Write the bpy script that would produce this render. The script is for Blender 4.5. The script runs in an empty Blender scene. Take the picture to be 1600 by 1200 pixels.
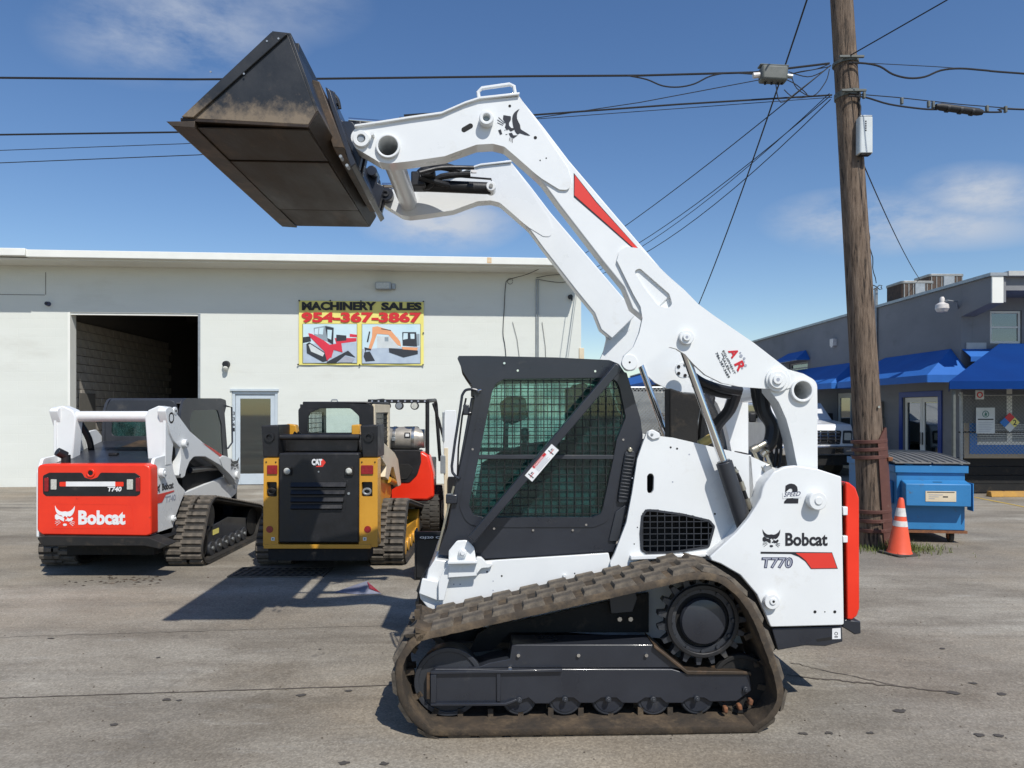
import bpy, bmesh, math, random
from mathutils import Vector, Matrix
from mathutils.geometry import tessellate_polygon
R = math.radians
random.seed(7)
scene = bpy.context.scene
COL = scene.collection

# ------------------------------------------------------------------ camera
F = 1120.0; CAMH = 1.75; HOR = 640.0
cam_d = bpy.data.cameras.new('camera'); cam = bpy.data.objects.new('camera', cam_d); COL.objects.link(cam)
cam_d.sensor_width = 36; cam_d.lens = F/1600*36; cam_d.shift_y = (HOR-600)/1600
cam_d.clip_end = 3000; cam_d.clip_start = 0.05
cam.location = (0, 0, CAMH); cam.rotation_euler = (R(90), 0, 0)
scene.camera = cam

# ------------------------------------------------------------------ sky, sun, exposure
SUNV = Vector((.355, -.71, 1.0)).normalized()
elev = math.asin(SUNV.z)
world = bpy.data.worlds.new("World"); scene.world = world; world.use_nodes = True
wn = world.node_tree.nodes; wl = world.node_tree.links; wn.clear()
wo = wn.new('ShaderNodeOutputWorld'); bgs = wn.new('ShaderNodeBackground'); bgc = wn.new('ShaderNodeBackground'); wm = wn.new('ShaderNodeMixShader')
sky = wn.new('ShaderNodeTexSky'); sky.sky_type = 'NISHITA'; sky.sun_disc = False
sky.sun_elevation = elev; sky.sun_rotation = math.atan2(SUNV.x, SUNV.y)
sky.altitude = 0; sky.air_density = 1.0; sky.dust_density = 0.25; sky.ozone_density = 1.6
hs = wn.new('ShaderNodeHueSaturation'); hs.inputs['Saturation'].default_value = 1.20; hs.inputs['Hue'].default_value = .506; hs.inputs['Value'].default_value = 1.0
wl.new(sky.outputs[0], hs.inputs['Color']); wl.new(hs.outputs[0], bgs.inputs[0]); bgs.inputs[1].default_value = 0.115
bgc.inputs[0].default_value = (.62, .68, .78, 1); bgc.inputs[1].default_value = 0.84
tc = wn.new('ShaderNodeTexCoord')
def wmath(op, a, b=None, c=None):
    n = wn.new('ShaderNodeMath'); n.operation = op
    for i, v in enumerate((a, b, c)):
        if v is None: continue
        if isinstance(v, (int, float)): n.inputs[i].default_value = v
        else: wl.new(v, n.inputs[i])
    return n.outputs[0]
sepw = wn.new('ShaderNodeSeparateXYZ'); wl.new(tc.outputs['Generated'], sepw.inputs[0])
# noise on the sky directions, stretched sideways
mpw = wn.new('ShaderNodeMapping'); mpw.inputs['Scale'].default_value = (1.0, 1.0, 2.4); wl.new(tc.outputs['Generated'], mpw.inputs[0])
nzw = wn.new('ShaderNodeTexNoise'); nzw.inputs['Scale'].default_value = 6.5; nzw.inputs['Detail'].default_value = 9; nzw.inputs['Roughness'].default_value = .62
wl.new(mpw.outputs[0], nzw.inputs[0])
total = None
# clouds by direction: (x/y, z/y, half width, half height, strength)
for (cx, cy, sx, sy, st) in ((-.47, .535, .17, .075, .75), (-.10, .262, .10, .040, 1.3), (.50, .262, .13, .042, 1.2), (.66, .300, .10, .04, 1.1), (.60, .255, .14, .03, 1.0),
                             (-.31, .56, .10, .05, .35), (1.3, .42, .35, .07, .8), (-1.5, .3, .4, .08, .8), (-1.2, .7, .3, .1, .5)):
    xo = wmath('DIVIDE', wmath('SUBTRACT', wmath('DIVIDE', sepw.outputs[0], sepw.outputs[1]), cx), sx)
    zo = wmath('DIVIDE', wmath('SUBTRACT', wmath('DIVIDE', sepw.outputs[2], sepw.outputs[1]), cy), sy)
    d = wmath('SQRT', wmath('ADD', wmath('MULTIPLY', xo, xo), wmath('MULTIPLY', zo, zo)))
    m = wmath('MULTIPLY', wmath('SMOOTH_MIN', wmath('MAXIMUM', wmath('SUBTRACT', 1.25, d), 0), 1.0, .3), st)
    m = wmath('MULTIPLY', m, wmath('GREATER_THAN', sepw.outputs[1], 0))
    total = m if total is None else wmath('MAXIMUM', total, m)
nn = wmath('MULTIPLY', wmath('SUBTRACT', nzw.outputs[0], .36), 4.2)
cl = wmath('MULTIPLY', wmath('MINIMUM', wmath('MAXIMUM', nn, 0), 1.0), total)
cl = wmath('MULTIPLY', cl, .88)
wl.new(cl, wm.inputs[0]); wl.new(bgs.outputs[0], wm.inputs[1]); wl.new(bgc.outputs[0], wm.inputs[2]); wl.new(wm.outputs[0], wo.inputs[0])
sun_d = bpy.data.lights.new('sun', 'SUN'); sun_d.energy = 4.3; sun_d.angle = R(.55); sun_d.color = (1, .965, .9)
sun = bpy.data.objects.new('sun', sun_d); COL.objects.link(sun)
sun.rotation_euler = SUNV.to_track_quat('Z', 'Y').to_euler(); sun.location = (6, -10, 20)
scene.view_settings.view_transform = 'Standard'; scene.view_settings.look = 'None'
scene.view_settings.exposure = 0.08; scene.view_settings.gamma = 1
scene.view_settings.use_curve_mapping = False

# ------------------------------------------------------------------ materials
def nt(name):
    m = bpy.data.materials.new(name); m.use_nodes = True
    n = m.node_tree.nodes; b = n['Principled BSDF']; return m, n, m.node_tree.links, b
def ramp(n, l, src, stops):
    r = n.new('ShaderNodeValToRGB')
    while len(r.color_ramp.elements) < len(stops): r.color_ramp.elements.new(.5)
    for e, (p, c) in zip(r.color_ramp.elements, stops):
        e.position = p; e.color = (*c, 1) if len(c) == 3 else c
    l.new(src, r.inputs[0]); return r.outputs[0]
def pm(name, c, c2=None, scale=6, rough=.5, metal=0, bump=0, bscale=60, coat=0, dirt=None, dscale=3, damt=(.5, .75), stretch=(1,1,1), spec=.5, rvar=.0, detail=6, bdist=.01):
    m, n, l, b = nt(name)
    t = n.new('ShaderNodeTexCoord'); mp = n.new('ShaderNodeMapping'); mp.inputs['Scale'].default_value = stretch
    l.new(t.outputs['Object'], mp.inputs[0])
    c2 = c2 or tuple(v*.86 for v in c)
    nz = n.new('ShaderNodeTexNoise'); nz.inputs['Scale'].default_value = scale; nz.inputs['Detail'].default_value = detail; nz.inputs['Roughness'].default_value = .6
    l.new(mp.outputs[0], nz.inputs[0])
    col = ramp(n, l, nz.outputs[0], [(.32, c2), (.68, c)])
    if dirt:
        nd = n.new('ShaderNodeTexNoise'); nd.inputs['Scale'].default_value = dscale; nd.inputs['Detail'].default_value = 10; nd.inputs['Roughness'].default_value = .7
        l.new(mp.outputs[0], nd.inputs[0])
        f = ramp(n, l, nd.outputs[0], [(damt[0], (0,0,0)), (damt[1], (1,1,1))])
        mx = n.new('ShaderNodeMix'); mx.data_type = 'RGBA'; l.new(f, mx.inputs[0]); l.new(col, mx.inputs[6]); mx.inputs[7].default_value = (*dirt, 1)
        col = mx.outputs[2]
    l.new(col, b.inputs['Base Color']); b.inputs['Roughness'].default_value = rough; b.inputs['Metallic'].default_value = metal
    b.inputs['Specular IOR Level'].default_value = spec
    if rvar:
        rr = n.new('ShaderNodeMapRange'); rr.inputs[3].default_value = rough-rvar; rr.inputs[4].default_value = rough+rvar
        rr.inputs[1].default_value = .3; rr.inputs[2].default_value = .7
        l.new(nz.outputs[0], rr.inputs[0]); l.new(rr.outputs[0], b.inputs['Roughness'])
    if coat: b.inputs['Coat Weight'].default_value = coat; b.inputs['Coat Roughness'].default_value = .08
    if bump:
        bz = n.new('ShaderNodeTexNoise'); bz.inputs['Scale'].default_value = bscale; bz.inputs['Detail'].default_value = 5
        l.new(mp.outputs[0], bz.inputs[0])
        bp = n.new('ShaderNodeBump'); bp.inputs['Strength'].default_value = bump; bp.inputs['Distance'].default_value = bdist
        l.new(bz.outputs[0], bp.inputs['Height']); l.new(bp.outputs[0], b.inputs['Normal'])
    return m
M = {}
M['white'] = pm('white_paint', (.77,.785,.78), (.72,.735,.73), 2.2, .32, coat=.35, bump=.04, bscale=14, rvar=.08, dirt=(.60,.58,.53), dscale=3.5, damt=(.60,.85))
M['white_worn'] = pm('worn_white_paint', (.78,.78,.77), (.68,.68,.66), 4, .4, coat=.2, dirt=(.30,.26,.22), dscale=7, damt=(.62,.78))
M['grey'] = pm('charcoal_paint', (.024,.027,.036), (.018,.021,.029), 4, .34, coat=.25, bump=.05, bscale=40, rvar=.1, dirt=(.10,.095,.085), dscale=5, damt=(.6,.9))
M['grey2'] = pm('charcoal_satin', (.036,.039,.047), (.027,.030,.036), 5, .42, bump=.05, bscale=50, dirt=(.14,.125,.10), dscale=6, damt=(.58,.85))
M['black'] = pm('black_plastic', (.014,.014,.016), (.009,.009,.010), 8, .45, bump=.08, bscale=60, rvar=.1, dirt=(.07,.06,.05), dscale=8, damt=(.6,.9))
M['dark'] = pm('dark_grime', (.012,.011,.010), (.006,.006,.006), 6, .8, bump=.2, bscale=30, dirt=(.06,.045,.03), dscale=9, damt=(.55,.8))
M['hose'] = pm('rubber_hose', (.012,.012,.013), None, 20, .5, bump=.2, bscale=90)
M['rubber'] = pm('dusty_rubber', (.070,.050,.032), (.030,.024,.018), 9, .85, bump=.35, bscale=45, dirt=(.17,.12,.07), dscale=5, damt=(.48,.75))
M['lug'] = pm('dusty_tread', (.105,.085,.064), (.055,.047,.038), 10, .9, bump=.4, bscale=50, dirt=(.20,.165,.12), dscale=8, damt=(.45,.7))
M['lug2'] = pm('grey_tread', (.115,.100,.082), (.070,.061,.050), 10, .85, bump=.4, bscale=50, dirt=(.17,.14,.11), dscale=9, damt=(.48,.72))
M['bandblack'] = pm('black_rubber', (.022,.020,.018), (.012,.011,.010), 12, .8, bump=.4, bscale=50, dirt=(.07,.055,.04), dscale=7)
M['steel'] = pm('bright_steel', (.62,.62,.60), (.50,.49,.46), 12, .28, 1, bump=.05)
M['chrome'] = pm('chrome', (.80,.80,.80), (.74,.74,.74), 9, .07, 1)
M['zinc'] = pm('zinc_fitting', (.55,.50,.38), (.45,.42,.36), 25, .35, .9)
M['rust'] = pm('rust', (.25,.10,.04), (.12,.055,.03), 25, .9, bump=.3)
M['bucket'] = pm('bucket_paint', (.020,.021,.023), (.013,.013,.014), 4, .42, bump=.12, bscale=20, rvar=.1, dirt=(.20,.15,.095), dscale=4.2, damt=(.55,.70))
M['bucketfloor'] = pm('worn_bucket_steel', (.050,.032,.019), (.024,.016,.011), 3, .5, .3, bump=.15, bscale=25, rvar=.12, dirt=(.14,.085,.045), dscale=5, damt=(.55,.85), stretch=(1,.35,1))
def low_dirt(m, z0, z1, col):
    n = m.node_tree.nodes; l = m.node_tree.links; b = n['Principled BSDF']; src = b.inputs['Base Color'].links[0].from_socket
    t = n.new('ShaderNodeTexCoord'); sp = n.new('ShaderNodeSeparateXYZ'); l.new(t.outputs['Object'], sp.inputs[0])
    mr = n.new('ShaderNodeMapRange'); mr.inputs[1].default_value = z0; mr.inputs[2].default_value = z1; mr.inputs[3].default_value = .34; mr.inputs[4].default_value = -.12; l.new(sp.outputs[2], mr.inputs[0])
    nz = n.new('ShaderNodeTexNoise'); nz.inputs['Scale'].default_value = 9; nz.inputs['Detail'].default_value = 12; nz.inputs['Roughness'].default_value = .75; l.new(t.outputs['Object'], nz.inputs[0])
    a = n.new('ShaderNodeMath'); a.operation = 'ADD'; l.new(mr.outputs[0], a.inputs[0]); l.new(nz.outputs[0], a.inputs[1])
    f = ramp(n, l, a.outputs[0], [(.60, (0,0,0)), (.85, (.85,.85,.85))]); x = n.new('ShaderNodeMix'); x.data_type = 'RGBA'
    l.new(f, x.inputs[0]); l.new(src, x.inputs[6]); x.inputs[7].default_value = (*col, 1); l.new(x.outputs[2], b.inputs['Base Color'])
M['bucket'] = pm('bucket_paint', (.024,.026,.030), (.016,.017,.018), 4, .42, bump=.12, bscale=20, rvar=.1, dirt=(.10,.08,.06), dscale=4.2, damt=(.6,.85))
low_dirt(M['bucket'], 3.26, 3.42, (.23,.175,.115))
M['bucketedge'] = pm('rusty_edge_steel', (.085,.060,.040), (.045,.034,.025), 4, .5, .3, bump=.15, bscale=30, dirt=(.17,.10,.055), dscale=8, damt=(.5,.8))
M['red'] = pm('red_paint', (.82,.035,.010), (.74,.028,.008), 4, .35, coat=.3, rvar=.06)
M['redworn'] = pm('worn_red_paint', (.80,.040,.012), (.72,.030,.010), 4, .4, coat=.2, bump=.1, bscale=9, dirt=(.16,.03,.02), dscale=9, damt=(.66,.76))
M['redd'] = pm('red_decal', (.70,.045,.030), (.66,.04,.026), 3, .4)
M['crimson'] = pm('crimson_decal', (.60,.02,.03), None, 3, .4)
M['decal'] = pm('black_decal', (.020,.020,.026), None, 5, .4)
M['decalw'] = pm('white_decal', (.80,.80,.80), None, 5, .45)
M['navy'] = pm('navy_decal', (.035,.04,.10), None, 5, .4)
M['greyd'] = pm('grey_decal', (.38,.40,.46), None, 5, .4)
M['yellow'] = pm('yellow_paint', (.62,.31,.030), (.55,.27,.025), 4, .38, coat=.25, rvar=.08, dirt=(.25,.16,.06), dscale=6, damt=(.62,.85))
M['cream'] = pm('cream_paint', (.72,.62,.45), (.62,.52,.36), 5, .4)
M['taill'] = pm('red_lens', (.32,.012,.018), (.2,.008,.012), 30, .15, coat=.5)
M['lensw'] = pm('clear_lens', (.62,.62,.56), (.40,.40,.36), 60, .12, coat=.6)
M['amber'] = pm('amber_lens', (.6,.22,.02), None, 30, .2)
M['seat'] = pm('seat_vinyl', (.018,.018,.020), None, 10, .55)
M['wallw'] = pm('painted_stucco', (.690,.705,.650), (.645,.660,.605), 1.3, .85, bump=.25, bscale=70, dirt=(.50,.49,.43), dscale=1.1, damt=(.54,.95), stretch=(.35,1,1.3), bdist=.006)
def block_joints(m):
    n = m.node_tree.nodes; l = m.node_tree.links; b = n['Principled BSDF']; old = b.inputs['Normal'].links[0].from_node
    t = n.new('ShaderNodeTexCoord'); sp = n.new('ShaderNodeSeparateXYZ'); cb = n.new('ShaderNodeCombineXYZ'); l.new(t.outputs['Object'], sp.inputs[0]); l.new(sp.outputs[0], cb.inputs[0]); l.new(sp.outputs[2], cb.inputs[1])
    br = n.new('ShaderNodeTexBrick'); br.inputs['Scale'].default_value = 1; br.inputs['Brick Width'].default_value = .4; br.inputs['Row Height'].default_value = .2; br.inputs['Mortar Size'].default_value = .008; br.inputs['Mortar Smooth'].default_value = 1
    l.new(cb.outputs[0], br.inputs['Vector']); bp = n.new('ShaderNodeBump'); bp.invert = True; bp.inputs['Strength'].default_value = .22; bp.inputs['Distance'].default_value = .006
    l.new(br.outputs['Fac'], bp.inputs['Height']); l.new(old.outputs[0], bp.inputs['Normal']); l.new(bp.outputs[0], b.inputs['Normal'])
block_joints(M['wallw'])
M['soffit'] = pm('painted_soffit', (.70,.69,.62), (.64,.63,.56), 1.6, .85, bump=.15, bscale=40)
M['fascia'] = pm('painted_fascia', (.80,.80,.74), (.74,.74,.68), 2.5, .7, dirt=(.42,.33,.22), dscale=5, damt=(.66,.8))
M['block'] = pm('concrete_block', (.46,.42,.36), (.34,.31,.27), 5, .9, bump=.5, bscale=60)
M['mortar'] = pm('mortar', (.16,.15,.13), None, 9, .95)
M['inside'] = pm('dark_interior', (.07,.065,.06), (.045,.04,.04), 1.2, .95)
M['doorf'] = pm('door_aluminium', (.56,.62,.66), (.50,.56,.60), 5, .4, .1)
M['bwall'] = pm('grey_stucco', (.235,.240,.250), (.195,.200,.210), 1.4, .9, bump=.35, bscale=70, bdist=.008, dirt=(.13,.13,.14), dscale=1.5, damt=(.55,.9), stretch=(1,.5,1))
M['btrim'] = pm('pale_trim', (.50,.51,.49), None, 5, .7)
M['azure'] = pm('azure_canvas', (.016,.135,.46), (.012,.110,.40), 1.5, .75, bump=.5, bscale=5, bdist=.02)
M['blue'] = pm('blue_canvas', (.002,.036,.175), (.002,.030,.150), 1.5, .9, spec=.15, bump=.3, bscale=8)
M['bluep'] = pm('blue_painted_trim', (.012,.05,.28), None, 4, .5)
M['bluesign'] = pm('bright_blue_panel', (.02,.17,.52), None, 4, .5)
M['dumps'] = pm('dumpster_blue', (.030,.205,.460), (.024,.170,.390), 3, .5, bump=.25, bscale=10, dirt=(.085,.085,.085), dscale=8, damt=(.60,.72))
M['dumplid'] = pm('dumpster_lid', (.17,.165,.155), (.11,.108,.10), 5, .6, bump=.3, bscale=12, dirt=(.22,.20,.17), dscale=4, damt=(.5,.8))
M['cone'] = pm('cone_orange', (.80,.105,.045), (.72,.09,.035), 6, .5, dirt=(.35,.10,.05), dscale=9, damt=(.6,.9))
M['conew'] = pm('cone_band', (.74,.70,.66), (.55,.52,.5), 14, .4)
M['wire'] = pm('black_cable', (.012,.012,.014), None, 5, .6)
M['galv'] = pm('galvanised_steel', (.40,.42,.43), (.30,.32,.33), 8, .45, .6)
M['mesh'] = pm('fence_mesh_steel', (.34,.35,.34), None, 8, .5, .5)
M['truck'] = pm('truck_white', (.78,.79,.80), None, 3, .25, coat=.6)
M['casing'] = pm('brown_casing', (.12,.045,.032), (.085,.032,.024), 6, .65, bump=.3, bscale=30, dirt=(.20,.15,.12), dscale=6, damt=(.6,.8))
M['tan'] = pm('tan_lattice', (.42,.34,.24), None, 9, .7)
M['curb'] = pm('yellow_curb', (.50,.27,.05), (.36,.20,.06), 7, .8)
M['paper'] = pm('paper', (.20,.21,.26), (.12,.12,.17), 9, .7)  # white paper darkened: the shadow over it is put into this grey
M['banner'] = pm('banner_yellow', (.80,.72,.20), (.76,.67,.18), 3, .6, bump=.1, bscale=3)
M['bannerred'] = pm('banner_red', (.62,.020,.025), None, 3, .6)
M['bannerblack'] = pm('banner_black', (.02,.02,.02), None, 3, .6)
M['photobg'] = pm('photo_background', (.50,.68,.74), (.62,.74,.78), 2, .6)
M['photofl'] = pm('photo_floor', (.46,.54,.62), (.38,.45,.55), 6, .6)
M['photored'] = pm('photo_red', (.68,.03,.06), None, 5, .6)
M['photoor'] = pm('photo_orange', (.80,.36,.17), None, 5, .6)
M['photogr'] = pm('photo_grey', (.28,.34,.38), None, 5, .6)
M['photodk'] = pm('photo_dark', (.03,.035,.045), None, 5, .6)
M['tank'] = pm('propane_tank', (.52,.48,.42), (.36,.33,.29), 9, .4, .5, bump=.1)
M['signw'] = pm('sign_white', (.62,.66,.66), None, 5, .6)
M['signgreen'] = pm('sign_green', (.06,.20,.16), None, 5, .6)
M['tyre'] = pm('tyre_rubber', (.065,.060,.050), (.035,.032,.028), 12, .85, bump=.4, bscale=50)
M['grass'] = pm('weed_green', (.10,.14,.03), (.16,.17,.05), 30, .8)
M['grille'] = pm('window_grille_paint', (.012,.014,.014), None, 8, .5)
M['cond'] = pm('metal_casing', (.36,.35,.32), (.28,.27,.25), 8, .4, .6)
M['condcoil'] = pm('condenser_coil', (.10,.065,.045), (.05,.035,.028), 12, .8)
M['oliv'] = pm('weathered_hardware', (.13,.14,.13), (.09,.10,.09), 9, .6)
M['stainr'] = pm('rust_stain', (.62,.40,.20), (.72,.60,.42), 20, .8)
M['brass'] = pm('gold_line', (.55,.38,.10), None, 8, .5)

def glass(name, tint, rough=.03, ior=1.5, base=.06):
    m, n, l, b = nt(name); n.remove(b); out = n['Material Output']
    tr = n.new('ShaderNodeBsdfTransparent'); tr.inputs[0].default_value = (*tint, 1)
    gl = n.new('ShaderNodeBsdfGlossy'); gl.inputs[0].default_value = (.9,.95,.95,1); gl.inputs['Roughness'].default_value = rough
    fr = n.new('ShaderNodeFresnel'); fr.inputs[0].default_value = ior
    t = n.new('ShaderNodeTexCoord'); nz = n.new('ShaderNodeTexNoise'); nz.inputs['Scale'].default_value = 9; nz.inputs['Detail'].default_value = 8
    l.new(t.outputs['Object'], nz.inputs[0])
    df = n.new('ShaderNodeBsdfDiffuse'); df.inputs[0].default_value = (.055,.180,.165,1)
    mx = n.new('ShaderNodeMixShader'); l.new(fr.outputs[0], mx.inputs[0]); l.new(tr.outputs[0], mx.inputs[1]); l.new(gl.outputs[0], mx.inputs[2])
    m2 = n.new('ShaderNodeMixShader'); f = ramp(n, l, nz.outputs[0], [(.42, (base*.35,)*3), (.8, (base*2.4,)*3)])
    l.new(f, m2.inputs[0]); l.new(mx.outputs[0], m2.inputs[1]); l.new(df.outputs[0], m2.inputs[2]); l.new(m2.outputs[0], out.inputs[0])
    return m
M['glassg'] = glass('green_tinted_glass', (.72,.88,.85), base=.17)
M['glassb'] = glass('dark_window_glass', (.16,.20,.22), base=.02, ior=2.5)
M['glassc'] = glass('clear_glass', (.82,.90,.88), base=.03)

def ground_mat():
    m, n, l, b = nt('weathered_pavement')
    t = n.new('ShaderNodeTexCoord')
    def noise(s, d=8, r=.6, st=(1,1,1)):
        mp = n.new('ShaderNodeMapping'); mp.inputs['Scale'].default_value = st; l.new(t.outputs['Object'], mp.inputs[0])
        z = n.new('ShaderNodeTexNoise'); z.inputs['Scale'].default_value = s; z.inputs['Detail'].default_value = d; z.inputs['Roughness'].default_value = r
        l.new(mp.outputs[0], z.inputs[0]); return z.outputs[0]
    def mix(f, a, bb, kind='MIX'):
        x = n.new('ShaderNodeMix'); x.data_type = 'RGBA'; x.blend_type = kind
        for s, v in ((0, f), (6, a), (7, bb)):
            if isinstance(v, (int, float)): x.inputs[s].default_value = v
            elif isinstance(v, tuple): x.inputs[s].default_value = (*v, 1)
            else: l.new(v, x.inputs[s])
        return x.outputs[2]
    c = ramp(n, l, noise(.55, 10, .62, (.55, 1, 1)), [(.36, (.170,.146,.114)), (.5, (.262,.234,.190)), (.64, (.350,.322,.270))])
    # patches of darker grime, oily spots, pale scuffs
    c = mix(ramp(n, l, noise(1.3, 10, .68, (.6,1.2,1)), [(.47, (0,0,0)), (.70, (.85,.85,.85))]), c, (.150,.128,.100))
    c = mix(ramp(n, l, noise(2.6, 6, .6), [(.655, (0,0,0)), (.72, (.65,.65,.65))]), c, (.085,.075,.065))
    c = mix(ramp(n, l, noise(4.5, 12, .8, (.35,1.6,1)), [(.56, (0,0,0)), (.68, (.4,.4,.4))]), c, (.40,.39,.36))
    c = mix(ramp(n, l, noise(.42, 7, .62, (.5, 1, 1)), [(.47, (0,0,0)), (.60, (.6,.6,.6))]), c, (.285,.235,.172))
    # long drag and tyre streaks running across the lot
    c = mix(ramp(n, l, noise(1.1, 9, .7, (.22, 2.6, 1)), [(.52, (0,0,0)), (.70, (.55,.55,.55))]), c, (.135,.115,.090))
    c = mix(ramp(n, l, noise(.9, 9, .7, (.25, 2.2, 1)), [(.56, (0,0,0)), (.75, (.45,.45,.45))]), c, (.39,.365,.315))
    c = mix(ramp(n, l, noise(.28, 5, .6), [(.50, (0,0,0)), (.62, (.5,.5,.5))]), c, (.150,.140,.125))
    # two broad oil-darkened patches
    sx = n.new('ShaderNodeSeparateXYZ'); l.new(t.outputs['Object'], sx.inputs[0])
    def M_(op, a, b_=None):
        q = n.new('ShaderNodeMath'); q.operation = op
        for i_, v_ in enumerate((a, b_)):
            if v_ is None: continue
            if isinstance(v_, (int, float)): q.inputs[i_].default_value = v_
            else: l.new(v_, q.inputs[i_])
        return q.outputs[0]
    for (gx, gy, rx_, ry_, amt) in ((-1.62, 4.72, .55, .26, .75), (-1.42, 4.30, .50, .18, .6), (1.9, 4.0, .35, .16, .5), (2.75, 4.35, .3, .12, .4)):
        dx_ = M_('DIVIDE', M_('SUBTRACT', sx.outputs[0], gx), rx_); dy_ = M_('DIVIDE', M_('SUBTRACT', sx.outputs[1], gy), ry_)
        dd = M_('SUBTRACT', 1.0, M_('SQRT', M_('ADD', M_('MULTIPLY', dx_, dx_), M_('MULTIPLY', dy_, dy_)))); dd = M_('MULTIPLY', M_('MAXIMUM', M_('ADD', dd, M_('MULTIPLY', M_('SUBTRACT', noise(3.5, 8, .7), .5), 2.6)), 0), amt)
        c = mix(M_('MINIMUM', dd, .62), c, (.105,.085,.062))
    # aggregate speckle
    v = n.new('ShaderNodeTexVoronoi'); v.inputs['Scale'].default_value = 95; l.new(t.outputs['Object'], v.inputs[0])
    sp = ramp(n, l, v.outputs['Color'], [(.1, (.66,.64,.60)), (.55, (1,1,1)), (.95, (1.45,1.45,1.42))])
    c = mix(.60, c, sp, 'MULTIPLY')
    sp2 = ramp(n, l, noise(38, 4, .8), [(.3, (.80,.80,.80)), (.7, (1.18,1.18,1.18))])
    c = mix(.8, c, sp2, 'MULTIPLY')
    # fine cracks
    v2 = n.new('ShaderNodeTexVoronoi'); v2.feature = 'DISTANCE_TO_EDGE'; v2.inputs['Scale'].default_value = .42
    mp = n.new('ShaderNodeMapping'); l.new(t.outputs['Object'], mp.inputs[0])
    dz = n.new('ShaderNodeTexNoise'); dz.inputs['Scale'].default_value = 1.6; dz.inputs['Detail'].default_value = 8
    l.new(mp.outputs[0], dz.inputs[0])
    va = n.new('ShaderNodeVectorMath'); va.operation = 'MULTIPLY_ADD'; l.new(dz.outputs['Color'], va.inputs[0]); va.inputs[1].default_value = (1.2,1.2,0); l.new(mp.outputs[0], va.inputs[2])
    l.new(va.outputs[0], v2.inputs[0])
    ck = ramp(n, l, v2.outputs['Distance'], [(.0015, (.22,.22,.22)), (.005, (0,0,0))])
    ckm = n.new('ShaderNodeMath'); ckm.operation = 'MULTIPLY'; l.new(ck, ckm.inputs[0])
    l.new(ramp(n, l, noise(.8, 3), [(.48, (0,0,0)), (.6, (1,1,1))]), ckm.inputs[1])
    c = mix(ckm.outputs[0], c, (.07,.06,.05))
    l.new(c, b.inputs['Base Color'])
    b.inputs['Roughness'].default_value = .86; b.inputs['Specular IOR Level'].default_value = .35
    bp = n.new('ShaderNodeBump'); bp.inputs['Strength'].default_value = .45; bp.inputs['Distance'].default_value = .008
    ad = n.new('ShaderNodeMath'); ad.operation = 'ADD'; l.new(noise(60, 4, .7), ad.inputs[0]); l.new(noise(6, 6, .6), ad.inputs[1])
    l.new(ad.outputs[0], bp.inputs['Height']); l.new(bp.outputs[0], b.inputs['Normal'])
    return m
M['ground'] = ground_mat()

def wood_mat():
    m, n, l, b = nt('weathered_pole_wood')
    t = n.new('ShaderNodeTexCoord'); mp = n.new('ShaderNodeMapping'); mp.inputs['Scale'].default_value = (1,1,.10); l.new(t.outputs['Object'], mp.inputs[0])
    z = n.new('ShaderNodeTexNoise'); z.inputs['Scale'].default_value = 26; z.inputs['Detail'].default_value = 12; z.inputs['Roughness'].default_value = .72; l.new(mp.outputs[0], z.inputs[0])
    c = ramp(n, l, z.outputs[0], [(.40, (.026,.019,.014)), (.46, (.130,.090,.062)), (.60, (.225,.165,.118)), (.78, (.34,.265,.20))])
    z2 = n.new('ShaderNodeTexNoise'); z2.inputs['Scale'].default_value = 3.0; z2.inputs['Detail'].default_value = 6; l.new(t.outputs['Object'], z2.inputs[0])
    f = ramp(n, l, z2.outputs[0], [(.5, (0,0,0)), (.75, (.7,.7,.7))])
    x = n.new('ShaderNodeMix'); x.data_type = 'RGBA'; l.new(f, x.inputs[0]); l.new(c, x.inputs[6]); x.inputs[7].default_value = (.11,.082,.06,1)
    l.new(x.outputs[2], b.inputs['Base Color']); b.inputs['Roughness'].default_value = .9
    bp = n.new('ShaderNodeBump'); bp.inputs['Strength'].default_value = .9; bp.inputs['Distance'].default_value = .03
    l.new(z.outputs[0], bp.inputs['Height']); l.new(bp.outputs[0], b.inputs['Normal'])
    return m
M['wood'] = wood_mat()

# ------------------------------------------------------------------ helpers
def P(px, py, Y): return Vector(((px-800)/F*Y, Y, CAMH-(py-HOR)/F*Y))
def onX(px, py, X):
    Y = X*F/(px-800); return (Y, CAMH-(py-HOR)/F*Y)
class Frame:
    """an upright plane set in the world: photo points are read onto planes parallel to it"""
    def __init__(s, loc, yaw):
        s.loc = Vector(loc); s.yaw = yaw
        s.u = Vector((math.cos(yaw), math.sin(yaw), 0)); s.n = Vector((-math.sin(yaw), math.cos(yaw), 0))
    def L(s, px, py, l):
        d = Vector(((px-800)/F, 1, -(py-HOR)/F)); c = Vector((0,0,CAMH))
        t = (s.n.dot(s.loc)+l-s.n.dot(c))/s.n.dot(d); p = c+d*t-s.loc
        return (p.dot(s.u), p.z)
    def Ls(s, pts, l): return [s.L(p[0], p[1], l) for p in pts]
XZ = lambda u, v, w: Vector((u, w, v))      # outline in x,z ; thickness along y
YZ = lambda u, v, w: Vector((w, u, v))      # outline in y,z ; thickness along x
XY = lambda u, v, w: Vector((u, v, w))
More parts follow.
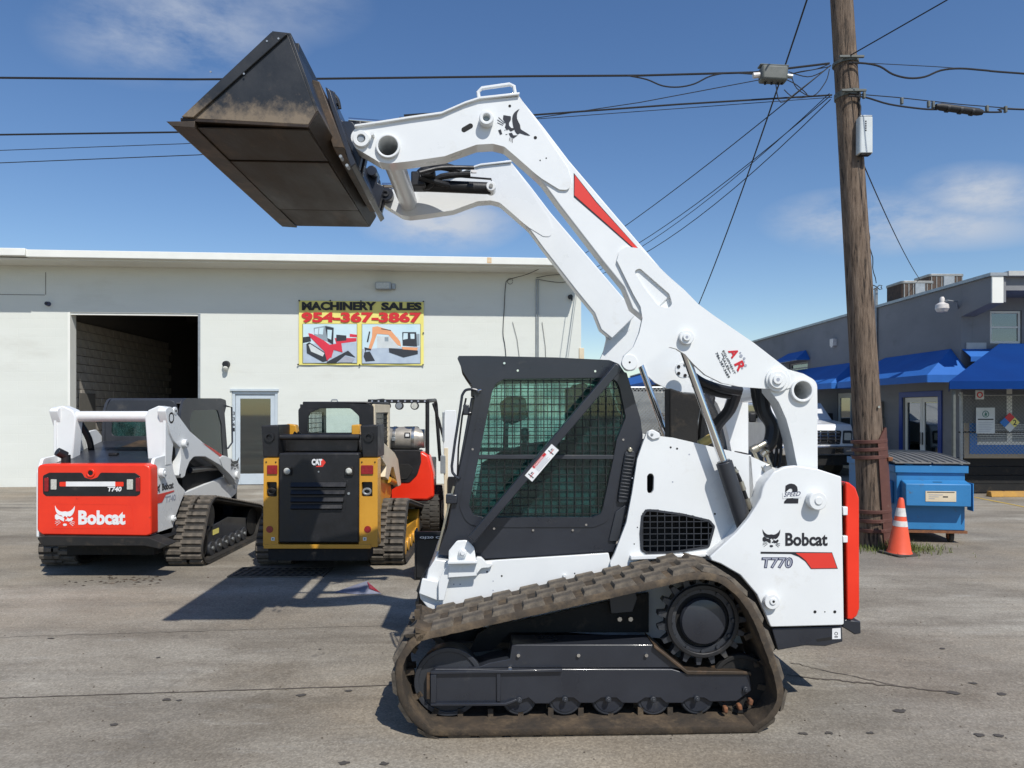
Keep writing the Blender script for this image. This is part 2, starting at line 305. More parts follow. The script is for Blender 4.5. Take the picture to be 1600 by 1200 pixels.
def fil(pts, r=0, seg=5):
    out = []; n = len(pts)
    for i in range(n):
        p = Vector(pts[i][:2]); rr = pts[i][2] if len(pts[i]) > 2 else r
        if rr <= 0: out.append((p.x, p.y)); continue
        a = Vector(pts[i-1][:2])-p; b = Vector(pts[(i+1) % n][:2])-p
        la, lb = a.length, b.length; a.normalize(); b.normalize()
        ang = a.angle(b)
        if ang > 3.05: out.append((p.x, p.y)); continue
        d = min(rr/math.tan(ang/2), la*.48, lb*.48); rad = d*math.tan(ang/2)
        c = p+(a+b).normalized()*(rad/math.sin(ang/2))
        p0, p1 = p+a*d, p+b*d
        v0, v1 = p0-c, p1-c; tot = v0.angle_signed(v1)
        for k in range(seg+1):
            th = -tot*k/seg; cs, sn = math.cos(th), math.sin(th)
            out.append((c.x+v0.x*cs-v0.y*sn, c.y+v0.x*sn+v0.y*cs))
    return out
def smooth(pts, k=4, closed=False):
    out = []; n = len(pts); P_ = [Vector(p) for p in pts]
    rng = range(n) if closed else range(n-1)
    for i in rng:
        p0 = P_[i-1] if (i > 0 or closed) else P_[0]; p1 = P_[i]; p2 = P_[(i+1) % n]; p3 = P_[(i+2) % n] if (i+2 < n or closed) else P_[-1]
        for j in range(k):
            t = j/k
            out.append(.5*((2*p1)+(p2-p0)*t+(2*p0-5*p1+4*p2-p3)*t*t+(3*p1-p0-3*p2+p3)*t**3))
    if not closed: out.append(P_[-1])
    return out
def circ(cx, cy, r, n=24, a0=0, a1=360): 
    full = abs(a1-a0) >= 360
    return [(cx+r*math.cos(R(a0+(a1-a0)*i/(n if full else n-1))), cy+r*math.sin(R(a0+(a1-a0)*i/(n if full else n-1)))) for i in range(n)]
class MB:
    def __init__(s): s.v = []; s.f = []; s.mi = []; s.cm = 0
    def add(s, vs, fs):
        o = len(s.v); s.v += [Vector(v) for v in vs]; s.f += [tuple(i+o for i in f) for f in fs]; s.mi += [s.cm]*len(fs); return s
    def box(s, c, d, rot=None):
        vs = []
        for x in (-.5,.5):
            for y in (-.5,.5):
                for z in (-.5,.5):
                    p = Vector((x*d[0], y*d[1], z*d[2])); 
                    if rot is not None: p = rot @ p
                    vs.append(p+Vector(c))
        return s.add(vs, [(0,1,3,2),(4,6,7,5),(0,4,5,1),(2,3,7,6),(0,2,6,4),(1,5,7,3)])
    def bx(s, x0, x1, y0, y1, z0, z1): return s.box(((x0+x1)/2,(y0+y1)/2,(z0+z1)/2),(abs(x1-x0),abs(y1-y0),abs(z1-z0)))
    def bar(s, p0, p1, w, h, up=(0,0,1)):
        p0, p1 = Vector(p0), Vector(p1); d = (p1-p0); L = d.length; d.normalize()
        a = d.cross(Vector(up)); 
        if a.length < 1e-4: a = d.cross(Vector((0,1,0)))
        a.normalize(); b = a.cross(d)
        rot = Matrix((d, a, b)).transposed(); return s.box((p0+p1)/2, (L, w, h), rot)
    def cyl(s, p0, p1, r0, r1=None, n=20, hole=0):
        p0, p1 = Vector(p0), Vector(p1); r1 = r0 if r1 is None else r1
        d = (p1-p0).normalized(); a = d.orthogonal().normalized(); b = d.cross(a)
        cs = [(a*math.cos(2*math.pi*i/n)+b*math.sin(2*math.pi*i/n)) for i in range(n)]
        vs = [p0+c*r0 for c in cs]+[p1+c*r1 for c in cs]
        fs = [(i, (i+1) % n, n+(i+1) % n, n+i) for i in range(n)]
        if hole:
            vs += [p0+c*hole for c in cs]+[p1+c*hole for c in cs]
            fs += [(2*n+i, 3*n+i, 3*n+(i+1) % n, 2*n+(i+1) % n) for i in range(n)]
            fs += [(i, 2*n+i, 2*n+(i+1) % n, (i+1) % n) for i in range(n)]
            fs += [(n+i, n+(i+1) % n, 3*n+(i+1) % n, 3*n+i) for i in range(n)]
        else: fs += [tuple(range(n))[::-1], tuple(range(n, 2*n))]
        return s.add(vs, fs)
    def tube(s, pts, r, n=8, closed=False):
        pts = [Vector(p) for p in pts]; m = len(pts); vs = []; fs = []; prev = None
        for i, p in enumerate(pts):
            t = (pts[(i+1) % m]-pts[i-1]) if closed or 0 < i < m-1 else (pts[1]-pts[0] if i == 0 else pts[-1]-pts[-2])
            t.normalize()
            a = t.orthogonal().normalized() if prev is None else (prev-t*prev.dot(t)).normalized()
            prev = a; b = t.cross(a); rr = r[i] if isinstance(r, (list, tuple)) else r
            vs += [p+(a*math.cos(2*math.pi*k/n)+b*math.sin(2*math.pi*k/n))*rr for k in range(n)]
        for i in range(m if closed else m-1):
            j = (i+1) % m
            fs += [(i*n+k, i*n+(k+1) % n, j*n+(k+1) % n, j*n+k) for k in range(n)]
        if not closed: fs += [tuple(range(n))[::-1], tuple(range((m-1)*n, m*n))]
        return s.add(vs, fs)
    def prism(s, outer, w0, w1, f=XZ, holes=()):
        loops = [list(outer)]+[list(h) for h in holes]
        flat = [p for lp in loops for p in lp]; n = len(flat)
        vs = [f(p[0], p[1], w0) for p in flat]+[f(p[0], p[1], w1) for p in flat]; fs = []
        if holes:
            tr = tessellate_polygon([[Vector((p[0], p[1], 0)) for p in lp] for lp in loops])
            for t in tr: fs += [tuple(t), tuple(i+n for i in reversed(t))]
        else: fs += [tuple(range(n)), tuple(range(n, 2*n))[::-1]]
        o = 0
        for lp in loops:
            k = len(lp)
            for i in range(k):
                j = (i+1) % k; fs.append((o+i, o+j, n+o+j, n+o+i))
            o += k
        return s.add(vs, fs)
    def lathe(s, prof, c=(0,0,0), n=24, ax='z'):
        vs = []; m = len(prof); c = Vector(c)
        for (r, h) in prof:
            for k in range(n):
                a = 2*math.pi*k/n; x, y = r*math.cos(a), r*math.sin(a)
                vs.append(c+(Vector((x,y,h)) if ax == 'z' else Vector((h,x,y)) if ax == 'x' else Vector((x,h,y))))
        fs = [(i*n+k, i*n+(k+1) % n, (i+1)*n+(k+1) % n, (i+1)*n+k) for i in range(m-1) for k in range(n)]
        fs += [tuple(range(n))[::-1], tuple(range((m-1)*n, m*n))]
        return s.add(vs, fs)
    def build(s, name, mat, parent=None, bevel=0, ang=35, seg=2, smooth_=True):
        me = bpy.data.meshes.new(name); bm = bmesh.new()
        bv = [bm.verts.new(v) for v in s.v]
        for f, mi in zip(s.f, s.mi):
            try: fc = bm.faces.new([bv[i] for i in f]); fc.material_index = mi
            except ValueError: pass
        bmesh.ops.recalc_face_normals(bm, faces=bm.faces); bm.to_mesh(me); bm.free()
        for mm in (mat if isinstance(mat, (list, tuple)) else [mat]): me.materials.append(M[mm] if isinstance(mm, str) else mm)
        if smooth_:
            me.polygons.foreach_set('use_smooth', [True]*len(me.polygons)); me.set_sharp_from_angle(angle=R(ang))
        o = bpy.data.objects.new(name, me); COL.objects.link(o)
        if parent is not None: o.parent = parent
        if bevel:
            b = o.modifiers.new('bevel', 'BEVEL'); b.width = bevel; b.segments = seg; b.limit_method = 'ANGLE'; b.angle_limit = R(40)
            b.harden_normals = False
        return o
def thing(name, label, cat, loc=(0,0,0), rz=0, group=None):
    o = bpy.data.objects.new(name, None); COL.objects.link(o); o.location = loc; o.rotation_euler = (0,0,rz)
    o['label'] = label; o['category'] = cat; o.empty_display_size = .2
    if group: o['group'] = group
    return o
def tag(o, label, cat, group=None):
    o['label'] = label; o['category'] = cat
    if group: o['group'] = group
    return o
def struct(o): o['kind'] = 'structure'; return o
def stuff(o): o['kind'] = 'stuff'; return o
_fonts = {}
def text(body, org, rv, uv, mat, parent, name='lettering', bold=.02, shear=0, depth=.0015, out=None, spacing=1.0, label=None):
    """flat lettering that fills the parallelogram org, org+rv, org+uv"""
    cu = bpy.data.curves.new(name, 'FONT'); cu.body = body; cu.size = 1; cu.offset = bold; cu.space_character = spacing; cu.resolution_u = 3
    cu.space_line = .92; cu.align_x = 'CENTER'
    ob = bpy.data.objects.new(name, cu); COL.objects.link(ob); dg = bpy.context.evaluated_depsgraph_get()
    me = bpy.data.meshes.new_from_object(ob.evaluated_get(dg)); bpy.data.objects.remove(ob); bpy.data.curves.remove(cu)
    xs = [v.co.x for v in me.vertices]; ys = [v.co.y for v in me.vertices]
    x0, x1, y0, y1 = min(xs), max(xs), min(ys), max(ys)
    org, rv, uv = Vector(org), Vector(rv), Vector(uv); nrm = rv.cross(uv).normalized()
    if out is not None and nrm.dot(Vector(out)) < 0: nrm = -nrm
    mb = MB(); pts = []
    for v in me.vertices:
        sx = (v.co.x-x0)/(x1-x0); sy = (v.co.y-y0)/(y1-y0); pts.append(org+rv*(sx+shear*(sy-.5))+uv*sy+nrm*depth)
    me2 = bpy.data.meshes.new(name); me2.from_pydata(pts, [], [tuple(p.vertices) for p in me.polygons]); me2.materials.append(M[mat])
    bpy.data.meshes.remove(me)
    bm = bmesh.new(); bm.from_mesh(me2); bmesh.ops.remove_doubles(bm, verts=bm.verts, dist=1e-5); bmesh.ops.recalc_face_normals(bm, faces=bm.faces)
    r = bmesh.ops.extrude_face_region(bm, geom=bm.faces[:]); vv = [g for g in r['geom'] if isinstance(g, bmesh.types.BMVert)]
    bmesh.ops.translate(bm, verts=vv, vec=-nrm*depth*.9); bmesh.ops.recalc_face_normals(bm, faces=bm.faces); bm.to_mesh(me2); bm.free()
    o = bpy.data.objects.new(name, me2); COL.objects.link(o); o.parent = parent
    if label: o['label'] = label
    return o
def signed_area(p): return .5*sum(p[i][0]*p[(i+1) % len(p)][1]-p[(i+1) % len(p)][0]*p[i][1] for i in range(len(p)))
def resample(path, step=None, n=None):
    pts = [Vector(p[:2]) for p in path]; m = len(pts); seg = [(pts[(i+1) % m]-pts[i]).length for i in range(m)]; tot = sum(seg)
    if n is None: n = round(tot/step)
    out = []; i = 0; acc = 0
    for k in range(n):
        s = tot*k/n
        while acc+seg[i] < s: acc += seg[i]; i += 1
        out.append(pts[i].lerp(pts[(i+1) % m], (s-acc)/max(seg[i], 1e-9)))
    return out
def hull(circles, n=40):
    pts = sorted({(round(x, 5), round(y, 5)) for (cx, cy, r) in circles for (x, y) in circ(cx, cy, r, n)})
    def half(ps):
        h = []
        for p in ps:
            while len(h) > 1 and (h[-1][0]-h[-2][0])*(p[1]-h[-2][1])-(h[-1][1]-h[-2][1])*(p[0]-h[-2][0]) <= 0: h.pop()
            h.append(p)
        return h
    lo = half(pts); up = half(pts[::-1]); return lo[:-1]+up[:-1]
def track(parent, path, f, w0, w1, th, pitch, rows, lugh, luglen, bandmat, lugmat, nsub=4, name='track', merge=False, drive=True):
    """rubber track: a closed band following path (outer face), with tread lugs standing on it"""
    if signed_area(path) < 0: path = path[::-1]
    n = round(sum((Vector(path[(i+1) % len(path)][:2])-Vector(path[i][:2])).length for i in range(len(path)))/pitch)
    fine = resample(path, n=n*nsub); m = len(fine)
    nr = []
    for i in range(m):
        t = (fine[(i+1) % m]-fine[i-1]).normalized(); nr.append((t, Vector((t.y, -t.x))))
    mb = MB(); vs = []
    jit = [random.uniform(-.0015, .0015) for _ in range(m)]
    for i in range(m):
        o = fine[i]; q = o-nr[i][1]*(th+jit[i]); e = .010
        for (p, w) in ((o-nr[i][1]*e, w0), (o, w0+e), (o, w1-e), (o-nr[i][1]*e, w1), (q, w1), (q, w0)): vs.append(f(p.x, p.y, w))
    fs = [(i*6+k, i*6+(k+1) % 6, ((i+1) % m)*6+(k+1) % 6, ((i+1) % m)*6+k) for i in range(m) for k in range(6)]
    mb.add(vs, fs)
    if drive:
        wc = (w0+w1)/2
        for i in range(0, m, nsub):
            q = fine[i]-nr[i][1]*(th+.02); t, nn = nr[i]
            X = f(t.x, t.y, 0)-f(0,0,0); Z = f(nn.x, nn.y, 0)-f(0,0,0); Yv = Z.cross(X)
            for dw in (-.05, .05): mb.box(f(q.x, q.y, wc+dw), (.03, .03, .05), Matrix((X, Yv, Z)).transposed())
    tr = mb.build(name, bandmat, parent, ang=50)
    W = f(0,0,1)-f(0,0,0); jm = MB()
    for (ra, rb, ph) in rows:
        wa, wb = w0+(w1-w0)*ra, w0+(w1-w0)*rb; c = (wa+wb)/2; hw = abs(wb-wa)/2; L = luglen/2; ch = min(.014, luglen*.18)
        lm = MB(); vs = []
        for (z, s_) in ((-.004, 0), (lugh, ch)):
            for (x, y) in ((-L+s_, -hw+s_), (L-s_, -hw+s_), (L-s_, hw-s_), (-L+s_, hw-s_)): vs.append((x, y, z))
        base = MB().add(vs, [(0,3,2,1),(4,5,6,7),(0,1,5,4),(1,2,6,5),(2,3,7,6),(3,0,4,7)])
        me = None
        for k in range(n):
            i = int((k+ph)*nsub) % m; p = fine[i]; t, nn = nr[i]
            X = (f(t.x, t.y, 0)-f(0,0,0)).normalized(); Z = (f(nn.x, nn.y, 0)-f(0,0,0)).normalized(); Yv = Z.cross(X)
            mat4 = Matrix((X, Yv, Z)).transposed().to_4x4(); mat4.translation = f(p.x, p.y, c)
            if merge: jm.add([mat4 @ Vector(v) for v in vs], base.f); continue
            if me is None:
                ob = base.build('tread_lug', lugmat, tr, bevel=0); me = ob.data
            else:
                ob = bpy.data.objects.new('tread_lug', me); COL.objects.link(ob); ob.parent = tr
            ob.matrix_local = mat4
    if merge: stuff(jm.build('tread_lug_rows', lugmat, tr))
    return tr
def clip_lines(poly, step, vertical=True, off=0, margin=0):
    """straight bars clipped to a polygon: list of (a, b) 2D segments"""
    res = []; ks = [p[0 if vertical else 1] for p in poly]; c = min(ks)+off
    while c < max(ks)-1e-4:
        xs = []
        for i in range(len(poly)):
            a, b = poly[i], poly[(i+1) % len(poly)]; ia, ib = (a[0], b[0]) if vertical else (a[1], b[1])
            if (ia-c)*(ib-c) < 0:
                t = (c-ia)/(ib-ia); xs.append((a[1]+(b[1]-a[1])*t) if vertical else (a[0]+(b[0]-a[0])*t))
        xs.sort()
        for j in range(0, len(xs)-1, 2):
            if xs[j+1]-xs[j] > .01: res.append(((c, xs[j]), (c, xs[j+1])) if vertical else ((xs[j], c), (xs[j+1], c)))
        c += step
    return res
def offset_poly(poly, d):
    if signed_area(poly) < 0: poly = poly[::-1]
    out = []; n = len(poly)
    for i in range(n):
        a, p, b = Vector(poly[i-1][:2]), Vector(poly[i][:2]), Vector(poly[(i+1) % n][:2])
        e1 = (p-a).normalized(); e2 = (b-p).normalized(); nn = (Vector((e1.y, -e1.x))+Vector((e2.y, -e2.x)))
        nn = nn.normalized() if nn.length > 1e-6 else Vector((e1.y, -e1.x)); out.append(tuple(p+nn*d))
    return out

# the cat-head emblem, drawn in a unit square (x right, y up), as separate flat shapes
CAT = [smooth([(.0,1.0),(.08,.86),(.22,.74),(.36,.70),(.5,.72),(.64,.70),(.80,.76),(.93,.88),(1.0,.99),(.985,.80),(.93,.64),(.84,.52),(.72,.46),(.64,.50),(.60,.42),(.5,.50),(.42,.42),(.34,.52),(.2,.54),(.08,.66),(.02,.82)], 2, True),
       [(.0,.52),(.08,.60),(.22,.50),(.36,.46),(.47,.38),(.45,.22),(.34,.27),(.22,.34),(.08,.30),(.0,.38)],
       [(.62,.42),(.74,.36),(.86,.44),(.92,.36),(.84,.26),(.68,.22),(.58,.28)],
       [(.40,.09),(.46,.13),(.58,.11),(.60,.04),(.50,.0),(.42,.02)],
       [(.52,.30),(.58,.32),(.60,.26),(.54,.24)],
       [(.02,.24),(.24,.28),(.24,.265),(.02,.22)],[(.0,.14),(.24,.24),(.245,.225),(.01,.12)],[(.06,.04),(.28,.20),(.29,.185),(.07,.025)],
       [(.78,.20),(.98,.10),(.975,.08),(.77,.18)],[(.80,.24),(1.0,.20),(1.0,.18),(.80,.22)],[(.74,.16),(.92,.02),(.91,.0),(.73,.14)]]
def emblem(org, rv, uv, mat, parent, name='cat_head_emblem', out=(0,-1,0), depth=.0016):
    org, rv, uv = Vector(org), Vector(rv), Vector(uv); n = rv.cross(uv).normalized()
    if n.dot(Vector(out)) < 0: n = -n
    mb = MB()
    for lp in CAT: mb.prism([(p[0], p[1]) for p in lp], .0002, depth, lambda u, v, w: org+rv*u+uv*v+n*w)
    return mb.build(name, mat, parent, smooth_=False)

# ================================================================== GROUND
mb = MB(); xs = [-400,-60,-30,-12,0,12,30,60,400]; ys = [-200,-30,0,6,12,18,30,60,900]
mb.add([(x, y, 0) for y in ys for x in xs], [(j*9+i, j*9+i+1, (j+1)*9+i+1, (j+1)*9+i) for j in range(8) for i in range(8)])
struct(mb.build('ground', 'ground', smooth_=False))
def strip(name, pts, w, z, mat):
    mb = MB(); P_ = [Vector(p) for p in pts]; vs = []
    for i, p in enumerate(P_):
        t = (P_[min(i+1, len(P_)-1)]-P_[max(i-1, 0)]).normalized(); s_ = Vector((-t.y, t.x, 0)); ww = w*random.uniform(.6, 1.25)
        vs += [Vector((p.x, p.y, z))+s_*ww/2, Vector((p.x, p.y, z))-s_*ww/2]
    mb.add(vs, [(2*i, 2*i+1, 2*i+3, 2*i+2) for i in range(len(P_)-1)]); return mb.build(name, mat, smooth_=False)
def gp(px, py): 
    Y = CAMH*F/(py-HOR); return Vector(((px-800)/F*Y, Y, 0))
M['crack'] = pm('dirt_filled_joint', (.075,.060,.048), (.12,.10,.08), 30, .95)
M['crack2'] = pm('faint_joint', (.15,.13,.105), (.20,.175,.14), 12, .95)
M['stain'] = pm('pavement_oil', (.075,.066,.056), None, 9, .75)
def wiggle(a, b, n, amp): return [a.lerp(b, i/n)+Vector((random.uniform(-amp, amp), random.uniform(-amp, amp), 0)) for i in range(n+1)]
struct(strip('pavement_joint', wiggle(gp(-80, 1094), gp(650, 1070), 60, .004), .012, .004, 'crack'))
struct(strip('pavement_joint', wiggle(gp(-60, 998), gp(640, 976), 40, .015), .007, .004, 'crack2'))
struct(strip('pavement_crack', wiggle(gp(1232, 1056), gp(1490, 1082), 34, .012), .018, .004, 'crack'))
struct(strip('pavement_crack', wiggle(gp(1235, 1036), gp(1400, 1072), 24, .012), .010, .004, 'crack'))
struct(strip('painted_line', wiggle(gp(1512, 775), gp(1640, 800), 8, .01), .09, .004, 'brass'))
# dark oil drips, small flat blobs
mb = MB()
spots = [(1490,1083,.05),(1405,1111,.045),(1520,1068,.03),(1565,1085,.04),(1472,1014,.03),(1295,1146,.03),(1360,1146,.025),(1530,1149,.04),(1560,1150,.035),(1255,1147,.03),
         (247,1028,.02),(178,1133,.03),(600,1194,.03),(537,1193,.035),(260,1094,.035),(280,1095,.02),(470,1087,.04),(545,1080,.03),(80,998,.03),(500,1015,.015)]
for (px, py, r) in spots:
    c = gp(px, py); k = 11; mb.add([(c.x+r*.9*random.uniform(.6,1.2)*math.cos(2*math.pi*i/k), c.y+r*.6*random.uniform(.5,1.2)*math.sin(2*math.pi*i/k), .0045) for i in range(k)], [tuple(range(k))])
stuff(tag(mb.build('oil_drips', 'stain', smooth_=False), 'small dark oil drips and tar spots scattered on the pavement', 'stains'))
mb = MB()
for k in range(420):
    px, py = random.uniform(-100, 1700), 790+410*random.random()**.7; c = gp(px, py); r = random.uniform(.003, .010); a = random.uniform(0, 6.28)
    mb.add([(c.x+r*math.cos(a+i*2.09), c.y+r*math.sin(a+i*2.09), .001) for i in range(3)]+[(c.x, c.y, r*.8)], [(0,1,3),(1,2,3),(2,0,3)])
stuff(tag(mb.build('grit', 'lug', smooth_=False), 'loose grit and small stones scattered over the pavement', 'grit'))
mb = MB()
for k in range(46):
    px, py = random.gauss(190, 45), random.gauss(906, 3.5); c = gp(px, py); r = random.uniform(.012, .04); a = random.uniform(-.4, .4); d_ = Vector((math.cos(a), math.sin(a), 0)); e_ = Vector((-d_.y, d_.x, 0))*.007; u_ = Vector((0,0,random.uniform(.004,.014)))
    mb.add([c-d_*r+u_*.2, c+e_+u_, c+d_*r+u_*.3, c-e_+u_*.4], [(0,1,2,3)])
stuff(tag(mb.build('dry_litter', 'bucketedge', smooth_=False), 'thin line of dry leaves and litter on the pavement left of the drain', 'litter'))
# drain grate
g = thing('drain_grate', 'rectangular steel drain grate set in the pavement behind the yellow loader', 'drain grate', (gp(440, 895).x, gp(440, 895).y, 0))
mb = MB().bx(-.48,.48,-.2,.2,.003,.006); mb.build('pit', 'dark', g)
mb = MB(); mb.bx(-.5,.5,-.22,-.195,.002,.014).bx(-.5,.5,.195,.22,.002,.014).bx(-.5,-.475,-.195,.195,.002,.014).bx(.475,.5,-.195,.195,.002,.014).build('rim', 'lug2', g)
bme = None
for i in range(12):
    x = -.44+i*.08
    if bme is None: o = MB().add([(-.045,-.195,.012),(-.008,-.195,.012),(.035,.195,.012),(-.002,.195,.012),(-.045,-.195,.007),(-.008,-.195,.007),(.035,.195,.007),(-.002,.195,.007)],[(0,1,2,3),(7,6,5,4),(0,4,5,1),(1,5,6,2),(2,6,7,3),(3,7,4,0)]).build('bar', 'lug', g); bme = o.data
    else: o = bpy.data.objects.new('bar', bme); COL.objects.link(o); o.parent = g
    o.location = (x, 0, 0); o.rotation_euler = (0, 0, R(-25)) if False else (0,0,0)
for j in range(3): MB().bx(-.475,.475,-.1+j*.1-.006,-.1+j*.1+.006,.0075,.0125).build('cross_bar', 'lug2', g)
# fallen pennant
f1 = thing('folded_flyer', 'crumpled white and red folded paper with shadow painted into its grey, lying on the pavement', 'paper', gp(565, 926))
mb = MB().add([(-.27,.0,.003),(.02,.16,.075),(.20,-.06,.004),(.06,-.03,.045),(.0,-.08,.004)], [(0,4,3),(0,3,1),(4,2,3),(3,2,1)]); mb.build('sheet', 'paper', f1, smooth_=False)
MB().add([(.03,.115,.080),(.19,-.05,.012),(.08,-.03,.048)], [(0,1,2)]).build('red_print', 'taill', f1, smooth_=False)

# ================================================================== LEFT BUILDING
WF = Frame((0, 17.07, 0), math.atan(.0778))
WB = thing('warehouse', 'long white painted block warehouse with flat roof, open bay and single glass door', 'building', WF.loc, WF.yaw)
def wq(px, py, l=0): return WF.L(px, py, l)
uL = -26.0; uR = wq(908, 600)[0]; zT = wq(500, 407, -.8)[1]
b0, bz = wq(106, 488); b1, _ = wq(313, 488)
d0, dz = wq(362, 611); d1, _ = wq(434, 611)
mb = MB().prism([(uL,-.05),(b0,-.05),(b0,bz),(b1,bz),(b1,-.05),(d0,-.05),(d0,dz),(d1,dz),(d1,-.05),(uR,-.05),(uR,zT),(uL,zT)], 0, .22)
mb.build('wall', 'wallw', WB, ang=20, smooth_=False)
mb = MB().bx(uR-.2, uR, .22, 13, -.05, zT); mb.build('side_wall', 'wallw', WB)
oh = .80
MB().bx(uL, wq(40,400,-oh)[0], -oh-.03, 13, zT, zT+.16).build('roof', 'fascia', WB, bevel=.01)
MB().bx(wq(40,400,-oh)[0]+.003, uR, -oh, 13, zT-.02, zT+.14).build('roof', 'fascia', WB, bevel=.01)
MB().bx(uL, uR-.01, -oh+.10, -.003, zT-.06, zT-.023).build('soffit', 'soffit', WB)
MB().bx(wq(761,400,-oh)[0], wq(768,400,-oh)[0], -oh-.0025, -oh-.0005, zT+.0, zT+.13).build('rust_stain', 'stainr', WB)
MB().bx(uL, wq(70,460)[0], -.004, -.001, wq(40,461)[1], wq(40,461)[1]+.012).build('render_crack', 'mortar', WB); MB().bx(wq(71,430)[0], wq(71,430)[0]+.012, -.004, -.001, wq(40,461)[1]+.013, wq(40,425)[1]).build('render_crack', 'mortar', WB)
# bay: jambs, header, interior walls
MB().bx(b0-.002, b0+.05, -.004, .26, -.02, bz-.0).build('jamb', 'fascia', WB); MB().bx(b1-.05, b1+.002, -.004, .26, -.02, bz).build('jamb', 'galv', WB)
mb = MB().bx(b0+.05, b1-.05, .02, .10, bz-.05, bz-.003); mb.build('bay_header', 'fascia', WB)
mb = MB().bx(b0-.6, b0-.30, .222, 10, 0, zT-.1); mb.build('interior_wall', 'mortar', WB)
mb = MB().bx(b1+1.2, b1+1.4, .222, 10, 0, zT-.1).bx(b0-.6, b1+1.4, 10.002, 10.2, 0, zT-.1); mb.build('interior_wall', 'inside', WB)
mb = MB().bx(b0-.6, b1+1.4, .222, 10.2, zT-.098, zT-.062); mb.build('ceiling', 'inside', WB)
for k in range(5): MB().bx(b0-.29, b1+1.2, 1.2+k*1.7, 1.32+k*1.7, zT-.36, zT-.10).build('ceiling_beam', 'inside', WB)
bme = None
for j in range(19):
    for i in range(15):
        y = .50+i*.41+(.2 if j % 2 else 0); z = .11+j*.203
        if z > bz+.25: continue
        if bme is None: o = MB().box((0,0,0), (.04, .396, .19)).build('block', 'block', WB, bevel=.006, seg=1); bme = o.data
        else:
            o = bpy.data.objects.new('block', bme); COL.objects.link(o); o.parent = WB
            q = o.modifiers.new('bevel', 'BEVEL'); q.width = .006; q.segments = 1
        o.location = (b0-.29+random.uniform(-.003,.003), y, z)
MB().bx(b0-.262, b0-.24, 1.0, 1.75, .1, 2.15).build('dark_recess', 'mortar', WB)  # dark slab standing in for the shaded recess in the block wall
# glass door with frame
dr = MB(); w = .07
dr.bx(d0+.004, d0+w, .02, .14, 0, dz-.004).bx(d1-w, d1-.004, .02, .14, 0, dz-.004).bx(d0+w, d1-w, .02, .14, dz-w, dz-.004)
dfr = dr.build('door_frame', 'doorf', WB, bevel=.004)
leaf = MB(); L0, L1 = d0+w+.006, d1-w-.006; zt = dz-w-.006
leaf.bx(L0, L0+.10, .05, .10, .012, zt).bx(L1-.10, L1, .05, .10, .012, zt).bx(L0+.10, L1-.10, .05, .10, zt-.10, zt).bx(L0+.10, L1-.10, .05, .10, .012, .26)
lf = leaf.build('door', 'doorf', WB, bevel=.004)
MB().bx(L0+.10, L1-.10, .068, .076, .26, zt-.10).build('pane', 'glassb', lf)
MB().tube([(L1-.05,.05,.95),(L1-.05,-.02,.97),(L1-.05,-.02,1.22),(L1-.05,.05,1.24)], .012).build('handle', 'steel', lf)
MB().bx(d0-.03, d1+.03, -.03, -.003, dz+.004, dz+.05).build('door_lintel', 'doorf', WB)
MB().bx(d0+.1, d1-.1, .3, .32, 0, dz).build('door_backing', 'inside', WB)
for i, ch in enumerate('3361'): text(ch, (d0+.022, .018, 1.62-i*.125), (.045,0,0), (0,0,.085), 'decal', dfr, bold=.03, out=(0,-1,0))
# wall clutter
def wthing(name, label, cat, px, py, l=0): u, z = wq(px, py, l); p = WF.loc+WF.u*u+WF.n*l; return thing(name, label, cat, (p.x, p.y, z), WF.yaw)
t = wthing('flood_light', 'rectangular flood light mounted on the warehouse wall above the yellow banner', 'light', 601, 448, -.0)
MB().box((-.02,-.09,0), (.36,.12,.17)).build('housing', 'galv', t, bevel=.01); MB().box((-.03,-.154,0), (.30,.008,.13)).build('lens', 'lensw', t); MB().box((.21,-.04,0), (.09,.08,.13)).build('bracket', 'galv', t, bevel=.005)
t = wthing('wall_lamp', 'small round wall lamp with black cap beside the glass door', 'lamp', 354, 572)
MB().cyl((0,-.002,.04),(0,-.10,.04),.085,.07,16).build('cap', 'black', t); MB().lathe([(.02,-.10),(.055,-.06),(.06,-.02),(.03,.01)], (-.0,-.09,-.02), 16).build('bulb', 'lensw', t)
t = wthing('wall_sensor', 'small round dark wall fixture left of the open bay', 'sensor', 76, 475)
MB().cyl((0,-.001,0),(0,-.09,0),.055,.045,14).build('body', 'navy', t); MB().cyl((0,-.091,0),(0,-.10,0),.03,.03,10).build('eye', 'black', t)
t = wthing('security_camera', 'small black camera on the warehouse wall near its right corner', 'camera', 891, 464)
MB().cyl((0,-.001,0),(0,-.08,0),.06,.05,14).build('body', 'black', t); MB().box((.03,-.06,-.06),(.03,.03,.08)).build('bracket','black',t)
MB().bx(uR-.05, uR+.07, -.03, .12, wq(908,560)[1]-.55, wq(908,560)[1]+.25).build('corner_box', 'cream', WB, bevel=.01)
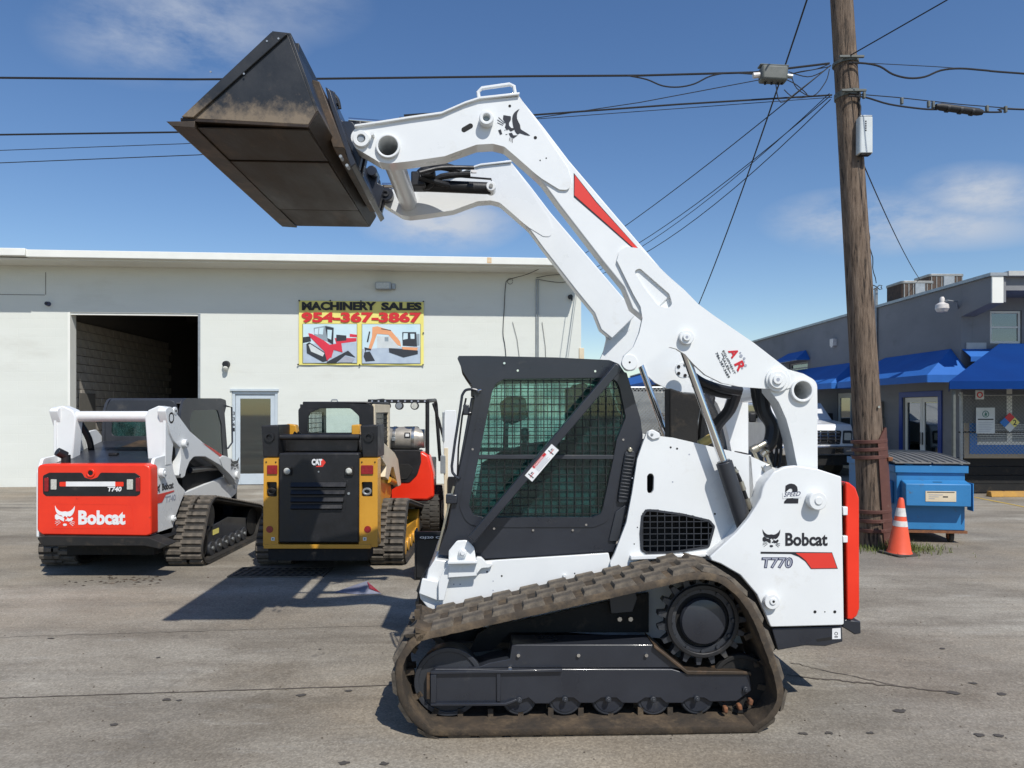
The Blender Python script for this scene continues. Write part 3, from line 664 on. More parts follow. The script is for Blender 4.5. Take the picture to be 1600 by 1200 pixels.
# conduits and cables on the wall at right
mb = MB()
for (px, y0, y1, r) in ((838, 436, 700, .014), (841, 436, 700, .010)):
    a = wq(px, y0); b = wq(px, y1); mb.cyl((a[0], -.03, a[1]), (b[0], -.03, b[1]), r, n=8)
mb.build('conduit', 'galv', WB)
t = thing('wall_cable', 'loose cable hanging in loops on the right end of the warehouse wall', 'cable', WF.loc, WF.yaw)
mb = MB(); c3 = lambda px, py, l=-.02: Vector((wq(px, py, l)[0], l, wq(px, py, l)[1]))
mb.tube(smooth([c3(862,411,-.7), c3(825,428,-.3), c3(795,437), c3(790,446), c3(788,480), c3(786,520), c3(789,540), c3(791,570), c3(791,640)]), .008, 6)
mb.tube([c3(801,503), c3(808,530), c3(813,570), c3(815,640)], .005, 5); mb.tube([c3(847,503), c3(852,540), c3(856,640)], .005, 5)
mb.tube(smooth([c3(838,434), c3(860,430,-.1), c3(890,428,-.1), c3(903,425,-.1)]), .007, 5); mb.tube(smooth([c3(838,436), c3(862,440,-.05), c3(880,441,-.05), c3(903,436,-.1)]), .007, 5)
mb.tube([c3(797,436)+Vector((.04*math.cos(a*.5)*1.6,0,.07*math.sin(a*.5)-.05)) for a in range(13)], .005, 5)
mb.build('cable', 'wire', t)

# ---- banner
s0, sz1 = wq(467, 469.5, -.03); s1, sz0 = wq(662, 571, -.03)
BN = thing('sales_banner', 'yellow vinyl banner reading MACHINERY SALES with a phone number and two machine photos', 'banner', WF.loc, WF.yaw)
nx, nz = 24, 10; vs = []
for j in range(nz+1):
    for i in range(nx+1): vs.append((s0+(s1-s0)*i/nx, -.03-.006*math.sin(i*.9+j*.4), sz0+(sz1-sz0)*j/nz))
MB().add(vs, [(j*(nx+1)+i, j*(nx+1)+i+1, (j+1)*(nx+1)+i+1, (j+1)*(nx+1)+i) for j in range(nz) for i in range(nx)]).build('sheet', 'banner', BN)
def bq(cx, cy, w=-.045):   # crop coordinates 1600x914 over 460..670 x 460..580
    px = 460+cx*210/1600; py = 460+cy*120/914; u, z = wq(px, py, -.03); return Vector((u, w, z))
def btext(b, x0, y0, x1, y1, m, bold, w=-.043, **k):
    a = bq(x0, y1, w); return text(b, a, (bq(x1, y1, w)-a), (bq(x0, y0, w)-a), m, BN, bold=bold, out=(0,-1,0), **k)
btext('MACHINERY', 90, 88, 975, 190, 'bannerblack', .055); btext('SALES', 1035, 95, 1515, 190, 'bannerblack', .055)
btext('954-367-3867', 85, 210, 1512, 338, 'bannerred', .05)
def bpoly(pts, m, w, name, r=0, parent=None):
    return MB().prism([(bq(x, y).x, bq(x, y).z) for x, y in (fil(pts, r) if r else pts)], w, w-.0012).build(name, m, parent or BN, smooth_=False)
ph = bpoly([(98,350),(748,350),(748,820),(98,820)], 'photodk', -.042, 'photo_print'); w = -.0435
bpoly([(104,354),(744,354),(744,816),(104,816)], 'photobg', w, 'print_sky', parent=ph); w -= .0014
bpoly([(104,590),(744,570),(744,816),(104,816)], 'photofl', w, 'print_floor', parent=ph); w -= .0014
for pts, m in (([(104,510),(190,500),(200,560),(104,580)],'photodk'),([(480,520),(740,520),(740,560),(500,590)],'photored'),([(500,480),(620,490),(620,550),(500,560)],'photodk'),
               ([(660,470),(744,480),(744,510),(660,505)],'photored'),
               ([(232,400),(380,372),(470,395),(465,590),(400,560),(240,510)],'photogr'),([(300,400),(350,395),(340,480),(290,470)],'photobg'),([(245,410),(290,405),(280,480),(240,470)],'photobg'),
               ([(368,378),(470,400),(462,600),(400,560)],'photodk'),([(395,420),(450,425),(440,540),(395,520)],'photobg'),
               ([(145,590),(180,570),(380,700),(400,790),(340,805),(150,700)],'photodk'),([(170,600),(190,590),(360,700),(340,740),(200,680)],'signw'),
               ([(168,462),(210,470),(370,560),(420,600),(440,740),(390,790),(360,680),(180,500)],'photored'),([(420,600),(560,580),(575,690),(470,660),(440,760),(400,700)],'photored'),
               ([(385,805),(640,670),(730,750),(610,720),(500,815),(400,816)],'photodk'),([(520,810),(610,735),(715,765),(690,810)],'greyd')):
    bpoly(pts, m, w, 'print_shape', parent=ph); w -= .0006
ph2 = bpoly([(804,352),(1502,352),(1502,826),(804,826)], 'photodk', -.042, 'photo_print'); w = -.0435
bpoly([(808,356),(1498,356),(1498,822),(808,822)], 'photobg', w, 'print_sky', parent=ph2); w -= .0014
bpoly([(808,650),(1498,620),(1498,822),(808,822)], 'photofl', w, 'print_floor', parent=ph2); w -= .0014
for pts, m in (([(985,500),(1240,500),(1240,640),(985,640)],'signw'),([(1075,510),(1120,510),(1120,560),(1075,560)],'photogr'),([(1380,480),(1490,470),(1490,610),(1400,610)],'photogr'),
               ([(930,390),(990,380),(1150,430),(1260,560),(1270,620),(1225,600),(1120,480),(985,470),(960,540),(915,660),(880,650),(925,500)],'photoor'),
               ([(1035,405),(1150,425),(1150,435),(1035,415)],'photodk'),([(890,440),(905,445),(880,570),(862,565)],'photodk'),
               ([(835,690),(900,680),(960,790),(850,800),(825,740)],'photodk'),([(835,630),(915,650),(910,668),(855,660),(850,700)],'photodk'),
               ([(1285,450),(1450,450),(1460,620),(1290,610)],'photodk'),([(1300,462),(1350,462),(1350,530),(1295,540)],'photobg'),([(1380,470),(1430,470),(1430,530),(1385,530)],'photobg'),
               ([(1125,640),(1280,650),(1470,670),(1470,710),(1300,750),(1130,690)],'photodk'),([(1280,625),(1470,635),(1460,668),(1290,655)],'photoor')):
    bpoly(pts, m, w, 'print_shape', parent=ph2); w -= .0006
for (x, y) in ((58,75),(1535,85),(45,835),(1532,838),(778,838),(1535,460),(428,75),(793,80)):
    p = bq(x, y); MB().cyl((p.x, -.028, p.z), (p.x, -.05, p.z), .018, n=10).build('grommet', 'black', BN)

# ================================================================== RIGHT BUILDING
XW = 9.9; YC = 15.8; RZ = 4.5
RB = thing('shop_building', 'long grey stucco shop building with flat roof running away at the right', 'building', (0,0,0))
dY0, dY1, dZt = 16.62, 18.15, 2.06
yy = lambda px: XW*F/(px-800)
w0, w1 = yy(1262), yy(1233)        # small window further back
e0, e1 = yy(1330), yy(1308)        # white framed side door
outl = [(YC, -.05), (dY0, -.05), (dY0, dZt), (dY1, dZt), (dY1, -.05), (e0, -.05), (e0, 2.25), (e1, 2.25), (e1, -.05), (60, -.05), (60, RZ), (YC, RZ)]
win = [(w0, 2.98), (w1, 2.98), (w1, 3.38), (w0, 3.38)]
MB().prism(outl, XW, XW+.25, YZ, holes=[win]).build('wall', 'bwall', RB, smooth_=False)
fx0 = (1547-800)/F*YC; fx1 = (1597-800)/F*YC; fz1 = P(0,485,YC).z; fz0 = P(0,537,YC).z
MB().prism([(XW+.252,-.05),(24,-.05),(24,RZ),(XW+.252,RZ)], YC, YC+.25, XZ, holes=[[(fx0,fz0),(fx1,fz0),(fx1,fz1),(fx0,fz1)]]).build('front_wall', 'bwall', RB, smooth_=False)
# roof parapet band, overhanging the front
MB().prism([(14.75,3.98),(60,3.98+.0),(60,4.6),(14.75,4.6)], XW-.05, XW-.003, YZ).build('parapet', 'bwall', RB, smooth_=False) if False else None
MB().prism([(14.8,3.97),(YC-.003,3.80),(YC-.003,RZ),(14.8,RZ)], XW, XW+.3, YZ).build('eave_end', 'bwall', RB, smooth_=False)
MB().bx(XW+.302, 24, 14.85, YC-.003, 4.22, RZ-.002).build('eave', 'bwall', RB)
MB().bx(XW-.01, XW+.22, 14.76, 14.797, 3.95, RZ+.02).build('eave_trim', 'fascia', RB)
MB().bx(XW-.06, XW+.3, 14.74, 60, RZ+.003, RZ+.07).build('coping', 'galv', RB); MB().bx(XW+.302, 24, 14.72, 14.95, RZ+.003, RZ+.10).build('coping', 'btrim', RB)
MB().bx(XW+.3, 24, 14.95, 60, RZ-.2, RZ-.01).build('roof', 'btrim', RB)
# small window behind, front window
def window(x0, x1, z0, z1, plane, d, parent, frame='btrim', pane='glassb', bar=True, w=.05, yz=False):
    f = YZ if yz else XZ
    o = MB().prism([(x0,z0),(x1,z0),(x1,z1),(x0,z1)], plane, plane+d, f, holes=[[(x0+w,z0+w),(x1-w,z0+w),(x1-w,z1-w),(x0+w,z1-w)]])
    if bar: o.prism([(x0+w,(z0+z1)/2-.02),(x1-w,(z0+z1)/2-.02),(x1-w,(z0+z1)/2+.02),(x0+w,(z0+z1)/2+.02)], plane+.005, plane+d-.005, f)
    wn_ = o.build('window', frame, parent)
    MB().prism([(x0+w,z0+w),(x1-w,z0+w),(x1-w,z1-w),(x0+w,z1-w)], plane+d*.4, plane+d*.55, f).build('pane', pane, wn_)
    MB().prism([(x0,z0),(x1,z0),(x1,z1),(x0,z1)], plane+d+.06, plane+d+.08, f).build('dark_backing', 'inside', wn_)  # dark sheet standing in for the unlit interior behind the pane
    return wn_
window(w0+.01, w1-.01, 2.99, 3.37, XW+.05, .06, RB, yz=True)
window(fx0+.01, fx1-.01, fz0+.01, fz1-.01, YC+.04, .06, RB, frame='fascia')
MB().bx(XW+.1, fx0-.1, YC-.03, YC-.003, fz0-.12, fz0+.02).build('sill', 'btrim', RB)
# double glass door with blue surround
MB().prism([(dY0-.14,0),(dY0,0),(dY0,dZt),(dY1,dZt),(dY1,0),(dY1+.14,0),(dY1+.14,dZt+.13),(dY0-.14,dZt+.13)], XW-.03, XW-.003, YZ).build('door_surround', 'bluep', RB)
for (a, b) in ((dY0+.01, (dY0+dY1)/2-.005), ((dY0+dY1)/2+.005, dY1-.01)):
    o = MB().prism([(a,.01),(b,.01),(b,dZt-.01),(a,dZt-.01)], XW+.05, XW+.10, YZ, holes=[[(a+.09,.22),(b-.09,.22),(b-.09,dZt-.13),(a+.09,dZt-.13)]]).build('door', 'fascia', RB)
    MB().prism([(a+.09,.22),(b-.09,.22),(b-.09,dZt-.13),(a+.09,dZt-.13)], XW+.07, XW+.078, YZ).build('pane', 'glassb', o)
    MB().cyl((XW+.02, b-.05 if a < 17 else a+.05, .9), (XW+.02, b-.05 if a < 17 else a+.05, 1.2), .014, n=8).build('handle', 'black', o)
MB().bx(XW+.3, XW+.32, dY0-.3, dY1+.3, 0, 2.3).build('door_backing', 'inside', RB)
o = MB().prism([(e0+.01,.01),(e1-.01,.01),(e1-.01,2.24),(e0+.01,2.24)], XW+.03, XW+.10, YZ, holes=[[(e0+.13,.2),(e1-.13,.2),(e1-.13,2.1),(e0+.13,2.1)]]).build('door', 'fascia', RB)
MB().prism([(e0+.13,.2),(e1-.13,.2),(e1-.13,2.1),(e0+.13,2.1)], XW+.05, XW+.058, YZ).build('pane', 'glassb', o)
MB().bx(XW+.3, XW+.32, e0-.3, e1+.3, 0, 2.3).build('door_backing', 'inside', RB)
MB().cyl((XW-.04, yy(1371), 2.9), (XW-.04, yy(1371), 5.05), .045, n=10).build('conduit_mast', 'galv', RB)
t = thing('wall_lantern', 'gooseneck wall light with white shade on the grey building', 'light', (XW, yy(1497), 0))
q = P(1472, 476, yy(1497)-.1)
MB().tube([(0,0,4.0),(-.12,-.15,4.12),(-.36,-.2,4.14),(q.x-XW+.03,-.1,q.z+.08)], .02).build('arm', 'galv', t)
MB().lathe([(.03,.17),(.05,.14),(.05,.05),(.13,.0),(.14,-.09),(.10,-.16),(.04,-.17)], (q.x-XW, q.y-yy(1497), q.z), 18).build('shade', 'conew', t)
t = thing('wall_box', 'small white vent box high on the grey side wall left of the pole', 'vent', (XW, yy(1305), 0)); q = P(1305, 535, yy(1305))
MB().box((-.06,0,q.z),(.12,.24,.22)).build('housing', 'conew', t, bevel=.01); MB().box((-.10,-.02,q.z-.13),(.05,.1,.05)).build('hood', 'conew', t)
for (px, py, s_) in ((1377, 640, .3), (1380, 665, .22)):
    t = thing('meter_box', 'grey electric meter box on the side wall, %s' % ('upper one' if py == 640 else 'lower one'), 'meter box', (XW, yy(px), 0)); q = P(px, py, yy(px))
    MB().box((-.08,0,q.z),(.16,s_,.42)).build('housing', 'cond', t, bevel=.01); MB().cyl((-.161,0,q.z+.05),(-.21,0,q.z+.05),.08,n=14).build('dial', 'lensw', t)
# roof air conditioners
for (px0, px1, py0, py1, Y, lab) in ((1409, 1459, 440, 476, 18.6, 'square rooftop air conditioner with rusty brown coil, left one'), (1452, 1506, 429, 452, 20.5, 'silver rooftop air conditioner with round top edge, right one')):
    a = P(px0, py1, Y); b = P(px1, py0, Y); W_ = b.x-a.x
    t = thing('air_conditioner', lab, 'air conditioner', ((a.x+b.x)/2, Y+.4, RZ), 0, 'rooftop air conditioners')
    z0, z1 = -.01, b.z-RZ
    if px0 > 1430: z0 = .0
    MB().prism(fil([(-W_/2,-.4,.08),(W_/2,-.4,.08),(W_/2,.4,.08),(-W_/2,.4,.08)]), z0, z1-.05, XY).build('coil', 'condcoil', t)
    MB().prism(fil([(-W_/2-.02,-.42,.1),(W_/2+.02,-.42,.1),(W_/2+.02,.42,.1),(-W_/2-.02,.42,.1)]), z1-.05, z1+.02, XY).build('top', 'cond', t, bevel=.01)
    MB().prism(fil([(-W_/2*.2,-.43,.03),(W_/2*.45,-.43,.03),(W_/2*.45,-.38,.0),(-W_/2*.2,-.38,.0)]), z0, z1-.052, XY).build('corner_panel', 'galv', t)
    for k in range(7):
        x = -W_/2+.06+k*(W_-.12)/6; MB().bx(x-.012, x+.012, -.415, -.40, z0+.02, z1-.06).build('fin', 'cond', t)

# awnings
def awning(name, label, x0, x1, y0, y1, ztop, zv, hv, slope_from, hips=(True, True), rib=6):
    """x0 outer edge, x1 wall, y0..y1 along the wall, hipped ends"""
    t = thing(name, label, 'awning', (0,0,0), 0, 'blue canvas awnings'); h0 = (x1-x0) if hips[0] else .0; h1 = (x1-x0) if hips[1] else .0
    a = [(x0,y0,zv),(x0,y1,zv),(x1,y1,zv),(x1,y0,zv)]; top = [(x1,y0+h0*.75,ztop),(x1,y1-h1*.75,ztop)]
    th = .012; mb = MB()
    def sheet(pts):
        p = [Vector(q) for q in pts]; n = (p[1]-p[0]).cross(p[2]-p[0]).normalized(); 
        if n.z < 0: n = -n
        k = len(p); mb.add(p+[q-n*th for q in p], [tuple(range(k)), tuple(range(k, 2*k))[::-1]]+[(i, (i+1) % k, k+(i+1) % k, k+i) for i in range(k)])
    sheet([a[0], a[1], top[1], top[0]])
    if hips[0]: sheet([a[0], top[0], (x1, y0, zv)])
    if hips[1]: sheet([a[1], top[1], (x1, y1, zv)])
    mb.build('canopy', 'azure', t, smooth_=False)
    vm = MB().bx(x0-.006, x0+.006, y0, y1, zv-hv, zv-.002).bx(x0+.007, x1-.01, y0-.006, y0+.006, zv-hv, zv-.002); vm.build('valance', 'azure', t)
    fr = MB()
    for k in range(rib+1):
        y = y0+.05+(y1-y0-.1)*k/rib; fr.bar((x0+.03, y, zv-.03), (x1-.02, y, zv-.03), .025, .025)
    fr.bar((x0+.03, y0+.03, zv-.05), (x0+.03, y1-.03, zv-.05), .025, .025); fr.build('frame', 'galv', t)
    return t
awning('awning', 'blue hipped canvas awning over the double glass door, nearest the building corner', 8.95, XW-.01, 15.45, 19.7, 3.12, 2.50, .16, 0)
awning('awning', 'blue canvas awning along the side wall behind the wooden pole', 8.95, XW-.01, 20.1, 26.5, 3.12, 2.50, .16, 0)
awning('awning', 'far blue canvas awning seen between the dark cab and the white arm', 8.6, XW-.01, 36, 62, 4.45, 3.55, .28, 0)
t = awning('awning', 'small blue canvas awning over the little side window', XW-.45, XW-.01, w0-.2, w1+.4, 3.75, 3.45, .05, 0, rib=2)
# big canopy at right
cx0, cx1, cy0, cy1 = 8.30, 14.5, 13.6, 15.75; zv = 2.29; zr = 3.19; pk = ((1562-800)/F*15.6)
t = thing('canopy_tent', 'large dark blue hipped canopy in front of the building corner at far right', 'canopy', (0,0,0))
A, B, C_, D = (cx0,cy0,zv), (cx1,cy0,zv), (cx1,cy1,zv), (9.6,cy1,zv); E = (pk,15.6,zr); G_ = (pk+.5,15.6,zr); mb = MB()
for pts in ([A,B,G_,E],[A,E,D],[D,E,G_,C_],[B,C_,G_]):
    p = [Vector(q) for q in pts]; n = (p[1]-p[0]).cross(p[2]-p[0]).normalized(); n = n if n.z > 0 else -n; k = len(p)
    mb.add(p+[q-n*.012 for q in p], [tuple(range(k)), tuple(range(k, 2*k))[::-1]]+[(i, (i+1) % k, k+(i+1) % k, k+i) for i in range(k)])
mb.build('roof_canvas', 'blue', t, smooth_=False)
MB().bx(cx0, cx1, cy0-.006, cy0+.006, zv-.15, zv-.002).bar((cx0+.01,cy0+.01,zv-.076), (9.6,cy1,zv-.076), .012, .148).build('valance', 'blue', t)
for (x, y) in ((cx0+.14, cy0+.1), (cx1-.1, cy0+.1)): MB().cyl((x,y,0),(x,y,zv-.02),.035,n=10).build('post', 'oliv', t)
t = thing('wall_awning', 'pale blue wall awning peeking above the large canopy near the building corner', 'awning', (0,0,0))
a = P(1503,545,YC); b = P(1600,543,YC); mb = MB(); mb.add([(a.x,YC-.01,a.z),(13.2,YC-.01,a.z),(13.2,YC-.30,a.z-.19),(a.x,YC-.30,a.z-.19),(a.x,YC-.01,a.z-.02),(13.2,YC-.01,a.z-.02),(13.2,YC-.30,a.z-.21),(a.x,YC-.30,a.z-.21)],[(0,1,2,3),(7,6,5,4),(0,3,7,4),(1,5,6,2),(3,2,6,7),(0,4,5,1)]); mb.build('canvas', 'azure', t, smooth_=False)
MB().bx(a.x, 13.2, YC-.31, YC-.302, a.z-.30, a.z-.195).build('valance', 'azure', t)

# fenced yard at far right
YF = 14.9
t = thing('screened_base_wall', 'low dark boarded wall under the fence signs at far right', 'wall', (0,0,0))
for k in range(4): MB().bx(9.05, 16, YF+.02, YF+.08, .02+k*.185, .195+k*.185).build('board', 'dark', t, bevel=.006)
t = thing('framed_panel', 'blue bordered white slatted panel behind the chain link fence at far right', 'panel', (0,0,0))
q0 = P(1506,716,YF); q1 = P(1610,661,YF); x0_, x1_ = q0.x, 15.0; z0_, z1_ = q0.z, q1.z
MB().bx(x0_, x1_, YF-.02, YF, z0_, z0_+.09).bx(x0_, x0_+.10, YF-.02, YF, z0_+.09, z1_).build('border', 'tan', t)
MB().bx(x0_+.102, x1_, YF-.04, YF-.022, z0_+.092, z0_+.28).bx(x0_+.102, x0_+.25, YF-.04, YF-.022, z0_+.28, z1_).build('panel_frame', 'bluesign', t)
MB().bx(x0_+.25, x1_, YF-.045, YF-.03, z0_+.282, z0_+.35).build('ledge', 'fascia', t)
bme = None
for k in range(8):
    if bme is None: o = MB().bx(x0_+.26, x1_, -.006, .006, -.010, .010).build('slat', 'signw', t); bme = o.data
    else: o = bpy.data.objects.new('slat', bme); COL.objects.link(o); o.parent = t
    o.location = (0, YF-.03, z0_+.38+k*.045)
for x in (P(1574,0,YF).x,): MB().bx(x-.05, x+.05, YF-.07, YF-.05, z0_+.35, 2.2).build('upright', 'fascia', t)
def chain_fence(label, x0, x1, y, z0, z1, posts, sp=.075, ang=0, r=.0022):
    t = thing('chain_link_fence', label, 'fence', (0,0,0))
    poly = [(x0,z0),(x1,z0),(x1,z1),(x0,z1)]; mb = MB()
    c = x0-(z1-z0)
    while c < x1:
        a0, b0_ = max(c, x0), min(c+(z1-z0), x1)
        if b0_ > a0:
            for s_ in (0, 1):
                p0 = (a0, y+.002*s_, z0+(a0-c)); p1 = (b0_, y+.002*s_, z0+(b0_-c))
                if s_: p0 = (p0[0], p0[1], z0+z1-p0[2]); p1 = (p1[0], p1[1], z0+z1-p1[2])
                mb.bar(p0, p1, r*2, r*2)
        c += sp
    stuff(mb.build('wire_mesh', 'mesh', t, smooth_=False))
    for x in posts: MB().cyl((x,y+.03,0),(x,y+.03,z1+.06),.03,n=10).build('post', 'galv', t)
    MB().cyl((x0,y+.03,z1),(x1,y+.03,z1),.02,n=8).build('top_rail', 'galv', t); MB().cyl((x0,y+.03,z0+(z1-z0)*.4),(x1,y+.03,z0+(z1-z0)*.4),.016,n=8).build('mid_rail', 'dark', t)
    return t
chain_fence('chain link fence with notices hung on it in front of the slatted panel', 9.15, 15.5, YF-.25, .78, 2.05, (9.2, 11.2, 13.4))
# notices
def flatq(px0, py0, px1, py1, Y): a = P(px0, py1, Y); b = P(px1, py0, Y); return a.x, b.x, a.z, b.z
x0_, x1_, z0_, z1_ = flatq(1525,637,1554,677,YF-.3)
t = thing('notice_sign', 'pale green printed notice with a round logo on the fence', 'sign', (0,0,0)); bd = MB().bx(x0_,x1_,YF-.31,YF-.30,z0_,z1_).build('board', 'signw', t)
cxx = (x0_+x1_)/2; MB().prism(circ(cxx, z1_-.13, .07, 24), YF-.3135, YF-.311, XZ, holes=[circ(cxx, z1_-.13, .055, 24)]).build('logo', 'signgreen', t)
MB().prism([(cxx-.03,z1_-.16),(cxx-.005,z1_-.08),(cxx+.01,z1_-.12),(cxx+.035,z1_-.09),(cxx+.02,z1_-.17)], YF-.3135, YF-.311).build('logo_mark', 'signgreen', t)
MB().bx(x0_+.03,x1_-.03,YF-.3135,YF-.311,z1_-.25,z1_-.225).build('heading','decal',t)
for k in range(6): MB().bx(x0_+.04,x1_-.04-.03*(k % 3),YF-.313,YF-.311,z1_-.31-k*.035,z1_-.302-k*.035).build('print_line','greyd',t)
t = thing('hazard_diamond', 'diamond shaped hazard placard in blue red yellow and white on the fence', 'sign', (0,0,0)); c = P(1577,660,YF-.3); h = .205
for (dx, dz_, m) in ((-1,0,'bluesign'),(1,0,'banner'),(0,1,'crimson'),(0,-1,'signw')):
    cc = (c.x+dx*h/2, c.z+dz_*h/2); s_ = h/2-.004; MB().prism([(cc[0]-s_,cc[1]),(cc[0],cc[1]-s_),(cc[0]+s_,cc[1]),(cc[0],cc[1]+s_)], YF-.315, YF-.305).build('quarter', m, t)
text('2', (c.x+h/2-.035, YF-.315, c.z-.055), (.07,0,0), (0,0,.11), 'decal', t, out=(0,-1,0))
x0_, x1_, z0_, z1_ = flatq(1524,610,1537,624,YF-.3)
t = thing('warning_sign', 'small white sign with a red round symbol under the canopy', 'sign', (0,0,0)); MB().bx(x0_,x1_,YF-.31,YF-.30,z0_,z1_).build('board','signw',t)
MB().prism(circ((x0_+x1_)/2,(z0_+z1_)/2,.062,20), YF-.314, YF-.311, XZ, holes=[circ((x0_+x1_)/2,(z0_+z1_)/2,.04,20)]).build('symbol','crimson',t)
q = gp(1545, 776)
t = thing('wheel_stop', 'yellow painted concrete wheel stop at the foot of the dark wall', 'wheel stop', (q.x, q.y, 0))
MB().prism([(-.09,0),(.09,0),(.06,.11),(-.06,.11)], 0, 1.9, lambda u, v, w: Vector((w, u, v))).build('kerb_block', 'curb', t, bevel=.01)
MB().cyl((.3,0,.108),(.3,0,.116),.02,n=8).build('pin', 'rust', t)

# gate fence seen between cab and arm
chain_fence('chain link gate panel seen between the dark cab and the lift cylinders', 1.9, 3.10, 12.0, .4, 2.12, (3.10,), sp=.06, r=.0048)
t = thing('storage_cage', 'stack of pale boxes and panels behind the chain link gate', 'boxes', (0,0,0))
for i, (px0, py0, px1, py1, m) in enumerate(((1032,645,1060,700,'lug'),(1052,652,1075,682,'galv'),(1050,682,1076,715,'lug2'),(985,612,1085,650,'cond'),(1010,650,1032,700,'casing'))):
    x0_, x1_, z0_, z1_ = flatq(px0, py0, px1, py1, 14+i*.25); MB().bx(x0_, x1_, 14+i*.25, 14.2+i*.25, 0, z1_).build('panel', m, t, bevel=.01)

# ================================================================== PICKUP TRUCK
def pickup():
    t = thing('pickup_truck', 'white pickup truck parked nose on beside the grey building', 'pickup truck', (7.98, 18.8, 0))
    # local: front at y=0, length +y, width x
    prof = [(0,.62),(0.0,1.0,.05),(.03,1.22,.06),(.10,1.36,.10),(1.25,1.47,.1),(1.95,1.94,.15),(3.9,1.97,.12),(4.15,1.5,.05),(6.1,1.46,.04),(6.15,.62,.05),(5.3,.55),(5.28,.80,.2),(4.45,.80,.2),(4.43,.55),(1.38,.55),(1.36,.86,.25),(.46,.86,.25),(.44,.55)]
    MB().prism(fil(prof), -.98, .98, YZ).build('body', 'truck', t, bevel=.05, seg=3)
    sw = fil([(1.52,1.50,.04),(2.0,1.86,.08),(2.78,1.88,.03),(2.78,1.50,.03)]); sr = fil([(2.9,1.50,.03),(2.9,1.88,.03),(3.75,1.88,.06),(3.9,1.50,.04)])
    for s_ in (-1, 1):
        for q in (sw, sr): MB().prism(q, s_*.985, s_*.992, YZ).build('side_window', 'glassb', t)
        MB().box((s_*1.10, 1.72, 1.52), (.20,.10,.26)).build('mirror', 'black', t, bevel=.03)
        for k in (1, 0): MB().box((s_*.992, 2.62+k*1.0, 1.3), (.02,.16,.035)).build('door_handle', 'black', t)
        for y in (.92, 4.87):
            w = MB().cyl((s_*.72,y,.40),(s_*.97,y,.40),.40,n=28).build('wheel', 'tyre', t, bevel=.02)
            MB().cyl((s_*.972,y,.40),(s_*.985,y,.40),.24,n=20).build('rim', 'chrome', w); MB().cyl((s_*.986,y,.40),(s_*1.0,y,.40),.08,n=14).build('hub_cap', 'bluesign', w)
    MB().add([(-.78,1.32,1.49),(.78,1.32,1.49),(.66,1.93,1.91),(-.66,1.93,1.91)], [(0,1,2,3)]).build('windscreen', 'glassb', t)
    MB().prism(fil([(-.62,.84,.04),(.62,.84,.04),(.66,1.20,.05),(-.66,1.20,.05)]), -.012, -.002).build('grille_recess', 'black', t)
    gr = MB()
    for k in range(4): gr.bx(-.60,.60,-.045,-.014,.875+k*.085,.905+k*.085)
    for x in (-.5,-.3,-.1,.1,.3,.5): gr.bx(x-.02,x+.02,-.040,-.015,.86,1.19)
    gr.build('grille', 'chrome', t, bevel=.005)
    for s_ in (-1, 1):
        MB().prism(fil([(s_*.68,.86,.03),(s_*.93,.86,.03),(s_*.93,1.20,.04),(s_*.70,1.20,.03)]), -.02, -.004).build('headlight', 'photodk', t)
        MB().prism(fil([(s_*.72,.95,.02),(s_*.90,.95,.02),(s_*.90,1.14,.03),(s_*.73,1.14,.02)]), -.028, -.021).build('headlight_lens', 'lensw', t)
    MB().prism(fil([(-.98,.56,.05),(.98,.56,.05),(.98,.80,.06),(-.98,.80,.06)]), -.20, -.03).build('bumper', 'chrome', t, bevel=.03)
    MB().bx(-.4,.4,-.208,-.202,.60,.74).build('number_plate_recess', 'black', t); MB().bx(-.85,.85,-.12,.4,.30,.55).build('underbody', 'dark', t)
pickup()

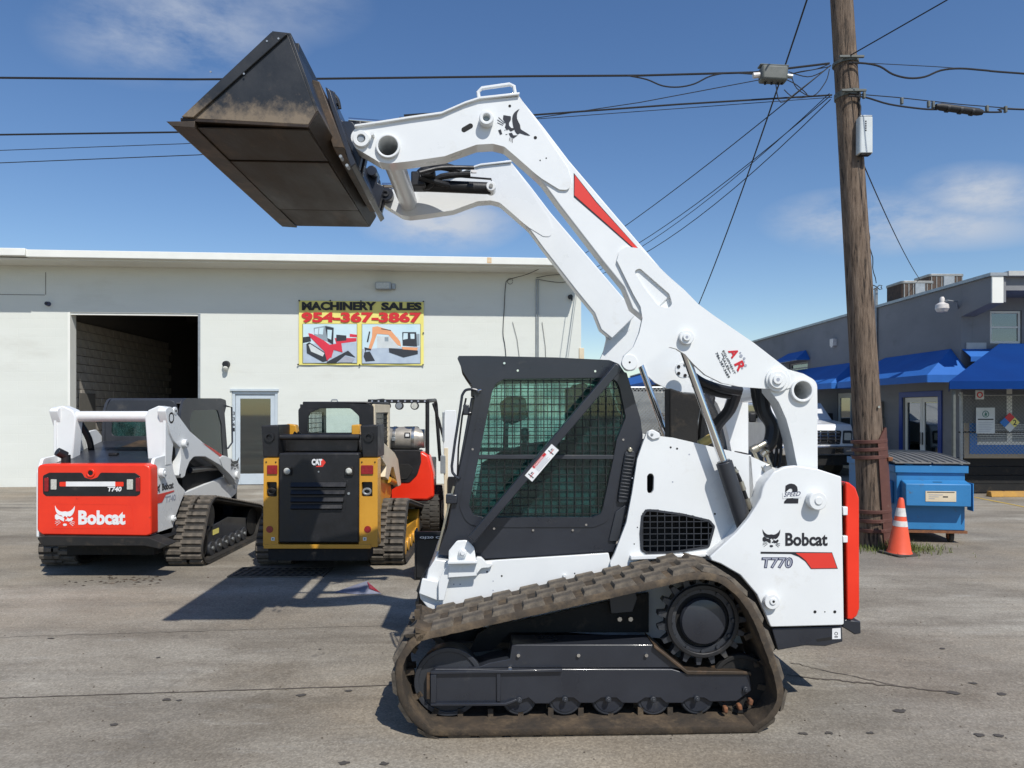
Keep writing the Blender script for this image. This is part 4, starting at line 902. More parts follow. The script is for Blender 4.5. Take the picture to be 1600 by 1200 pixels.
# ================================================================== DUMPSTER, CONE, POLE
def dumpster():
    t = thing('dumpster', 'battered blue steel dumpster with black lids behind the wooden pole', 'dumpster', (5.07, 9.45, 0), R(-7))
    W, D_, H0, H1 = .845, 1.83, .17, 1.04      # front face (narrow) along x, length along y
    MB().prism([(0,H0),(W,H0),(W+.0,H1-.05),(0,H1-.05)], 0, D_, XZ).build('body', 'dumps', t, bevel=.012)
    MB().bx(-.03,W+.03,-.03,.0-.002,H1-.12,H1-.02).bx(-.03,-.002,-.002,D_,H1-.12,H1-.02).bx(W+.002,W+.03,-.002,D_,H1-.12,H1-.02).build('rim', 'dumps', t, bevel=.008)
    MB().bx(-.02,W+.02,-.02,D_,H0-.035,H0-.003).build('base', 'rust', t)
    for (x0_, x1_) in ((-.04, W/2-.01), (W/2+.01, W+.04)):
        mb = MB(); ns = 10; top = []
        for i in range(ns+1): top.append((-.05+(D_+.05)*i/ns, H1+.02+.10*math.sin(math.pi*i/ns)*.5+.05*i/ns))
        mb.prism(top+[(p[0], p[1]-.02) for p in reversed(top)], x0_, x1_, YZ); ld = mb.build('lid', 'dumplid', t, bevel=.005)
        for k in range(5):
            x = x0_+.06+k*.09; MB().tube([(x, p[0], p[1]+.004) for p in top], .010, 5).build('lid_rib', 'dumplid', ld)
    pk_ = MB().prism([(-.004,.83),(-.16,.79),(-.16,.50),(-.004,.50)], .05, W-.0, YZ).build('fork_pocket', 'dumps', t, bevel=.012)
    MB().bx(W+.031,W+.045,-.13,.02,.44,.80).build('pocket_gusset', 'dumps', t, bevel=.01)
    MB().bx(-.05,-.002,.1,1.0,.50,.80).build('side_fork_pocket', 'dumps', t, bevel=.01)
    lb = MB().bx(.29,.66,-.1655,-.1612,.565,.70).build('placard', 'cream', t)
    MB().bx(.31,.64,-.168,-.166,.682,.690).build('print_line', 'decal', lb)
    for k in range(3): MB().bx(.33,.40+.05*k,-.168,-.166,.60+k*.025,.606+k*.025).build('print_line', 'greyd', lb)
    MB().bx(.50,.56,-.168,-.166,.62,.635).build('print_line', 'decal', lb)
    text('WASTE', (.40,-.084,.815), (.13,0,0), (0,.018,.006), 'decal', t, bold=.03, out=(0,-.3,1)) if False else None
    MB().bx(.41,.52,-.10,-.075,.808,.812).build('sticker', 'black', t)
    for x in (.25,.5,.75): MB().bx(x-.012,x+.012,-.012,-.002,H0+.01,.49).build('stiffener', 'dumps', t) if False else None
    for (x, y) in ((W-.13,.12),(.13,.12),(W-.13,D_-.15),(.13,D_-.15)):
        c = MB().cyl((x-.025,y,.068),(x+.025,y,.068),.068,n=18).build('caster', 'tyre', t, bevel=.008); MB().cyl((x-.027,y,.068),(x+.027,y,.068),.035,n=12).build('hub', 'rust', c)
        MB().bx(x-.04,x-.03,y-.03,y+.03,.06,.136).bx(x+.03,x+.04,y-.03,y+.03,.06,.136).bx(x-.03,x+.03,y-.03,y+.03,.1365,.1369).build('fork', 'rust', c)
dumpster()
q = gp(1405, 866)
t = thing('traffic_cone', 'orange traffic cone with two white bands standing in front of the pole', 'traffic cone', q)
base = MB().prism(fil([(-.17,-.17,.04),(.17,-.17,.04),(.17,.17,.04),(-.17,.17,.04)]), 0, .025, XY).build('base', 'tyre', t, bevel=.006)
def cr(z): return .135-(z-.025)*(.135-.026)/(.66)
zz = [.025,.05,.30,.302,.375,.377,.44,.442,.525,.527,.64,.675,.685]
MB().lathe([(cr(.03)+.012,.022),(cr(.05),.05),(cr(.376),.376),(cr(.442),.442),(cr(.56),.56),(cr(.66)+.002,.66),(.020,.685),(.012,.686)], n=28).build('body', 'cone', t)
MB().lathe([(cr(.345)+.0015,.345),(cr(.41)+.0015,.41)], n=28).build('reflective_band', 'conew', t)
MB().lathe([(cr(.465)+.0015,.465),(cr(.565)+.0015,.565)], n=28).build('reflective_band', 'conew', t)
t.rotation_euler = (R(1.5), R(1), .3)

def pole():
    Yp = 9.15; b = P(1368, 852, Yp); top = P(1306, -140, Yp); base = Vector((b.x, Yp, -.1))
    t = thing('utility_pole', 'leaning weathered wooden utility pole with brown steel reinforcement at its foot', 'utility pole', (b.x, Yp, 0))
    n, m = 40, 90; vs = []; d = Vector((top.x-b.x, 0, top.z)); Lz = top.z
    fur = [random.uniform(-1, 1) for _ in range(n)]; random.seed(3)
    for j in range(m+1):
        s_ = j/m; c = Vector((d.x*s_, 0, -.05+(Lz+.05)*s_)); r = .182+( .125-.182)*s_+ (.012*max(0, 1-s_*8))
        for i in range(n):
            a = 2*math.pi*i/n; fur[i] = fur[i]*.92+random.uniform(-.35, .35)*.4
            rr = r*(1+.018*fur[i]+.012*math.sin(3*a+s_*4)); vs.append(c+Vector((math.cos(a)*rr, math.sin(a)*rr, 0)))
    fs = [(j*n+i, j*n+(i+1) % n, (j+1)*n+(i+1) % n, (j+1)*n+i) for j in range(m) for i in range(n)]+[tuple(range(n))[::-1], tuple(range(m*n, (m+1)*n))]
    MB().add(vs, fs).build('shaft', 'wood', t, ang=60)
    at = lambda z: Vector((d.x*z/Lz, 0, z)); zof = lambda py: CAMH-(py-HOR)/F*Yp
    # curved steel channel on the right side, with bands round the pole
    z0, z1 = .02, zof(668)
    r = .196; mb = MB(); vs = []; k = 12
    for (z, a0, a1) in ((z0,-88,60),(zof(690),-88,60),(z1,-50,10)):
        for q in (0, .014):
            for i in range(k): a = R(a0+(a1-a0)*i/(k-1)); vs.append(at(z)+Vector((math.cos(a)*(r+q), math.sin(a)*(r+q), 0)))
    fs = []
    for s_ in range(2):
        for i in range(k-1):
            o0, o1 = s_*2*k, (s_+1)*2*k; fs += [(o0+i,o0+i+1,o1+i+1,o1+i),(o0+k+i,o1+k+i,o1+k+i+1,o0+k+i+1)]
    for s_ in range(2):
        o0, o1 = s_*2*k, (s_+1)*2*k; fs += [(o0,o1,o1+k,o0+k),(o0+k-1,o0+2*k-1,o1+2*k-1,o1+k-1)]
    o = 4*k; fs += [(o+i,o+i+1,o+k+i+1,o+k+i) for i in range(k-1)]
    mb.add(vs, fs).build('steel_channel', 'casing', t)
    for py in (689, 701, 713, 797, 811, 826):
        z = zof(py); MB().cyl(at(z-.022), at(z+.022), .213, n=32, hole=.17).build('steel_band', 'casing', t, bevel=.004)
    MB().box(at(zof(716))+Vector((.17,-.15,0)), (.06,.06,.05)).build('band_bolt', 'rust', t, bevel=.008)
    for z in (zof(636), zof(230)): MB().cyl(at(z)+Vector((.06,-.19,0)), at(z)+Vector((.06,-.155,0)), .016, n=8).build('bolt', 'steel', t)
    for py in (100, 148, 152): MB().cyl(at(zof(py)-.018), at(zof(py)+.018), .158, n=24, hole=.12).build('strap', 'oliv', t)
    for py, h in ((98, .05), (150, .06)): MB().bar(at(zof(py))+Vector((-.15,-.16,0)), at(zof(py))+Vector((.16,-.16,0)), .03, .03).build('clamp', 'oliv', t, bevel=.005)
    # riser cables on the shaft
    mb = MB(); mb.tube([at(zof(y))+Vector((.075+.01*math.sin(y*.7), -.145-.002, 0)) for y in range(150, 200, 6)], .012, 6); mb.build('riser_cable', 'hose', t)
    bxo = thing('cable_cabinet', 'white box strapped high on the front of the wooden pole', 'cabinet', (b.x, Yp, 0)); a = at(zof(222)); hh = (250-195)/F*Yp/2
    MB().prism(fil([(-.085,-.05,.03),(.085,-.05,.03),(.085,.06,.01),(-.085,.06,.01)]), -hh, hh, lambda u, v, w: a+Vector((u+.085, v-.20, w))).build('housing', 'signw', bxo, bevel=.006)
    MB().box(a+Vector((.085,-.20,hh+.012)), (.15,.09,.02)).build('lid', 'galv', bxo, bevel=.005); MB().box(a+Vector((.085,-.20,-hh-.01)), (.12,.08,.02)).build('base', 'dark', bxo)
    for i in range(5): MB().box(a+Vector((.075,-.252,hh-.06-i*.028)), (.016,.003,.016)).build('print_mark', 'decal', bxo)
pole()

# overhead wires (each is one thing)
def sag(a, b, s_, n=16): return [a.lerp(b, i/n)+Vector((0, 0, -s_*4*(i/n)*(1-i/n))) for i in range(n+1)]
def wire(label, pts, r, name='overhead_wire'): 
    return tag(MB().tube(pts, r, 6).build(name, 'wire'), label, 'wire', 'overhead wires')
YP = 9.0
wire('thick overhead cable running across the sky to the left above the bucket', [P(x, y, YP) for x, y in ((-500,118),(0,121.5),(300,124),(500,123),(830,119),(1000,118),(1180,113),(1296,99))], .013)
wire('wavy cable lashed below the upper strand left of the grey splice box', [P(p.x, p.y, YP-.02) for p in smooth([(980,118),(1010,124),(1035,134),(1060,136),(1085,131),(1110,119),(1140,114),(1180,116)])], .009)
wire('overhead cable at mid height passing behind the bucket to the pole', [P(x, y, YP+.05) for x, y in ((-500,212),(0,210.5),(280,206.5),(835,179.5),(1060,163),(1300,148.5))], .011)
wire('thin black line below it at the left edge, upper of two', [P(x, y, YP+.2) for x, y in ((-500,238),(0,235),(290,224.5),(700,196),(1300,152))], .0045)
wire('thin black line at the left edge, lower of two', [P(x, y, YP+.3) for x, y in ((-500,257),(0,254.5),(310,242),(700,205),(1000,160),(1297,104))], .0055)
wire('steep cable crossing the sky from top centre down behind the white arm', [P(1300,-120,8.0).lerp(P(1060,545,21), i/20)+Vector((0,0,-.35*4*(i/20)*(1-i/20))) for i in range(21)], .011)
E1 = P(905,428,17.1)
wire('service drop from pole to the warehouse corner, uppermost', sag(P(1298,102,YP), P(900,405,17.0), .10), .008)
wire('service drop from pole to the warehouse corner, middle', sag(P(1297,150,YP), P(905,430,17.1), .22), .007)
wire('service drop from pole to the warehouse corner, lowest', sag(P(1298,155,YP), P(906,438,17.1), .40), .007)
wire('service drop that dips just beside the lowest one', sag(P(1296,146,YP), P(903,436,17.1), .30), .006)
wire('wire rising to the right from the pole top out of the picture', [P(1326,88,YP), P(1478,1,8.0), P(1800,-190,6.5)], .008)
wire('upper thin strand to the right of the pole', [P(x, y, YP) for x, y in ((1326,97),(1460,104),(1600,114),(2000,140))], .0045)
wire('thick drooping cable to the right of the pole', [P(p.x, p.y, YP-.03) for p in smooth([(1326,98),(1352,99),(1375,104),(1395,116),(1420,122),(1445,120),(1470,110),(1500,107),(1540,110),(1600,115),(2000,142)])], .012)
wire('straight strand carrying the splice case right of the pole', [P(x, y, YP) for x, y in ((1326,146),(1400,152),(1500,163),(1600,171),(2000,196))], .006)
wire('lashed cable drooping under the strand with the splice case', [P(p.x, p.y, YP-.03) for p in smooth([(1326,150),(1352,152),(1390,163),(1440,170),(1464,171)])], .011)
wire('cable leaving the splice case to the right', [P(p.x, p.y, YP-.03) for p in smooth([(1534,175),(1565,175),(1600,171),(2000,200)])], .011)
wire('line from the pole cabinet down to the roof air conditioner', sag(P(1342,240,YP), P(1438,438,18.9), .12), .008)
wire('twisted service cable hanging from the cabinet down to the roof mast', [P(x, y, Y) for x, y, Y in [(1341+27*(i/24)+1.3*math.sin(i*1.4), 252+190*i/24, YP+(19.3-YP)*(i/24)) for i in range(25)]], .012)
t = thing('splice_case', 'black cylindrical splice case hanging on the cables right of the pole', 'splice case', (0,0,0))
MB().tube([P(1462,166,YP-.05), P(1470,167,YP-.05), P(1528,175,YP-.05), P(1535,176,YP-.05)], [.03,.045,.045,.03], 14).build('shell', 'wire', t)
for x in (1480, 1500, 1518): MB().cyl(P(x-2,168+(x-1470)*.14,YP-.05), P(x+2,168.4+(x-1470)*.14,YP-.05), .049, n=14).build('band', 'hose', t)
t = thing('cable_hangers', 'small clamps on the strand near the black splice case', 'clamps', (0,0,0))
for (x, y) in ((1409,158),(1451,163),(1458,164),(1542,170),(1571,171),(1350,149)): MB().box(P(x, y, YP-.03), (.03,.04,.08)).build('clamp', 'oliv', t, bevel=.006)
t = thing('terminal_box', 'grey terminal box clamped on the cable left of the pole top', 'terminal box', (0,0,0)); c = P(1208,117,YP-.05)
MB().box(c, (.33,.16,.19), Matrix.Rotation(R(3),3,'Y')).build('housing', 'oliv', t, bevel=.03); MB().box(c+Vector((0,0,.10)), (.36,.12,.02), Matrix.Rotation(R(3),3,'Y')).build('lid', 'oliv', t, bevel=.01)
MB().cyl(c+Vector((-.25,0,-.01)), c+Vector((-.16,0,0)), .035, n=10).build('plug', 'conew', t); MB().cyl(c+Vector((.16,0,-.01)), c+Vector((.24,0,-.02)), .028, n=10).build('gland', 'galv', t)
for x in (-.10,-.02,.06,.11): MB().cyl(c+Vector((x,0,-.12)), c+Vector((x,0,-.09)), .015, n=8).build('port', 'dark', t)
for i, (pts) in enumerate(([(1230,125),(1245,133),(1262,150),(1240,152),(1225,140)],[(1228,118),(1250,112),(1275,108),(1296,100)],[(1232,112),(1262,120),(1285,112),(1296,103)],[(1236,116),(1245,138),(1270,150),(1290,128),(1296,108)],[(1212,130),(1220,160),(1250,140),(1296,104)])):
    wire('looped jumper wire between the grey terminal box and the pole, number %s from outside' % ('one','two','three','four','five')[i] if False else ('curled jumper wire hanging under the terminal box','upper jumper from terminal box to pole','jumper curving just below the upper one','deep drooping jumper left of the pole','long thin jumper from the underside of the terminal box')[i],
         [P(p.x, p.y, YP-.06) for p in smooth(pts)], .006, 'jumper_wire')
t = thing('cable_riser_head', 'cable entry loops on top of the roof mast of the grey building', 'cables', (0,0,0)); c = P(1370,446,19.3)
MB().tube([c+Vector((.16*math.cos(a*.45)*(1 if a % 2 else .7), 0, .06*math.sin(a*.9)-.05)) for a in range(15)], .012, 6).build('loop', 'wire', t)

# weeds round pole and cone
mb = MB(); random.seed(11)
for k in range(1500):
    th = random.uniform(0, 6.28); rr = abs(random.gauss(0, .28)); c = Vector((4.80+math.cos(th)*rr*1.15, 8.95+math.sin(th)*rr*.65, 0))
    h = random.uniform(.02, .10)*(1.5 if rr < .2 else .9); a = random.uniform(0, 6.28); w = random.uniform(.003, .007); dv = Vector((math.cos(a), math.sin(a), 0)); bd = Vector((random.uniform(-1,1), random.uniform(-1,1), 0))*h*.6
    mb.add([c-dv*w, c+dv*w, c+dv*w*.6+bd*.4+Vector((0,0,h*.6)), c-dv*w*.6+bd*.4+Vector((0,0,h*.6)), c+bd+Vector((0,0,h))], [(0,1,2,3),(3,2,4)])
stuff(tag(mb.build('weeds', 'grass', smooth_=False), 'low green weeds growing round the foot of the pole and cone', 'weeds'))
#MACHINES

# ================================================================== BIG WHITE TRACK LOADER (side view, arms raised)
TF = Frame((.66, 4.77, 0), math.atan(45/F))
T = thing('track_loader', 'large white compact track loader with black cab, raised lift arms and bucket held high', 'track loader', TF.loc, TF.yaw)
def q2(pts, l): return TF.Ls(pts, l)
def q3(px, py, l, dl=0): u, v = TF.L(px, py, l); return Vector((u, l+dl, v))
def plate(pts, l0, l1, name, mat, parent=T, r=0, bevel=.004, holes=(), ref=None, seg=5):
    """outline read on the plane l0 (nearest face), solid between l0 and l1"""
    rf = l0 if ref is None else ref
    return MB().prism(q2(fil(pts, r, seg), rf), l0, l1, XZ, holes=[q2(h, rf) for h in holes]).build(name, mat, parent, bevel=bevel)
def disc(px, py, rpx, l0, l1, name, mat, parent=T, hole=0, bevel=.004, n=28):
    u, v = TF.L(px, py, l0); s_ = (TF.L(px+1, py, l0)[0]-u)
    return MB().cyl((u, l0, v), (u, l1, v), rpx*s_, n=n, hole=hole*s_).build(name, mat, parent, bevel=bevel)
def mir(o, name=None, parent='same'):
    me = o.data.copy(); 
    for v in me.vertices: v.co.y = -v.co.y
    me.flip_normals(); c = bpy.data.objects.new(name or o.name.split('.')[0], me); COL.objects.link(c); c.parent = o.parent if parent == 'same' else parent
    for m_ in o.modifiers:
        if m_.type == 'BEVEL': b = c.modifiers.new('bevel', 'BEVEL'); b.width = m_.width; b.segments = m_.segments; b.limit_method = 'ANGLE'; b.angle_limit = m_.angle_limit
    return c
# --- lift arms
AO, AI = -.62, -.50
beam = [(800,152),(811,150),(850,199),(888.7,250),(1042,430),(1055,455),(1010,500),(988,482),(975,449),(941,407.5),(874,321),(847,284),(815,252),(800,200)]
front = [(546,213,14),(556,199,10),(596,193),(640,187),(690,180,30),(726.4,164,25),(749.6,156.5,10),(811.7,151),(886.6,262,10),(893,283,9),(889,297,8),(874,296,10),(846.5,279),(835,270),(809,247,12),(788,229,14),(770,224.5,14),(744.5,226,14),(711,238),(695,244),(640,252),(607,255.5,10),(592,253,10),(574,242),(555,231,10)]
rear_out = [(968,391,10),(979,385.5,8),(1000,388),(1042,429),(1052,438),(1069,452.5),(1091,475),(1117,494),(1177,535),(1226,573,14),(1246,588,14),(1238,607,14),(1203.7,608,8),(1155,604),(1128.7,598.7),(1102,585.5),(1083.7,568.7),(1070.6,553.7),(1057,545,6),(1046,542,4),(1020,560),(1000,573),(990,579,8),(978.7,580,8),(971,569,8),(975,556),(990,542),(999,520),(1004,497.5),(1001,479),(990,460),(964,407)]
lobe = [(960,560,8),(1046,500),(1110,560),(1110,600),(1091,619),(1065,614),(1042,604),(1020,588),(1006,573.5,3),(990,580,10),(972,580,10)]
slot = fil([(990,423,6),(1000,419,5),(1046,459,8),(1051,476,8),(1043,482,7),(1028,477,10),(1006,449,10)], 4)
def lift_arm(m):
    ar = plate(beam, AO+.012, AI, 'lift_arm', 'white', r=0, bevel=.008)
    kids = [plate(front, AO, AI+.004, 'front_arm_plate', 'white', ar, holes=[circ(606,227.5,15.4,28)], bevel=.005),
        plate(rear_out, AO-.004, AO+.028, 'rear_arm_plate', 'white', ar, holes=[slot], bevel=.005),
        ]
    # stamped recess behind the slot, top flange of the gooseneck
    kids.append(MB().prism(q2(offset_poly(slot, 3), AO), AO+.022, AO+.030).build('slot_recess', 'white', ar, bevel=.003))
    fl = [(554,200),(596,194),(640,187),(690,180),(726.4,164),(749.6,156.5),(811,150)]
    fl2 = [(x+1, y-4.0) for x, y in fl]
    kids.append(MB().prism(q2(fl+fl2[::-1], AO), AO-.018, AI+.02).build('top_flange', 'white', ar, bevel=.003))
    for (x, y, r, h) in ((564,216,13,6.5),(606,227.5,19,15.5)): 
        kids.append(disc(x, y, r, AO-.022, AO-.0005, 'pivot_boss', 'white', ar, hole=h, bevel=.003))
    kids.append(disc(564,216,6,AO-.012,AI,'pivot_pin','galv',ar))
    kids.append(disc(760,183.5,11.5,AO-.05,AO-.0005,'hose_guide_boss','white',ar,hole=5.5,bevel=.006)); kids.append(disc(760,183.5,5,AO-.02,AO-.0006,'boss_socket','photogr',ar))
    a = q3(583,213,AO); kids.append(MB().cyl(a+Vector((0,-.045,0)), a, .010, n=12).build('stop_pin','white',ar))
    sl = fil([(723,204,4),(737,192,4),(739,196,4),(737,202,4),(725,206.5,4)],0); kids.append(plate([(725+4*math.cos(R(150+a)),202.5+4*math.sin(R(150+a))) for a in range(-90,91,18)][::1]+[(735+4*math.cos(R(-30+a)),196.7+4*math.sin(R(-30+a))) for a in range(-90,91,18)], AO-.0012, AO-.0002, 'oval_hole', 'dark', ar, bevel=0))
    for (x, y, r) in ((796.5,165.5,2.2),(836.5,215,2.6),(844,250.5,1.1),(853.5,247,1.1),(1010,545,1.4)): kids.append(disc(x,y,r,AO-.0012,AO-.0002,'bolt_hole','dark',ar,bevel=0,n=12))
    for (x, y, r) in ((1073.5,526.5,11.5),(1216,593,14)):
        kids.append(disc(x,y,r,AO-.034,AO-.0045,'pivot_cap','white',ar)); kids.append(disc(x,y,r*.52,AO-.046,AO-.0345,'pivot_bolt','white',ar,bevel=.003)); kids.append(disc(x,y,r*.2,AO-.0472,AO-.0462,'bolt_socket','greyd',ar,bevel=0,n=10))
    kids.append(disc(1216,593,19,AO-.018,AO-.0046,'pivot_washer','white',ar,bevel=.003))
    kids.append(disc(984,566,12.5,AO-.012,AO-.0045,'stop_boss','white',ar,bevel=.003)); kids.append(disc(984,566,1.6,AO-.0135,AO-.0122,'bolt_hole','dark',ar,bevel=0,n=10))
    if m:
        for k in kids: mir(k, parent=None)
    return ar, kids
AR1, K1 = lift_arm(False)
# weld bead and edge relief lines
AR2 = mir(AR1)
for k in K1:
    c = mir(k, parent=AR2)
a = q3(606,227.5,AO)
MB().cyl((a.x, AI+.005, a.z), (a.x, -AI-.005, a.z), .064, n=32, hole=.0575).build('cross_tube', 'white', T, bevel=0)
a = q3(770,178,AO); 
mb = MB(); mb.tube([q3(749,158,-.58), q3(747,144,-.58), q3(753,138,-.58), q3(796,132,-.58), q3(803,135,-.58), q3(806,152,-.58)], .011, 8)
hl = mb.build('hose_guard', 'white', AR1)
# decals
tri = [(898,273),(931,316),(1007,399),(1002,398),(952,353),(897.5,305)]
plate([(896.5,270),(932,315),(1009,401),(1002,400),(951,355),(896.5,308)], AO+.0108, AO+.0118, 'stripe_edge', 'decal', AR1, bevel=0)
plate(tri, AO+.0098, AO+.0106, 'red_stripe', 'redd', AR1, bevel=0)
# slanted cat head on the arm: its 'up' points to the right of the photo
org = q3(790,218,AO-.0003); emblem(q3(787,181,AO-.0003), (q3(822,222,AO)-q3(787,181,AO))*.0+(q3(795,222,AO)-q3(787,181,AO)), q3(829,200,AO)-q3(791,200,AO), 'decal', AR1) if False else None
def arm_cat():
    Z = lambda x, y: q3(760+x*.075, 150+y*.075, AO-.0003); mb = MB()
    shapes = [smooth([(690,270),(590,340),(545,420),(540,520),(560,640),(600,740),(650,800),(700,775),(800,810),(910,822),(780,735),(715,690),(700,600),(640,480),(645,350)],2,True),
              [(355,400),(510,425),(510,495),(470,560),(475,620),(520,670),(580,670),(580,700),(510,740),(455,690),(430,720),(385,650),(405,580),(345,480)],
              [(245,715),(300,695),(330,790),(285,808)],[(465,780),(530,765),(560,820),(650,820),(570,880),(500,850)],[(375,705),(400,705),(390,725)],[(395,800),(440,795),(430,808)],
              [(255,440),(385,560),(378,568),(250,450)],[(230,490),(365,580),(360,590),(226,502)],[(230,550),(345,605),(342,615),(226,560)],
              [(484,865),(494,867),(480,940),(472,938)],[(510,870),(520,870),(518,950),(508,950)],[(540,875),(550,875),(545,975),(535,970)]]
    for s_ in shapes: mb.prism([(lambda p: (p.x, p.z))(Z(*pt)) for pt in s_], AO-.0022, AO-.0004)
    mb.build('cat_head_emblem', 'decal', AR1, smooth_=False)
arm_cat()
def ptext(body, ll, lr, ul, l, mat, parent, **k):
    a = q3(*ll, l); return text(body, a, q3(*lr, l)-a, q3(*ul, l)-a, mat, parent, out=(0,-1,0), **k)
LP = AO-.0055
ptext('AR', (1131,573), (1150.5,609-3), (1147,540), LP, 'crimson', AR1, bold=.03) if False else None
def rtext(body, c, ang, w, h, l, mat, parent, **k):
    """text centred on photo point c, turned clockwise by ang degrees, w by h photo pixels"""
    ca, sa = math.cos(R(ang)), math.sin(R(ang)); d = (ca, sa); u = (sa, -ca)
    ll = (c[0]-d[0]*w/2-u[0]*h/2, c[1]-d[1]*w/2-u[1]*h/2)
    return ptext(body, ll, (ll[0]+d[0]*w, ll[1]+d[1]*w), (ll[0]+u[0]*h, ll[1]+u[1]*h), l, mat, parent, **k)
rtext('A', (1146.8,551.5), 63, 14, 14, LP, 'crimson', AR1, bold=.035); rtext('R', (1156.5,572), 63, 14, 14.5, LP, 'crimson', AR1, bold=.035)
rtext('EQUIPMENT', (1139,566), 63, 41, 3.8, LP, 'decal', AR1, bold=.0); rtext('SALES', (1134.3,568), 63, 20, 3.7, LP, 'decal', AR1, bold=.0)
rtext('786-387-3689', (1129.2,570.5), 63, 44, 3.8, LP, 'decal', AR1, bold=.0)
for c in ((1129.5,555),(1139.8,579.5)): 
    ca, sa = math.cos(R(63)), math.sin(R(63)); plate([(c[0]-ca*4-.4,c[1]-sa*4),(c[0]+ca*4-.4,c[1]+sa*4),(c[0]+ca*4+.5,c[1]+sa*4),(c[0]-ca*4+.5,c[1]-sa*4)], LP-.0012, LP-.0002, 'rule', 'decal', AR1, bevel=0)
for i, (x, y, r) in enumerate(((1158,556,2.5),(1163,560,2),(1161,566,3),(1165,571,2.2),(1160,575,1.6),(1157,551,1.4))): disc(x,y,r,LP-.0012,LP-.0002,'logo_figure','greyd',AR1,bevel=0,n=9)

# --- rear links, cross tube
link = [(1203,590,10),(1212,577,10),(1226,575.5,10),(1256,584,18),(1277,596,16),(1277.6,640),(1277.8,740),(1246.5,740),(1245.5,725.5),(1238,688),(1229,655),(1217,628),(1205,613)]
lk = plate(link, AO+.002, AI+.02, 'rear_link', 'white', bevel=.005, ref=AO, holes=[circ(1254.6,610,14,28)]); 
kk = [disc(1254.6,610,18,AO-.022,AO+.0015,'tube_collar','white',lk,hole=14,bevel=.003)]
lk2 = mir(lk); [mir(k, parent=lk2) for k in kk]
a = q3(1254.6,610,AO); MB().cyl((a.x, AI+.021, a.z), (a.x, -AI-.021, a.z), .062, n=32, hole=.052).build('rear_cross_tube', 'white', T)

# --- body side panels, lower frame
SP = -.50
side = [(1011,676,4),(1014,673,3),(1029,680,3),(1031,681.5),(1052,684,20),(1095,694),(1169,711),(1200,725),(1200,860),(1130,884),(1109,878),(1070,880,20),(1022,886),(990,896,14),(972,903.5,14),(957,893,12),(953,880,10),(960,866,10),(979,816),(988,769),(996,717),(1005,691,10)]
wind = fil([(1003,806,5),(1009,796.5,6),(1022,797,4),(1066,803),(1108,813,5),(1116,822,5),(1113,834),(1107,855,6),(1060,862),(1012,866.5,6),(1002,859,5),(1000.5,832)], 0)
oval = fil([(1011,744,4),(1014,739.5,4),(1020,740,4),(1022,745,3),(1021.5,765,4),(1018,771.5,3),(1012,770,4),(1011,765,3)], 0)
for sgn in (1, -1):
    sd = MB().prism(q2(fil(side), SP), SP*sgn, (SP+.025)*sgn, XZ, holes=[q2(wind, SP), q2(oval, SP)]).build('side_panel', 'white', T, bevel=.003)
    low = [(700,882),(780,876.5),(900,869),(953,865.5),(965,890),(1110,878),(1200,900),(1200,1010),(677,977)]
    MB().prism(q2(low, SP), (SP+.027)*sgn if False else (SP+.004)*sgn, (SP+.06)*sgn).build('lower_frame', 'white', T, bevel=.003) if False else None
    MB().prism(q2([(702,882),(780,876.5),(900,869),(952,865.5),(958,895),(990,902),(1060,884),(1130,888),(1200,900),(1200,1010),(677,977)], SP+.004), (SP+.0265)*sgn, (SP+.05)*sgn).build('lower_frame', 'white', T, bevel=.003)
    rl = [(984,867),(1062,864.5),(1109,863),(1109,867.5),(1062,870),(984,873)]
    MB().prism(q2(rl, SP), (SP-.035)*sgn, (SP-.001)*sgn).build('side_ledge', 'white', T, bevel=.003)
    # screen of crossed bars in the window
    wpoly = q2(offset_poly(wind, 1.5), SP)
    fr = MB().prism(q2(offset_poly(wind, 1.2), SP), (SP-.006)*sgn, (SP-.0005)*sgn, XZ, holes=[q2(offset_poly(wind, -2.2), SP)])
    so = fr.build('screen_frame', 'rust' if False else 'grey2', T)
    mb = MB()
    for vert, step in ((True,.044),(False,.036)):
        for (a, b) in clip_lines(wpoly, step, vert, .02): mb.bar((a[0], (SP-.001)*sgn, a[1]), (b[0], (SP-.001)*sgn, b[1]), .0045, .0045)
    mb.build('screen_bars', 'grey2', so, smooth_=False)
for (x, y, r, m) in ((1048,699,1.6,'dark'),(1058,701,1.6,'dark'),(1077,710,1.2,'greyd'),(966,884,1.8,'dark'),(988,747,1,'greyd'),(1051,753,1.2,'greyd'),(996,824,1,'dark'),(991,850,1,'dark'),(1117,803,1.6,'dark')):
    disc(x,y,r,SP-.0012,SP-.0002,'bolt_hole',m,T,bevel=0,n=10)
for (x, y, r, m) in ((761,893.5,1.5,'dark'),(784,900,1.5,'dark'),(770.5,908,1,'greyd'),(770.5,922.5,1,'greyd'),(770,934.5,1.4,'dark'),(752.5,937,1.6,'dark'),(719,913,1.2,'greyd'),(709,913,1.2,'greyd'),(858,909.5,1.4,'dark'),(891,905.5,1.8,'dark'),(898,896,1.2,'dark'),(944,902,1.4,'dark'),(942,894,1.3,'dark'),(908,916,1.1,'dark'),(902,923,1.0,'dark')):
    disc(x,y,r,SP+.0256,SP+.0262,'bolt_hole',m,T,bevel=0,n=10)
for (x, y) in ((790.5,926.5),(882.5,900)):
    disc(x,y,3,SP+.012,SP+.026,'bolt_head','white',T,n=6,bevel=.002)
disc(698,963,5,SP-.02,SP+.026,'bolt_head','white',T,n=14,bevel=.003)
lg = plate([(1012,681,5),(1013,673,4),(1020,671,4),(1031,677,4),(1032,684,3),(1020,687,4)], SP-.012, SP-.0005, 'lifting_lug', 'white', T)
disc(1019,679,2.4,SP-.016,SP-.0122,'lug_bolt','galv',lg,n=8)
